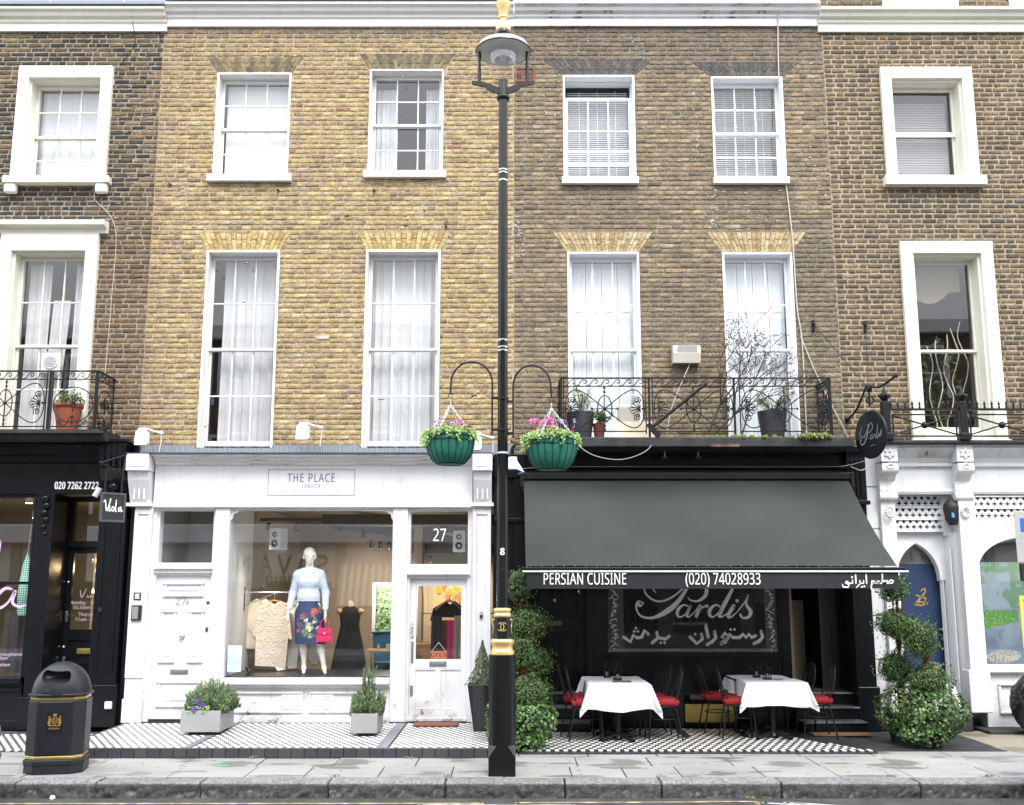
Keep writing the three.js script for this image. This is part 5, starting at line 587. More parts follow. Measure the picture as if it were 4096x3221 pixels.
{ const b = sub('balcony', houseV, 'black iron balcony with palmette panels'); b.position.set(7.4, 0, 0); const z = 0.62, y = 4.13, h = 0.82;
  mk('slab', [sweepX([[0, 3.98], [0.55, 3.98], [0.62, 4.03], [0.62, 4.06], [0.68, 4.07], [0.68, 4.10], [0, 4.13]], -9.6, -5.72), bb(-9.6, -5.78, 4.10, 4.125, 0, 0.65)], K.darkStone, b);
  mk('railing_panel', moved(railPanel(1.16, h), -7.72, y, z), K.iron, b); mk('railing_panel', moved(narrowPanel(0.62, h), -6.49, y, z), K.iron, b); mk('railing_panel', moved(railPanel(1.16, h), -8.95, y, z), K.iron, b); mk('railing_panel', moved(narrowPanel(0.6, h), -5.86, y, z - 0.02, Math.PI / 2), K.iron, b);
  mk('top_rail', [bb(-9.6, -5.84, y + h, y + h + 0.02, z - 0.018, z + 0.018), bb(-5.876, -5.84, y + h, y + h + 0.02, 0, z - 0.018)], K.iron, b); for (const x of [-6.535, -5.875]) mk('post', [bb(x, x + 0.033, y, y + h, z - 0.015, z + 0.015)], K.iron, b); mk('ceiling_rose', [cy(0.05, 0.06, 0.04, -6.15, 3.9, 0.36, 12)], K.iron, b); }
{ const b = sub('balcony', houseR, 'black iron balcony with cross bars and spikes'); b.position.set(-7, 0, 0); const z = 0.42;
  mk('ledge', [bb(5.25, 9.8, 3.955, 4.0, 0, 0.46, 0.01)], K.darkStone, b); const P = [5.32, 6.42, 7.52, 8.6];
  for (let i = 0; i < 3; i++) { const a = P[i] + 0.09, c = P[i + 1] - 0.09, m = (a + c) / 2; mk('railing_panel', [rod([a, 4.08, z], [c, 4.36, z], 0.012), rod([a, 4.36, z], [c, 4.08, z], 0.012), bb(a, c, 4.36, 4.38, z - 0.012, z + 0.012), bb(a, c, 4.05, 4.07, z - 0.012, z + 0.012), bb(a, a + 0.02, 4.05, 4.38, z - 0.01, z + 0.01), bb(c - 0.02, c, 4.05, 4.38, z - 0.01, z + 0.01), sph(0.05, m, 4.22, z, 10)], K.iron, b); }
  mk('top_rail', [bb(5.28, 9.8, 4.43, 4.46, z - 0.02, z + 0.02)], K.iron, b); mk('spikes', [...Array(44)].map((_, i) => lathe([[0.001, 0.12], [0.012, 0.08], [0.02, 0.06], [0.008, 0.045], [0.018, 0.02], [0.01, 0]], 6, 5.3 + i * 0.103, 4.46, z)), K.iron, b);
  for (const x of P) mk('post', [bb(x - 0.055, x + 0.055, 4.0, 4.56, z - 0.055, z + 0.055, 0.012), bb(x - 0.08, x + 0.08, 4.0, 4.1, z - 0.08, z + 0.08, 0.015), sph(0.07, x, 4.63, z, 8), ...[0, 1.57, 3.14, 4.71].map((q) => sph(0.03, x + Math.cos(q) * 0.07, 4.64, z + Math.sin(q) * 0.07, 6)), lathe([[0.001, 0.14], [0.02, 0.08], [0.03, 0]], 8, x, 4.66, z)], K.iron, b); }

// ---------------------------------------------------------------- foliage
const leafMat = new THREE.MeshPhysicalMaterial({ vertexColors: true, roughness: 0.42, side: THREE.DoubleSide }), mattLeaf = new THREE.MeshPhysicalMaterial({ vertexColors: true, roughness: 0.75, side: THREE.DoubleSide });
function leaves(n, place, o = {}) { // place() -> {p, n, s}; each leaf a folded lozenge
  const pos = [], col = [], up = V3(), X = V3(), Y = V3();
  for (let i = 0; i < n; i++) {
    const q = place(i), s = q.s * rr(0.7, 1.3), c = q.c ?? (o.color ?? (() => [0.06, 0.13, 0.03]))(q.p, q.k ?? 1); up.copy(q.n).normalize(); X.set(rr(-1, 1), rr(-1, 1), rr(-1, 1)); if (q.dir) X.copy(q.dir); X.addScaledVector(up, -X.dot(up) * 0.9).normalize(); Y.crossVectors(up, X).normalize();
    const W = s * (o.w ?? 0.55), A = q.p, at2 = (a, b, h) => [A.x + X.x * a + Y.x * b + up.x * h, A.y + X.y * a + Y.y * b + up.y * h, A.z + X.z * a + Y.z * b + up.z * h], a = at2(-s / 2, 0, 0), b = at2(0, W / 2, s * 0.12), d = at2(s / 2, 0, 0), e = at2(0, -W / 2, s * 0.12);
    pos.push(...a, ...b, ...d, ...a, ...d, ...e); for (let k = 0; k < 6; k++) col.push(...c);
  }
  const g = new THREE.BufferGeometry().setAttribute('position', new THREE.Float32BufferAttribute(pos, 3)).setAttribute('color', new THREE.Float32BufferAttribute(col, 3)); g.computeVertexNormals(); return g;
}
const ball = (c, r, size, o = {}) => () => { let v; do v = V3(rr(-1, 1), rr(-1, 1), rr(-1, 1)); while (v.lengthSq() > 1 || v.lengthSq() < 0.01); v.normalize(); const b = 0.86 + 0.3 * (fbm(v.x * 2.2 + c[0] * 7, v.y * 2.2 + c[1] * 5, v.z * 2.2 + 3, 3) - 0.5) * (o.lump ?? 1.3), t = b * (1 - 0.3 * rnd() * rnd()), p = V3(c[0] + v.x * r[0] * t, c[1] + v.y * r[1] * t, c[2] + v.z * r[2] * t); return { p, n: v.clone().add(V3(rr(-0.9, 0.9), rr(-0.6, 1.0), rr(-0.9, 0.9))), s: size, k: t }; };
const boxGreen = () => { const r = rnd(); return jit(r < 0.5 ? [0.045, 0.098, 0.018] : r < 0.8 ? [0.07, 0.14, 0.028] : r < 0.92 ? [0.105, 0.19, 0.048] : r < 0.98 ? [0.025, 0.05, 0.012] : [0.12, 0.09, 0.035], 0.25); }, ivyGreen = () => { const r = rnd(); return jit(r < 0.45 ? [0.05, 0.11, 0.027] : r < 0.78 ? [0.085, 0.165, 0.042] : r < 0.94 ? [0.14, 0.225, 0.07] : r < 0.98 ? [0.03, 0.055, 0.018] : [0.13, 0.09, 0.045], 0.22); };
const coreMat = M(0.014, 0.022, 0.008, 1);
function topiary(label, x, z, y0, poms, ivy, trunk, dense = 1) {
  const t = thing('topiary_tree', label, 'topiary', [x, y0, z], 0, 'topiary trees by the restaurant');
  mk('planter', [at(new THREE.CylinderGeometry(0.21, 0.16, 0.36, 4, 1).rotateY(Math.PI / 4), 0, 0.18, 0)], K.blackMatt, t, L); mk('soil', [bb(-0.14, 0.14, 0.345, 0.355, -0.14, 0.14)], K.soil, t, L);
  mk('trunk', trunk.flatMap(([a, b, r]) => [rod(a, b, r, 7, r * 0.8), rod([a[0] - 0.02, a[1], a[2]], [b[0] - 0.07, b[1], b[2] + 0.03], r * 0.6, 6, r * 0.4), rod([a[0] + 0.01, a[1], a[2] + 0.01], [b[0] + 0.07, b[1], b[2]], r * 0.6, 6, r * 0.4)]), M(0.14, 0.075, 0.035, 0.9, { map: T.wood }), t, L);
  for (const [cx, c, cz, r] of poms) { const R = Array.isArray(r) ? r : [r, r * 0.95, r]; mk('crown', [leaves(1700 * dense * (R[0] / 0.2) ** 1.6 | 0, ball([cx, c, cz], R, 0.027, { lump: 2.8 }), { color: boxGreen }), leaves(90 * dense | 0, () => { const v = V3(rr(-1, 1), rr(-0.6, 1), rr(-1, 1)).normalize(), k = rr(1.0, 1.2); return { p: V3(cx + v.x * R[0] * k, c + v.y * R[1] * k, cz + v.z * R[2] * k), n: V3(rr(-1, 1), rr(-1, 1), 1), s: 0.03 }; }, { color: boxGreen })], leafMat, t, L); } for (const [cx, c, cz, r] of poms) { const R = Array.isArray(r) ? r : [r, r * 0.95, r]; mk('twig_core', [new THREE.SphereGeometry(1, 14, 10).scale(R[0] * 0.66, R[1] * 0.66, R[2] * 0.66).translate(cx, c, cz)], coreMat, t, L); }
  if (ivy) mk('ivy', ivy.map(([cx, c, cz, R, n]) => leaves(n, ball([cx, c, cz], R, 0.045, { lump: 2 }), { color: ivyGreen, w: 0.85 })), leafMat, t, L);
  return t;
}
topiary('tall topiary of stacked leafy balls with trailing ivy, behind the lamp column', 0.12, 1.86, 0, [[-0.02, 1.97, 0, [0.2, 0.21, 0.2]], [0.03, 1.52, 0, [0.23, 0.25, 0.22]], [-0.03, 1.18, 0.04, [0.24, 0.25, 0.23]], [0.03, 0.66, 0, [0.28, 0.27, 0.25]]], [[0.06, 0.34, 0.05, [0.42, 0.3, 0.32], 1500], [-0.3, 0.34, 0.05, [0.18, 0.34, 0.2], 330], [0.05, 0.12, 0.15, [0.28, 0.14, 0.2], 350]], [[[0, 0.36, 0], [0, 1.2, 0], 0.028], [[0, 1.2, 0], [0, 1.9, 0], 0.022]]);
topiary('shaded topiary half hidden behind the tall one beside the restaurant steps', 0.3, 1.15, 0.02, [[0, 1.45, 0, 0.22], [0.04, 0.98, 0, 0.22], [0, 0.6, 0, 0.25]], [[0, 0.36, 0, [0.28, 0.2, 0.26], 380]], [[[0, 0.36, 0], [0, 1.5, 0], 0.025]], 0.8);
topiary('topiary with a high round ball against white wall under the awning corner', 4.98, 1.26, 0, [[0.0, 1.94, 0, [0.21, 0.21, 0.19]], [-0.02, 1.47, 0, [0.27, 0.23, 0.23]], [-0.03, 0.93, 0, [0.27, 0.26, 0.24]]], [[-0.02, 0.42, 0.05, [0.34, 0.38, 0.3], 900]], [[[0, 0.36, 0], [0.02, 1.15, 0], 0.025], [[0.02, 1.15, 0], [0.03, 1.8, 0], 0.024]]);
topiary('broad topiary with a wide ivy skirt beside the blue door', 5.17, 1.62, 0, [[-0.05, 1.32, 0, [0.27, 0.27, 0.24]], [0.04, 0.78, 0, [0.32, 0.27, 0.29]]], [[0.06, 0.42, 0.03, [0.47, 0.38, 0.40], 2300], [-0.1, 0.18, 0.1, [0.36, 0.18, 0.3], 600]], [[[0, 0.36, 0], [0.03, 1.0, 0], 0.028], [[0.03, 1.0, 0], [0.02, 1.3, 0], 0.024]]);
{ // conical shrub in tall planter
  single('tall_planter', [at(new THREE.CylinderGeometry(0.262, 0.15, 0.58, 4, 1).rotateY(Math.PI / 4), -0.39, 0.405, 0.95)], M(0.018, 0.019, 0.022, 0.3), 'tall tapered glossy black planter between the shop door and lamp column', 'planter');
  const s = thing('conical_shrub', 'small dark conical shrub in the tall tapered black planter', 'shrub', [-0.39, 0.69, 0.95]); mk('foliage', [leaves(2600, () => { const t = Math.pow(rnd(), 1.5), a = rr(0, 6.283), r = 0.19 * (1 - t) * (0.5 + 0.5 * Math.sqrt(rnd())) * (0.8 + 0.5 * noise(a * 2, t * 5)); return { p: V3(Math.cos(a) * r, t * 0.56, Math.sin(a) * r), n: V3(Math.cos(a), 0.6, Math.sin(a)), s: 0.03 }; }, { color: () => jit(pick([[0.045, 0.075, 0.03], [0.08, 0.12, 0.05], [0.11, 0.13, 0.06]]), 0.3) })], leafMat, s, L); mk('stem', [rod([0, -0.05, 0], [0, 0.45, 0], 0.015)], K.wood, s, L); }
// concrete troughs with rosemary
const concrete = M(0.42, 0.42, 0.43, 0.8, { map: T.slab, bumpMap: T.fineB, bumpScale: 0.0015 });
function trough(x0, x1, z0, z1, y1, label) { const t = thing('planter_trough', label, 'planter', [(x0 + x1) / 2, 0.11, (z0 + z1) / 2], 0, 'concrete troughs on the tiled step'), w = (x1 - x0) / 2, d = (z1 - z0) / 2, h = y1 - 0.11; mk('trough', [bb(-w, w, 0.04, h, d - 0.025, d, 0.004), bb(-w, w, 0.04, h, -d, -d + 0.025, 0.004), bb(-w, -w + 0.025, 0.04, h, -d + 0.025, d - 0.025), bb(w - 0.025, w, 0.04, h, -d + 0.025, d - 0.025), bb(-w + 0.025, w - 0.025, 0.04, 0.06, -d + 0.025, d - 0.025)], concrete, t, L); mk('foot', [bb(-w + 0.09, w - 0.05, 0, 0.04, -d + 0.06, d - 0.06)], K.blackMatt, t, L); mk('soil', [bb(-w + 0.026, w - 0.026, h - 0.05, h - 0.03, -d + 0.026, d - 0.026)], K.soil, t, L); }
trough(-4.19, -3.69, 0.72, 1.4, 0.41, 'wide grey concrete trough with rosemary and purple pansies'); trough(-2.02, -1.69, 0.88, 1.5, 0.385, 'narrower grey concrete trough before the shop window right end');
function rosemary(label, x, y, z, hw, hd, hh, n, tall) {
  const t = thing('rosemary_bush', label, 'shrub', [x, y, z]), P = [], stems = [];
  for (let i = 0; i < n; i++) { const a = rr(-1, 1), b = rr(-1, 1), k = Math.max(0, 1 - 0.45 * (a * a + b * b)), top = tall && Math.hypot(a, b) < 0.35, lean = V3(a * 0.13 * rr(0.5, 2), 1, b * 0.13 * rr(0.5, 2)), base = V3(a * hw, 0, b * hd), h = hh * k * rr(0.55, 1.05) * (top ? tall : 1); stems.push(rod([base.x, 0, base.z], [base.x + lean.x * h, h * 0.9, base.z + lean.z * h], 0.003, 3)); for (let j = 0; j < 46; j++) { const q = j / 46; P.push([V3(base.x + lean.x * h * q + rr(-0.012, 0.012), h * q, base.z + lean.z * h * q + rr(-0.012, 0.012)), q]); } }
  mk('needles', [leaves(P.length, (i) => ({ p: P[i][0], n: V3(rr(-1, 1), rr(-0.4, 0.4), rr(-1, 1)), dir: V3(rr(-1, 1), rr(0.2, 1.3), rr(-1, 1)), s: 0.042, c: jit(mixc([0.055, 0.085, 0.04], pick([[0.15, 0.235, 0.105], [0.21, 0.29, 0.15], [0.12, 0.20, 0.085]]), P[i][1]), 0.15) }), { w: 0.26 })], mattLeaf, t, L); mk('stems', stems, M(0.07, 0.075, 0.04, 0.9), t, L); return t;
}
rosemary('bushy grey-green rosemary in the wide trough', -3.9, 0.38, 1.02, 0.27, 0.34, 0.4, 260, 0); rosemary('rosemary with a tall upright sprig in the narrower trough', -1.86, 0.35, 1.15, 0.19, 0.3, 0.38, 190, 1.6);
{ const t = thing('pansy_cluster', 'purple pansies at the front corner of the wide trough', 'flowers', [-3.98, 0.40, 1.36]), pm = M(0.13, 0.05, 0.36, 0.7), fl = []; for (let i = 0; i < 6; i++) { const x = rr(-0.09, 0.09), y = rr(0.02, 0.12), z = rr(-0.02, 0.06); for (let k = 0; k < 5; k++) fl.push(at(new THREE.CircleGeometry(0.021, 7), x + 0.02 * Math.cos(k * 1.257), y + 0.02 * Math.sin(k * 1.257), z + rr(-0.004, 0.004), rr(-0.3, 0.3), rr(-0.3, 0.3))); } mk('petals', fl, pm, t, L); mk('foliage', [leaves(160, () => ({ p: V3(rr(-0.12, 0.14), rr(-0.03, 0.06), rr(-0.06, 0.05)), n: V3(rr(-0.5, 0.5), 1, 1), s: 0.035 }), { color: () => jit([0.17, 0.30, 0.07], 0.2) })], leafMat, t, L); }

// ---------------------------------------------------------------- lamp column with its basket brackets
const LX = -0.105, LZ = 3.5;
{ const t = thing('street_lamp', 'tall black cast-iron street lamp with gold collars and glass bowl lantern at the kerb', 'street lamp', [LX, 0, LZ]), oct = (r0, r1, y0, y1) => at(new THREE.CylinderGeometry(r1, r0, y1 - y0, 8, 1), 0, (y0 + y1) / 2, 0, 0, Math.PI / 8), R8 = 0.142 / Math.cos(Math.PI / 8);
  mk('base', [bb(-0.143, 0.143, 0, 0.2, -0.143, 0.143, 0.01), oct(R8 * 1.02, R8, 0.31, 1.24), new ConvexGeometry([...[[1, 1], [1, -1], [-1, 1], [-1, -1]].map(([a, b]) => V3(a * 0.143, 0.19, b * 0.143)), ...[...Array(8)].map((_, i) => V3(Math.sin((i + 0.5) * Math.PI / 4) * R8 * 1.02, 0.31, Math.cos((i + 0.5) * Math.PI / 4) * R8 * 1.02))])], K.lampBlack, t, L);
  mk('gold_collar', [lathe([[0.13, 1.24], [0.132, 1.275], [0.118, 1.285], [0.112, 1.32], [0.118, 1.345], [0.128, 1.36], [0.13, 1.385], [0.118, 1.40], [0.1, 1.405]], 28)], K.gold, t, L); mk('gold_collar', [lathe([[0.09, 1.635], [0.098, 1.645], [0.098, 1.665], [0.086, 1.672], [0.086, 1.69], [0.096, 1.70], [0.096, 1.725], [0.06, 1.735]], 28)], K.gold, t, L);
  mk('emblem_band', [lathe([[0.1, 1.405], [0.096, 1.43], [0.09, 1.635]], 28)], K.lampBlack, t, L); const c1 = (s, ox) => { const p = []; for (let i = 0; i <= 12; i++) { const a = (s > 0 ? 0.75 : 0.75 + Math.PI) + i / 12 * 4.75; p.push([ox + 0.034 * Math.cos(a), 1.535 + 0.042 * Math.sin(a), 0.011]); } return ribbon(p); }; mk('emblem', [c1(1, 0.016), c1(-1, -0.016)].map((g) => at(g, 0, 0, 0.102)), K.gold, t, { ...L, label: 'gold interlaced letter emblem' });
  mk('side_scroll', [-1, 1].map((s) => at(tube([[s * 0.085, 1.6, 0.03], [s * 0.1, 1.615, 0.01], [s * 0.102, 1.57, 0], [s * 0.096, 1.52, 0.01], [s * 0.104, 1.46, 0]], 0.006))), K.gold, t, L);
  mk('column', [cy(0.064, 0.058, 1.6, 0, 1.73, 0, 28), cy(0.058, 0.052, 4.33, 0, 3.33, 0, 28)], K.lampBlack, t, L); mk('door_plate', [bb(-0.03, 0.03, 1.85, 2.15, 0.058, 0.066, 0.004)], K.lampBlack, t, L); mk('number', [text('8', 0.055, FB, { depth: 0.002 }).translate(0, 2.3, 0.066)], K.letter, t, L); mk('number_plate', [bb(-0.03, 0.03, 2.28, 2.38, 0.055, 0.066, 0.004)], K.lampBlack, t, L);
  for (const [y, h] of [[6.72, 0.014], [6.755, 0.014], [6.625, 0.016], [4.71, 0.018], [4.59, 0.016], [4.63, 0.016]]) mk('steel_band', [cy(0.0585, 0.0585, h, 0, y, 0, 24), bb(-0.02, 0.02, y, y + h, 0.055, 0.068, 0.003)], K.chrome, t, L); mk('cable_tie', [cy(0.0605, 0.0605, 0.02, 0, 3.42, 0, 24)], M(0.6, 0.58, 0.5), t, L);
  mk('collar', [lathe([[0.052, 7.64], [0.075, 7.65], [0.08, 7.68], [0.07, 7.70], [0.055, 7.715], [0.056, 7.9], [0.04, 7.905]], 20)], K.lampBlack, t, L);
  for (const s of [1, -1]) mk('fork_arm', [flat([[s * 0.05, 7.72], [s * 0.2, 7.79], [s * 0.21, 7.815], [s * 0.37, 7.85], [s * 0.375, 7.885], [s * 0.28, 7.885], [s * 0.05, 7.80]].map((p) => p), -0.022, 0.044), lathe([[0.022, 7.88], [0.02, 8.05], [0.015, 8.17], [0.022, 8.19], [0.022, 8.26]], 10, s * 0.285, 0, 0)], K.lampBlack, t, L);
  mk('canopy', [lathe([[0.325, 8.265], [0.327, 8.285], [0.30, 8.335], [0.20, 8.40], [0.10, 8.43], [0.075, 8.47], [0.07, 8.52]], 36)], M(0.2, 0.21, 0.235, 0.2, { metalness: 0.6 }), t, L); mk('reflector', [lathe([[0.325, 8.262], [0.2, 8.262], [0.185, 8.29], [0.06, 8.31], [0.001, 8.31]], 36)], M(0.55, 0.56, 0.57, 0.5), t, L); mk('rim', [new THREE.TorusGeometry(0.326, 0.008, 6, 48).rotateX(Math.PI / 2).translate(0, 8.268, 0)], K.lampBlack, t, L);
  mk('glass_bowl', [lathe([[0.18, 8.27], [0.18, 8.2], [0.168, 8.1], [0.13, 8.0], [0.07, 7.94], [0.001, 7.925]], 32)], K.glass, t, L); mk('inner_optic', [lathe([[0.10, 8.25], [0.13, 8.19], [0.135, 8.15], [0.12, 8.13], [0.08, 8.12]], 24)], M(0.8, 0.82, 0.85, 0.1, { transmission: 0.75, thickness: 0 }), t, L); mk('bulb', [sph(0.045, 0, 8.2, 0)], K.letter, t, L);
  mk('neck_ring', [lathe([[0.07, 8.47], [0.088, 8.475], [0.09, 8.53], [0.06, 8.54]], 20)], K.lampBlack, t, L); mk('finial', [lathe([[0.085, 8.53], [0.09, 8.545], [0.088, 8.60], [0.05, 8.615], [0.042, 8.68], [0.058, 8.695], [0.06, 8.715], [0.05, 8.72], [0.075, 8.82], [0.1, 8.895], [0.085, 8.9], [0.001, 8.89]], 24)], M(0.62, 0.45, 0.20, 0.38, { metalness: 0.45 }), t, L);
  for (const [s, y, ex] of [[-1, 3.64, 0.585], [1, 3.6, 0.545]]) { const x = s * 0.118, X = s * ex, m = (x + X) / 2, r = Math.abs(X - x) / 2, pts = [[x, y, 0], [x, y + 0.3, 0], [x, y + 0.56, 0]]; for (let i = 1; i < 10; i++) { const a = Math.PI * i / 10; pts.push([m + s * -r * Math.cos(a), y + 0.58 + 0.25 * Math.sin(a), 0]); } pts.push([X, y + 0.55, 0], [X + s * 0.005, y + 0.46, 0]); mk('basket_bracket', [tube(pts, 0.0115, 70, 6), ...[0.4, 0.04].map((k) => bb(Math.min(s * 0.05, x), Math.max(s * 0.05, x), y + k, y + k + 0.025, -0.01, 0.01)), new THREE.TorusGeometry(0.022, 0.004, 5, 14).translate(X + s * 0.005, y + 0.436, 0)], K.iron, t, L); }
  for (const y of [4.03, 3.67]) mk('bracket_clamp', [cy(0.064, 0.064, 0.03, 0, y, 0, 24), bb(-0.02, 0.02, y + 0.008, y + 0.022, 0.06, 0.075, 0.003)], K.iron, t, L); }
// hanging baskets
function basket(label, x, y, r, hookY, seed, cols) {
  _s = seed; const t = thing('hanging_basket', label, 'hanging basket', [x, y, LZ], 0, 'hanging baskets on the lamp column'), H = r * 1.12;
  const prof = []; for (let i = 0; i <= 14; i++) { const k = i / 14; prof.push([Math.max(0.002, r * 0.98 * Math.pow(Math.sin(Math.min(1, 0.36 + 0.64 * k) * Math.PI / 2), 0.9)), -H + H * (k * k * 0.5 + k * 0.5)]); } prof[0][0] = r * 0.5; prof.unshift([0.002, -H]);
  const g = new THREE.LatheGeometry(prof.map((p) => V2(...p)), 96), p = g.attributes.position; for (let i = 0; i < p.count; i++) { const a = Math.atan2(p.getZ(i), p.getX(i)), yy = p.getY(i), k = sstep(-H, -H * 0.4, yy), w = 1 + k * (0.022 * Math.abs(Math.sin(a * 10)) - 0.02 + 0.05 * (fbm(a * 5 + 9, yy * 14, seed, 3) - 0.5)); p.setXYZ(i, p.getX(i) * w, yy + (yy > -0.01 ? 0.035 * (fbm(a * 3, 2, seed) - 0.35) + 0.02 : 0), p.getZ(i) * w); } g.computeVertexNormals(); mk('liner', [g], M(0.010, 0.135, 0.088, 0.75, { bumpMap: T.fineB, bumpScale: 0.002 }), t, L);
  const wires = [new THREE.TorusGeometry(r * 1.01, 0.005, 5, 48).rotateX(Math.PI / 2), new THREE.TorusGeometry(r * 0.985, 0.004, 5, 48).rotateX(Math.PI / 2).translate(0, -r * 0.2, 0), new THREE.TorusGeometry(r * 0.53, 0.005, 5, 32).rotateX(Math.PI / 2).translate(0, -H - 0.002, 0)]; for (let i = 0; i < 20; i++) { const a = i / 20 * 6.283; wires.push(tube(prof.slice(1).map(([q, yy]) => [Math.cos(a) * q * 1.012, yy, Math.sin(a) * q * 1.012]), 0.003, 14, 4)); } mk('wire_frame', wires, K.iron, t, L);
  const cm = M(0.62, 0.63, 0.66, 0.35, { metalness: 0.6 }); for (let k = 0; k < 4; k++) { const a = 0.5 + k * 1.571, A = V3(Math.cos(a) * r, 0, Math.sin(a) * r), B = V3(0, hookY - 0.07, 0), g2 = [], n = Math.round(A.distanceTo(B) / 0.026); for (let i = 0; i < n; i++) { const q = A.clone().lerp(B, (i + 0.5) / n), e = new THREE.TorusGeometry(0.011, 0.0032, 4, 8).scale(1, 1.5, 1); e.rotateY(i % 2 ? 0 : 1.57); e.applyQuaternion(new THREE.Quaternion().setFromUnitVectors(V3(0, 1, 0), B.clone().sub(A).normalize())); g2.push(e.translate(q.x, q.y, q.z)); } mk('chain', g2, cm, t, L); } mk('hook', [rod([0, hookY - 0.075, 0], [0, hookY, 0], 0.006)], cm, t, L); mk('soil', [new THREE.CylinderGeometry(r * 0.93, r * 0.93, 0.02, 24).translate(0, -0.03, 0)], K.soil, t, L);
  mk('foliage', [leaves(850, () => { const a = rr(0, 6.283), q = Math.sqrt(rnd()) * r * 1.08, h = 0.015 + (1 - (q / r) ** 2 * 0.6) * 0.13 * rnd(); return { p: V3(Math.cos(a) * q, h - (q > r ? 0.05 * rnd() : 0), Math.sin(a) * q), n: V3(rr(-0.7, 0.7), 1, rr(-0.2, 1)), s: 0.042 }; }, { color: () => jit(pick([[0.16, 0.27, 0.05], [0.22, 0.35, 0.08], [0.11, 0.2, 0.04], [0.28, 0.38, 0.12]]), 0.2) }), leaves(130, () => { const a = rr(2.4, 4.2), q = r * rr(0.95, 1.2); return { p: V3(Math.cos(a) * q, rr(-0.12, 0.06), Math.sin(a) * q), n: V3(-0.5, 1, 1), s: 0.045 }; }, { color: () => jit([0.2, 0.33, 0.08], 0.2) }), leaves(150, (i) => { const a = Math.floor(i / 10) * 2.4 + 0.3, k = (i % 10) / 10, q = r * (0.95 + 0.16 * Math.sin(k * 2.6)); return { p: V3(Math.cos(a) * q + rr(-0.02, 0.02), 0.07 - k * (0.1 + 0.1 * noise(a * 3, 1)), Math.sin(a) * q), n: V3(rr(-1, 1), 0.6, 1), s: 0.038 }; }, { color: () => jit([0.2, 0.33, 0.08], 0.2) })], leafMat, t, L);
  cols.forEach(([fx, fy, fz, c, s], i) => mk('flower', [...Array(14)].map(() => at(new THREE.CircleGeometry(s * 0.42, 6), fx + rr(-s, s), fy + rr(-s, s) * 0.8, fz + rr(-s, s), rr(-0.7, 0.7), rr(-0.7, 0.7))).concat([rod([fx * 0.9, 0, fz * 0.8], [fx, fy, fz], 0.003, 4)]), M(...c, 0.65), t, L)); return t;
}
const pk = [0.72, 0.10, 0.36], lil = [0.33, 0.25, 0.52], drk = [0.22, 0.006, 0.03];
basket('green lined hanging basket with few flowers left of the lamp column', LX - 0.585, 3.615, 0.277, 0.43, 21, [[-0.12, 0.17, 0.05, [0.75, 0.35, 0.5], 0.022], [0.1, 0.14, 0.1, pk, 0.03], [0.2, 0.07, 0.12, drk, 0.035], [0.02, 0.13, 0.08, lil, 0.03], [-0.17, 0.08, 0.1, [0.6, 0.55, 0.62], 0.03]]);
basket('green lined hanging basket with bright pink flowers right of the lamp column', LX + 0.548, 3.57, 0.293, 0.43, 55, [[-0.2, 0.21, 0.05, pk, 0.035], [-0.03, 0.2, 0.1, pk, 0.045], [-0.12, 0.17, 0.12, pk, 0.026], [0.1, 0.21, 0.05, lil, 0.03], [0.26, 0.22, 0.02, lil, 0.02], [0.24, 0.11, 0.12, drk, 0.025], [0.02, 0.13, 0.14, [0.7, 0.25, 0.3], 0.03]]);
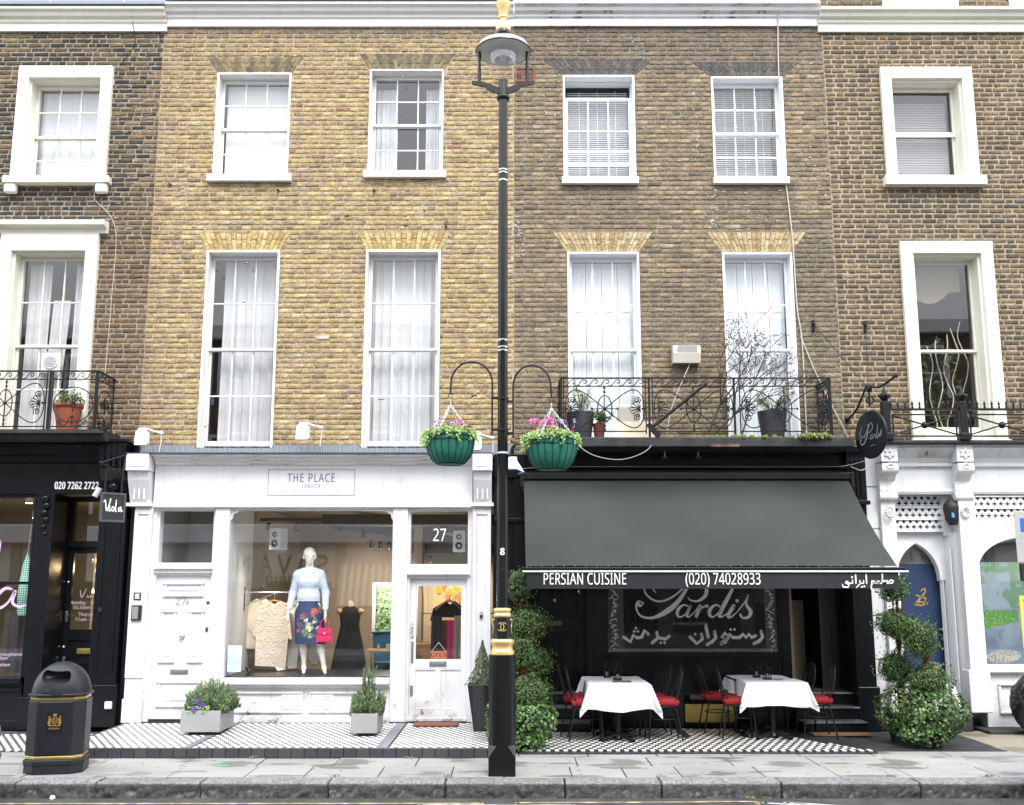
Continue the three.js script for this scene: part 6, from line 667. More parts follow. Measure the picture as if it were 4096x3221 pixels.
// ---------------------------------------------------------------- litter bin
{ const t = thing('litter_bin', 'black domed litter bin with gold bands and gold crest by the kerb', 'litter bin', [-4.94, 0, 3.24], 0.2), pm = M(0.014, 0.0155, 0.019, 0.42, { specularIntensity: 0.7,  bumpMap: T.fineB, bumpScale: 0.001 }), oc = (r, y0, y1, k = 1) => { const s = new THREE.Shape(); const q = [[-0.19, -0.26], [0.19, -0.26], [0.3, -0.16], [0.3, 0.16], [0.19, 0.26], [-0.19, 0.26], [-0.3, 0.16], [-0.3, -0.16]]; q.forEach(([x, z], i) => (i ? s.lineTo(x * r, z * r) : s.moveTo(x * r, z * r))); s.closePath(); return new THREE.ExtrudeGeometry(s, { depth: y1 - y0 - 0.02, bevelEnabled: true, bevelSize: 0.01, bevelThickness: 0.01, bevelSegments: 2, bevelOffset: -0.01 }).rotateX(-Math.PI / 2).translate(0, y0 + 0.01, 0); };
  mk('base', [oc(1.0, 0.0, 0.145), oc(1.03, 0.09, 0.145)], pm, t, L); mk('gold_band', [oc(0.955, 0.145, 0.185)], K.brass, t, L); mk('body', [oc(0.985, 0.185, 0.755)], pm, t, L); mk('front_panel', [bb(-0.16, 0.16, 0.2, 0.74, 0.245, 0.262, 0.006)], M(0.012, 0.013, 0.018, 0.3), t, L); mk('gold_band', [oc(0.94, 0.755, 0.795)], K.brass, t, L);
  const ev = new Evaluator(); ev.attributes = ['position', 'normal', 'uv']; ev.useGroups = false; let dome = new THREE.SphereGeometry(1, 40, 24).scale(0.305, 0.34, 0.27); { const p = dome.attributes.position; for (let i = 0; i < p.count; i++) if (p.getY(i) < 0) p.setY(i, Math.max(p.getY(i), -0.015)); dome.computeVertexNormals(); } const A = new Brush(dome), B1 = new Brush(new RoundedBoxGeometry(0.3, 0.11, 0.34, 3, 0.05)); B1.position.set(-0.03, 0.175, 0.24); B1.rotation.x = 0.25; B1.updateMatrixWorld(); A.updateMatrixWorld(); const hood = ev.evaluate(A, B1, SUBTRACTION).geometry; mk('hood', [hood.translate(0, 0.81, 0)], pm, t, L); mk('hood_rim', [oc(1.02, 0.795, 0.825)], pm, t, L); mk('badge', [at(new THREE.CircleGeometry(0.11, 24, 0, Math.PI), -0.03, 0.84, 0.262, -0.12)], M(0.02, 0.022, 0.028, 0.35), t, L);
  const crest = canvasTex(128, 160, (x) => { x.fillStyle = '#0c0d12'; x.fillRect(0, 0, 128, 160); x.strokeStyle = x.fillStyle = '#8d6d35'; x.lineWidth = 5; x.fillRect(48, 6, 32, 8); x.fillRect(50, 16, 28, 14); x.beginPath(); x.moveTo(40, 42); x.lineTo(88, 42); x.lineTo(86, 76); x.lineTo(64, 96); x.lineTo(42, 76); x.closePath(); x.stroke(); for (const k of [52, 64, 76]) { x.beginPath(); x.moveTo(k, 44); x.lineTo(k, 84); x.stroke(); } for (const s of [1, -1]) { const X = (v) => 64 + s * v; x.beginPath(); x.moveTo(X(30), 96); x.lineTo(X(34), 70); x.lineTo(X(28), 52); x.lineTo(X(40), 40); x.lineTo(X(36), 22); x.lineTo(X(50), 30); x.lineTo(X(48), 56); x.lineTo(X(56), 80); x.lineTo(X(50), 98); x.closePath(); x.fill(); } x.fillRect(14, 100, 100, 7); x.fillRect(20, 128, 88, 6); x.font = '13px sans-serif'; x.globalAlpha = 0.45; x.fillRect(24, 114, 80, 8); });
  mk('crest', [new THREE.PlaneGeometry(0.16, 0.2).translate(-0.0, 0.53, 0.264)], new THREE.MeshStandardMaterial({ map: crest, roughness: 0.4, side: THREE.DoubleSide }), t, { ...L, uv: true }); }
// ---------------------------------------------------------------- awning
{ const t = thing('awning', 'large dark grey awning with white lettered valance over the restaurant', 'awning', [2.46, 3.4, 0.3]); const x0 = 0.17, x1 = 4.74, N = 40, R = 24, g = new THREE.PlaneGeometry(x1 - x0, 1, N, R), p = g.attributes.position; for (let i = 0; i < p.count; i++) { const v = 0.5 - p.getY(i), u = p.getX(i) / (x1 - x0) + 0.5, z = 0.42 + v * 1.66, y = 3.435 - v * 1.225 - 0.075 * Math.sin(v * Math.PI) * (0.75 + 0.5 * fbm(u * 2.2, v, 3)) - 0.01 * Math.sin(u * 40) * sstep(0.9, 1, v) * 0.3; p.setXYZ(i, x0 + u * (x1 - x0), y, z); } g.computeVertexNormals();
  mk('fabric', [g], M(0.031, 0.0365, 0.0325, 0.55, { map: T.canvas, bumpMap: T.weave, bumpScale: 0.0004, specularIntensity: 0.7 }), t);
  mk('cassette', [bb(0.13, 4.8, 3.44, 3.54, 0.26, 0.46, 0.015), bb(0.12, 0.17, 3.33, 3.54, 0.22, 0.48, 0.01), bb(4.76, 4.81, 3.33, 3.54, 0.22, 0.48, 0.01)], K.iron, t); mk('front_bar', [bb(0.12, 4.82, 2.152, 2.195, 2.06, 2.13, 0.01), bb(0.1, 0.125, 2.13, 2.2, 2.04, 2.14)], K.iron, t); mk('white_trim', [bb(0.1, 4.86, 2.132, 2.152, 2.09, 2.135, 0.004)], M(0.75, 0.76, 0.77, 0.35), t);
  const st = [...Array(34)].map((_, i) => bb(0.22 + i * 0.1365, 0.235 + i * 0.1365, 2.205, 2.213, 2.085, 2.095)); mk('eyelets', st, K.chrome, t);
  const vg = new THREE.PlaneGeometry(4.56, 0.2, 60, 6), vp = vg.attributes.position; for (let i = 0; i < vp.count; i++) { const k = 0.5 - vp.getY(i) / 0.2, X = vp.getX(i); vp.setXYZ(i, X, vp.getY(i) + 0.006 * (noise(X * 1.3, 3) - 0.5) * k, 0.02 * k * (fbm(X * 1.6, 5, 2) - 0.5)); } vg.computeVertexNormals(); mk('valance', [vg.translate(2.46, 2.035, 2.11)], M(0.016, 0.018, 0.021, 0.5, { map: T.weave }), t);
  const zt = 2.122; mk('lettering', [text('PERSIAN CUISINE', 0.1, FR, { depth: 0.003, fit: 1.03, center: false }).translate(0.375, 1.985, zt)], K.letter, t); mk('lettering', [text('(020) 74028933', 0.1, FR, { depth: 0.003, fit: 0.93, center: false }).translate(2.12, 1.985, zt)], K.letter, t);
  const q = (u, v) => [4.03 + (u - 1772) * 0.00592, 1.985 + (1234 - v) * 0.0058], rb = (l, w = 0.017, s = false) => ribbon(l.map(([u, v]) => [...q(u, v), w]), 0, s).translate(0, 0, zt + 0.002), dot = (u, v) => blob(...q(u, v), 0.012).translate(0, 0, zt + 0.002);
  mk('lettering', [rb([[1858, 1231.5], [1870.5, 1231.5], [1871, 1227], [1876, 1224.5], [1880, 1227], [1877, 1231], [1871, 1231.5]]), rb([[1857.5, 1213], [1857, 1231]]), rb([[1857, 1231], [1861, 1226.5], [1867, 1226], [1868, 1229], [1864, 1231.5], [1846, 1231.5]]), rb([[1851, 1231.5], [1845.5, 1226.5], [1851.5, 1226], [1846, 1231.5], [1839, 1231.5]]), rb([[1841, 1231.5], [1840, 1227], [1835, 1227], [1834.5, 1231], [1839, 1232], [1834, 1233.5], [1833, 1243]]), rb([[1824, 1214], [1824, 1232]]), rb([[1818, 1226], [1818, 1231.5], [1810, 1231.5]]), rb([[1810.5, 1226], [1810, 1233], [1803, 1240]]), dot(1819, 1238), dot(1814, 1239), rb([[1802, 1214], [1802, 1232]]), rb([[1795, 1225], [1795, 1231.5], [1788, 1231.5], [1783, 1227], [1780, 1230], [1788, 1235], [1785, 1240], [1775, 1239], [1774, 1234]]), dot(1794.5, 1219)], K.letter, t, { label: 'white Persian lettering' });
  for (const [a, s] of [[0.7, 1], [4.2, -1]]) mk('folding_arm', [rod([a, 3.25, 0.35], [a + s * 0.6, 2.62, 1.15], 0.028, 8), rod([a + s * 0.6, 2.62, 1.15], [a + s * 0.15, 2.16, 2.07], 0.024, 8), sph(0.045, a + s * 0.6, 2.62, 1.15)], K.iron, t); }
// ---------------------------------------------------------------- tables, chairs, lanterns
const tableProto = (() => { const t = thing('bistro_table', 'front bistro table of the left pair', 'table', [1.36, 0.03, 1.22], 0, 'bistro tables under the awning'); mk('table_top', [bb(-0.38, 0.38, 0.69, 0.715, -0.29, 0.29, 0.008)], K.iron, t, L); mk('column', [cy(0.035, 0.03, 0.66, 0, 0.04, 0, 14), cy(0.07, 0.05, 0.04, 0, 0.03, 0, 14)], K.iron, t, L); mk('base', [0, 1, 2, 3].map((k) => at(tube([[0.02, 0.075, 0], [0.14, 0.05, 0], [0.3, 0.015, 0]], 0.024, 8, 6), 0, 0, 0, 0, k * 1.571 + 0.6)), K.iron, t, L); return t; })();
dup(tableProto, [1.36, 0.03, 0.66], 0, 'rear bistro table of the left pair'); dup(tableProto, [3.39, 0.03, 1.02], 0, 'front bistro table of the right pair'); dup(tableProto, [3.33, 0.03, 0.45], 0, 'rear bistro table of the right pair');
function cloth(label, x, z, hw, hd, ox, ozf, ozb, seed, group, dy = 0) { const NX = 48, NZ = 48, g = new THREE.PlaneGeometry(1, 1, NX, NZ), p = g.attributes.position; for (let i = 0; i < p.count; i++) { const u = p.getX(i) * 2, v = -p.getY(i) * 2; let X = u * (hw + ox), Z = v > 0 ? v * (hd + ozf) : v * (hd + ozb); const fr = 1 + 0.035 * Math.sin(u * 7 + seed) ; const ex = Math.max(0, Math.abs(X) - hw) * fr, ez = Math.max(0, Math.abs(Z) - hd) * (1 + 0.05 * Math.sin(u * 5 + seed * 2)), sx = Math.sign(X), sz = Math.sign(Z); let y = 0.006; if (ex && ez) { const m = Math.min(ex, ez), M2 = Math.max(ex, ez); y -= M2 * 0.95 + m * 0.42; X = sx * (hw + 0.012 + (ex > ez ? 0.03 : 0.2) * ex + 0.33 * m); Z = sz * (hd + 0.012 + (ez > ex ? 0.03 : 0.2) * ez + 0.33 * m); } else if (ex || ez) { y -= (ex + ez) * 0.985; if (ex) X = sx * (hw + 0.012 + 0.06 * ex + 0.13 * ex * Math.sin(Z * 12 + seed)); if (ez) Z = sz * (hd + 0.012 + 0.08 * ez + 0.13 * ez * Math.sin(X * 10 + seed) + 0.05 * ez * Math.sin(X * 27 + seed)); } else y += 0.0015 * Math.sin(X * 30 + seed) ; p.setXYZ(i, x + X, 0.745 + y + dy, z + Z); } g.computeVertexNormals(); single('tablecloth', [g], K.cloth, label, 'tablecloth', group); }
cloth('white cloth with long pointed front corners on the left front table', 1.36, 1.22, 0.385, 0.29, 0.22, 0.33, 0.015, 1, 'tablecloths under the awning'); cloth('white cloth on the left rear table', 1.345, 0.665, 0.382, 0.295, 0.19, 0.0, 0.2, 4, 'tablecloths under the awning', -0.003);
cloth('white cloth with straight front drop on the right front table', 3.39, 1.02, 0.385, 0.29, 0.2, 0.3, 0.015, 2.6, 'tablecloths under the awning'); cloth('white cloth on the right rear table', 3.35, 0.46, 0.382, 0.3, 0.2, 0.0, 0.2, 7, 'tablecloths under the awning', -0.003);
const chairProto = (() => { const t = thing('bistro_chair', 'black wire bistro chair at the left front table, nearest the lamp column', 'chair', [0.95, 0.03, 1.22], Math.PI / 2, 'bistro chairs with red cushions'); // faces +z locally
  mk('seat', [lathe([[0.001, 0.44], [0.19, 0.44], [0.2, 0.43], [0.19, 0.415], [0.001, 0.415]], 20)], K.iron, t, L); mk('cushion', [(() => { const g = new RoundedBoxGeometry(0.4, 0.075, 0.39, 4, 0.036), p = g.attributes.position; for (let i = 0; i < p.count; i++) { const r = Math.hypot(p.getX(i), p.getZ(i)); p.setY(i, p.getY(i) * (1.25 - 1.6 * r * r) + 0.004 * noise(p.getX(i) * 30, p.getZ(i) * 30)); } g.computeVertexNormals(); return g.translate(0, 0.475, 0.0); })()], K.red, t, L);
  for (const s of [1, -1]) { mk('leg', [tube([[s * 0.15, 0.42, 0.15], [s * 0.175, 0.38, 0.175], [s * 0.19, 0, 0.2]], 0.011, 14, 6)], K.iron, t, L); mk('leg', [tube([[s * 0.14, 0.42, -0.14], [s * 0.16, 0.3, -0.175], [s * 0.18, 0, -0.23]], 0.011, 14, 6)], K.iron, t, L); }
  mk('back_hoop', [tube([[-0.18, 0.42, -0.1], [-0.19, 0.6, -0.19], [-0.17, 0.78, -0.235], [-0.1, 0.88, -0.255], [0, 0.905, -0.26], [0.1, 0.88, -0.255], [0.17, 0.78, -0.235], [0.19, 0.6, -0.19], [0.18, 0.42, -0.1]], 0.011, 50, 6)], K.iron, t, L); for (const x of [-0.09, -0.03, 0.03, 0.09]) mk('back_rod', [tube([[x * 0.9, 0.42, -0.16], [x * 1.15, 0.65, -0.215], [x, 0.885, -0.255]], 0.0055, 14, 5)], K.iron, t, L); mk('stretcher', [new THREE.TorusGeometry(0.17, 0.007, 5, 24).rotateX(Math.PI / 2).translate(0, 0.27, 0)], K.iron, t, L); return t; })();
[[0.88, 0.72, 1.5, 'black wire bistro chair at the left rear table, step side'], [1.93, 1.2, -1.57, 'black wire bistro chair at the left front table, cellar side'], [1.86, 0.66, -1.5, 'black wire bistro chair at the left rear table, cellar side'], [2.93, 1.06, 1.5, 'black wire bistro chair at the right front table, cellar side'], [2.78, 0.48, 1.62, 'black wire bistro chair at the right rear table, cellar side'], [3.95, 0.98, -1.57, 'black wire bistro chair at the right front table, doorway side'], [3.85, 0.4, -1.45, 'black wire bistro chair at the right rear table, doorway side']].forEach(([x, z, r, l]) => dup(chairProto, [x, 0.03, z], r, l));
const lanternProto = (() => { const t = thing('table_lantern', 'small black lantern at front of the left table pair', 'lantern', [1.38, 0.753, 1.0], 0.3, 'lanterns on the tables'); mk('base', [bb(-0.048, 0.048, 0, 0.022, -0.048, 0.048, 0.004)], K.iron, t, L); mk('frame', [[1, 1], [1, -1], [-1, 1], [-1, -1]].map(([a, b]) => bb(a * 0.036 - 0.005, a * 0.036 + 0.005, 0.022, 0.13, b * 0.036 - 0.005, b * 0.036 + 0.005)).concat([bb(-0.042, 0.042, 0.128, 0.138, -0.042, 0.042)]), K.iron, t, L); mk('candle', [cy(0.018, 0.018, 0.05, 0, 0.022, 0, 10)], M(0.25, 0.24, 0.22), t, L); mk('roof', [lathe([[0.058, 0.138], [0.035, 0.165], [0.02, 0.18], [0.02, 0.195], [0.001, 0.2]], 4), new THREE.TorusGeometry(0.018, 0.003, 5, 12).translate(0, 0.215, 0)], K.iron, t, L); return t; })();
dup(lanternProto, [1.28, 0.753, 0.6], 0.1, 'small black lantern at rear of the left table pair'); dup(lanternProto, [3.36, 0.753, 0.92], 0.2, 'small black lantern at front of the right table pair'); dup(lanternProto, [3.3, 0.753, 0.58], 0, 'small black lantern at rear of the right table pair');
single('menu_tray', [bb(1.29, 1.53, 0.753, 0.765, 1.2, 1.32, 0.004)], M(0.09, 0.10, 0.07, 0.4), 'dark green tray at the front edge of the left tablecloth', 'tray'); single('saucer', [lathe([[0.001, 0.754], [0.04, 0.754], [0.07, 0.764], [0.072, 0.766], [0.045, 0.758], [0.001, 0.758]], 20, 3.5, 0, 0.95)], M(0.55, 0.57, 0.58, 0.2), 'small glass saucer beside the lantern on the right table', 'saucer');
// mats
single('doormat', [bb(-1.33, -0.72, 0.112, 0.14, 0.32, 0.62, 0.012)], M(0.17, 0.06, 0.04, 0.95, { ...grit }), 'reddish brown doormat before the white glazed shop door', 'doormat'); single('doormat', [bb(3.96, 4.75, 0.026, 0.045, 0.6, 0.86, 0.008)], M(0.16, 0.085, 0.035, 0.95, { ...grit }), 'tan doormat at the foot of the restaurant entrance steps', 'doormat');

// ---------------------------------------------------------------- figures: one continuous surface from joined tapered limbs
const smin = (a, b, k) => { const h = Math.max(k - Math.abs(a - b), 0) / k; return Math.min(a, b) - h * h * k * 0.25; };
function capsule(p, b) { const [A, B, r0, r1, sx = 1, sz = 1] = b, dx = (B[0] - A[0]) / sx, dy = B[1] - A[1], dz = (B[2] - A[2]) / sz, px = (p[0] - A[0]) / sx, py = p[1] - A[1], pz = (p[2] - A[2]) / sz, t = clamp((px * dx + py * dy + pz * dz) / (dx * dx + dy * dy + dz * dz + 1e-9)); return (Math.hypot(px - dx * t, py - dy * t, pz - dz * t) - (r0 + (r1 - r0) * t)) * Math.min(1, sx, sz); }
const field = (bones, k) => (p) => { let d = 9; for (const b of bones) d = smin(d, capsule(p, b), b[6] ?? k); return d; };
function isosurface(fn, c, h, res) {
  const mc = new MarchingCubes(res, K.cloth, false, false, 260000), half = res / 2; let i = 0;
  for (let z = 0; z < res; z++) for (let y = 0; y < res; y++) for (let x = 0; x < res; x++) mc.field[i++] = -fn([c[0] + ((x - half) / half) * h, c[1] + ((y - half) / half) * h, c[2] + ((z - half) / half) * h]) * 10;
  mc.isolation = 0; mc.update(); const n = mc.count, p = mc.positionArray.slice(0, n * 3), g = new THREE.BufferGeometry();
  for (let k = 0; k < n; k++) for (let a = 0; a < 3; a++) p[k * 3 + a] = p[k * 3 + a] * h + c[a];
  g.setAttribute('position', new THREE.BufferAttribute(p, 3)); g.deleteAttribute('normal'); const m = mergeVertices(g, 1e-4); m.computeVertexNormals(); return m;
}
const headBones = (x, y, z, yaw, k = 1) => { const R = (dx, dy, dz) => [x + (dx * Math.cos(yaw) + dz * Math.sin(yaw)) * k, y + dy * k, z + (-dx * Math.sin(yaw) + dz * Math.cos(yaw)) * k]; return [[R(0, 0.035, -0.015), R(0, 0.02, 0.0), 0.078 * k, 0.078 * k], [R(0, -0.02, 0.02), R(0, -0.075, 0.045), 0.062 * k, 0.036 * k], [R(0, 0.0, 0.082), R(0, -0.032, 0.098), 0.010 * k, 0.014 * k, 1, 1, 0.015], [R(-0.018, -0.058, 0.082), R(0.018, -0.058, 0.082), 0.010 * k, 0.010 * k, 1, 1, 0.012], [R(-0.05, 0.022, 0.055), R(0.05, 0.022, 0.055), 0.022 * k, 0.022 * k, 1, 1, 0.03], [R(0.078, -0.005, -0.012), R(0.08, -0.035, -0.005), 0.014 * k, 0.009 * k, 1, 1, 0.012], [R(-0.078, -0.005, -0.012), R(-0.08, -0.035, -0.005), 0.014 * k, 0.009 * k, 1, 1, 0.012]]; };
const handBones = (w, d, s) => { const P = (a, b, c) => [w[0] + a * s, w[1] + b, w[2] + c], o = [[w, P(0, -0.07, 0.015), 0.02, 0.024, 0.7, 1.1]]; [[-0.018, 0.085], [0, 0.095], [0.018, 0.088], [0.034, 0.07]].forEach(([c, l]) => { o.push([P(0, -0.075, c + 0.008), P(0.004, -0.075 - l * 0.5, c * 1.1 + 0.014), 0.009, 0.008, 1, 1, 0.006], [P(0.004, -0.075 - l * 0.5, c * 1.1 + 0.014), P(-0.012, -0.075 - l, c * 1.1 + 0.01), 0.008, 0.006, 1, 1, 0.006]); }); o.push([P(-0.006, -0.03, 0.03), P(-0.016, -0.075, 0.052), 0.011, 0.008, 1, 1, 0.01], [P(-0.016, -0.075, 0.052), P(-0.018, -0.11, 0.045), 0.008, 0.006, 1, 1, 0.006]); return o; };
{ // mannequin in the window, facing the street
  const t = thing('shop_mannequin', 'white mannequin in pale gingham shirt and navy floral skirt in the shop window', 'mannequin', [-2.975, 0.716, -0.42], 0.06);
  const torso = [[[-0.05, 0.97, 0], [0.05, 0.97, 0], 0.105, 0.105, 1, 0.85], [[0, 1.0, 0], [0, 1.13, 0.0], 0.115, 0.098, 1.05, 0.85], [[0, 1.13, 0], [0, 1.32, 0.015], 0.098, 0.118, 1.15, 0.85], [[-0.065, 1.3, 0.055], [0.065, 1.3, 0.055], 0.06, 0.06], [[-0.145, 1.405, -0.01], [0.145, 1.405, -0.01], 0.055, 0.055], [[0, 1.5, -0.02], [-0.15, 1.415, -0.012], 0.035, 0.045], [[0, 1.5, -0.02], [0.15, 1.415, -0.012], 0.035, 0.045]], neck = [[0, 1.44, -0.01], [0, 1.6, 0.015], 0.06, 0.05];
  const wl = [-0.275, 0.87, 0.05], wr = [0.262, 0.9, 0.09], arms = [[[-0.165, 1.40, -0.01], [-0.235, 1.14, -0.04], 0.05, 0.037], [[-0.235, 1.14, -0.04], wl, 0.037, 0.024], [[0.165, 1.40, -0.01], [0.245, 1.15, -0.03], 0.05, 0.037], [[0.245, 1.15, -0.03], wr, 0.037, 0.024]];
  const legs = [[[-0.08, 0.93, 0], [-0.06, 0.5, 0.02], 0.088, 0.053], [[-0.06, 0.5, 0.02], [-0.045, 0.36, -0.01], 0.053, 0.052], [[-0.045, 0.36, -0.01], [-0.035, 0.1, -0.02], 0.052, 0.031], [[-0.035, 0.07, -0.025], [-0.02, 0.022, 0.11], 0.032, 0.022], [[0.085, 0.93, 0], [0.16, 0.5, 0.05], 0.088, 0.053], [[0.16, 0.5, 0.05], [0.205, 0.35, 0.02], 0.053, 0.051], [[0.205, 0.35, 0.02], [0.255, 0.1, 0.01], 0.051, 0.031], [[0.255, 0.07, 0.0], [0.29, 0.022, 0.13], 0.032, 0.022]];
  const skin = M(0.78, 0.77, 0.69, 0.35), body = field([...torso, neck, ...arms, ...legs], 0.045), bodyG = isosurface(body, [0, 0.87, 0.02], 0.93, 150), headG = isosurface(field([...headBones(0, 1.685, 0.02, 0.3, 1.12), [[0, 1.5, 0.0], [0, 1.6, 0.02], 0.05, 0.05]], 0.04), [0, 1.665, 0.02], 0.19, 76), hand = (w, s) => isosurface(field([...handBones(w, 1, s), [[w[0] + s * 0.0, w[1] + 0.06, w[2] - 0.01], w, 0.025, 0.024]], 0.012), [w[0], w[1] - 0.07, w[2] + 0.01], 0.13, 66);
  mk('body', [bodyG, headG, hand(wl, 1), hand(wr, -1)], skin, t, L);
  const shirtF = field([...torso.map((b) => [b[0], b[1], b[2] + 0.02, b[3] + 0.022, b[4], b[5]]), [[0, 1.05, 0.005], [0, 1.09, 0.01], 0.145, 0.15, 1.1, 0.85], ...arms.map((b) => [b[0], b[1], b[2] + 0.018, b[3] + 0.017])], 0.03), fold = (p) => 0.007 * (fbm(p[0] * 9 + 4, p[1] * 13, p[2] * 9 + 2, 3) - 0.5);
  const shirtG = isosurface((p) => Math.max(shirtF(p) + fold(p), (Math.abs(p[0]) < 0.19 ? 1.03 : 0.915) - p[1], p[1] - 1.515, 0.055 - Math.hypot(p[0], Math.max(0, 1.49 - p[1]) + (p[2] - 0.0) * 0.9)), [0, 1.2, 0.02], 0.34, 110);
  const gm = tex(64, (u, v) => { const a = (u * 2) % 1 < 0.5, b = (v * 2) % 1 < 0.5; return a && b ? [0.66, 0.76, 0.93] : a || b ? [0.83, 0.88, 0.96] : [0.93, 0.945, 0.975]; }, { m: 0.05 });
  mk('shirt', [shirtG], M(0.92, 0.92, 0.94, 0.75, { map: gm }), t, L); mk('collar', [1, -1].map((s) => flat([[s * 0.01, 1.475], [s * 0.06, 1.515], [s * 0.09, 1.485], [s * 0.05, 1.415]], 0.085, 0.008)).concat([lathe([[0.064, 1.455], [0.062, 1.5]], 20, 0, 0, 0)]), M(0.80, 0.84, 0.93, 0.7), t, L); mk('buttons', [0, 1, 2, 3, 4].map((i) => at(cy(0.006, 0.006, 0.004, 0, 0, 0, 8), 0.004, 1.4 - i * 0.075, 0.15 - (i > 2 ? 0.01 : 0), Math.PI / 2)), K.cloth, t, { ...L, kind: 'stuff' });
  const sk = new THREE.CylinderGeometry(1, 1, 1, 64, 30, true), sp = sk.attributes.position, su = sk.attributes.uv; for (let i = 0; i < sp.count; i++) { const k = 0.5 - sp.getY(i), a = Math.atan2(sp.getX(i), sp.getZ(i)), r = 0.132 + 0.055 * sstep(0, 0.35, k) + 0.03 * k, y = 1.055 - k * 0.63, x = Math.sin(a) * r * 1.05 + 0.05 * k, z = Math.cos(a) * r * 0.85 + 0.01 + 0.01 * Math.sin(a * 5) * k; sp.setXYZ(i, x, y, z); su.setXY(i, (x + 0.24) / 0.52, 1 - k); } sk.computeVertexNormals();
  const floral = canvasTex(256, 320, (x) => { _s = 99; x.fillStyle = '#24365e'; x.fillRect(0, 0, 256, 320); for (let i = 0; i < 900; i++) { x.fillStyle = `rgba(${30 + 30 * rnd() | 0},${45 + 30 * rnd() | 0},${90 + 30 * rnd() | 0},.5)`; x.fillRect(rnd() * 256, rnd() * 320, 2, 9); } const fl = (cx, cy2, r, c) => { for (let k = 0; k < 26; k++) { const a = rnd() * 6.28, q = rnd() * r; x.fillStyle = c[k % c.length]; x.globalAlpha = 0.75; x.beginPath(); x.ellipse(cx + Math.cos(a) * q, cy2 + Math.sin(a) * q, r * (0.2 + 0.3 * rnd()), r * (0.15 + 0.25 * rnd()), a, 0, 7); x.fill(); } x.globalAlpha = 1; }; for (let i = 0; i < 60; i++) { x.strokeStyle = pick(['#6d7d52', '#8d9a72', '#4f6a58', '#c9c0a4']); x.lineWidth = 2; const X = 70 + rnd() * 140, Y = 90 + rnd() * 190; x.beginPath(); x.moveTo(X, Y); x.quadraticCurveTo(X + rr(-30, 30), Y - 20, X + rr(-40, 40), Y + rr(-40, 20)); x.stroke(); } fl(176, 92, 26, ['#c5463c', '#d9624f', '#a93632']); fl(98, 118, 20, ['#b04a58', '#c56a72', '#8e3048']); fl(140, 200, 28, ['#cfc793', '#e2dbb4', '#a9a66b']); fl(118, 150, 16, ['#d7cfc0', '#b9a894', '#e8e2d8']); fl(176, 160, 14, ['#dcd6ca', '#8f96a8', '#c8bfae']); fl(64, 176, 14, ['#b8434d', '#8f3a5e']); fl(60, 226, 14, ['#c05a5f', '#94485c']); fl(110, 240, 24, ['#5f7d58', '#7f9463', '#486a4c']); fl(150, 262, 18, ['#a9a76a', '#86915a']); fl(205, 60, 14, ['#b75a52', '#7c6a5a']); fl(200, 200, 14, ['#c9c2b4', '#8f93a5']); });
  mk('skirt', [sk], new THREE.MeshStandardMaterial({ map: floral, roughness: 0.7, side: THREE.DoubleSide }), t, { ...L, uv: true });
  const b = thing('handbag', 'bright pink leather handbag hanging from the mannequin hand', 'handbag', [-2.70, 1.17, -0.30], 0.1), bm = M(0.62, 0.02, 0.12, 0.35); mk('bag_body', [(() => { const g = new RoundedBoxGeometry(0.25, 0.2, 0.1, 4, 0.015), p = g.attributes.position; for (let i = 0; i < p.count; i++) { const k = 1 - 0.25 * (p.getY(i) + 0.1) / 0.2; p.setX(i, p.getX(i) * k); p.setZ(i, p.getZ(i) * k); } g.computeVertexNormals(); return g.translate(0, 0.1, 0); })()], bm, b, L); mk('flap', [flat([[-0.102, 0.2], [0.102, 0.2], [0.108, 0.125], [0.03, 0.115], [-0.03, 0.115], [-0.108, 0.125]], 0.042, 0.01)], M(0.66, 0.03, 0.15, 0.35), b, L); mk('clasp', [bb(-0.014, 0.014, 0.105, 0.14, 0.052, 0.062, 0.003)], K.gold, b, L); mk('handle', [tube([[-0.06, 0.2, 0], [-0.055, 0.29, 0], [0, 0.33, 0], [0.055, 0.29, 0], [0.06, 0.2, 0]], 0.008, 20, 6)], bm, b, L); mk('studs', [-0.1, 0.1].map((q) => sph(0.008, q, -0.004, 0.04, 6)), K.gold, b, { ...L, kind: 'stuff' }); }
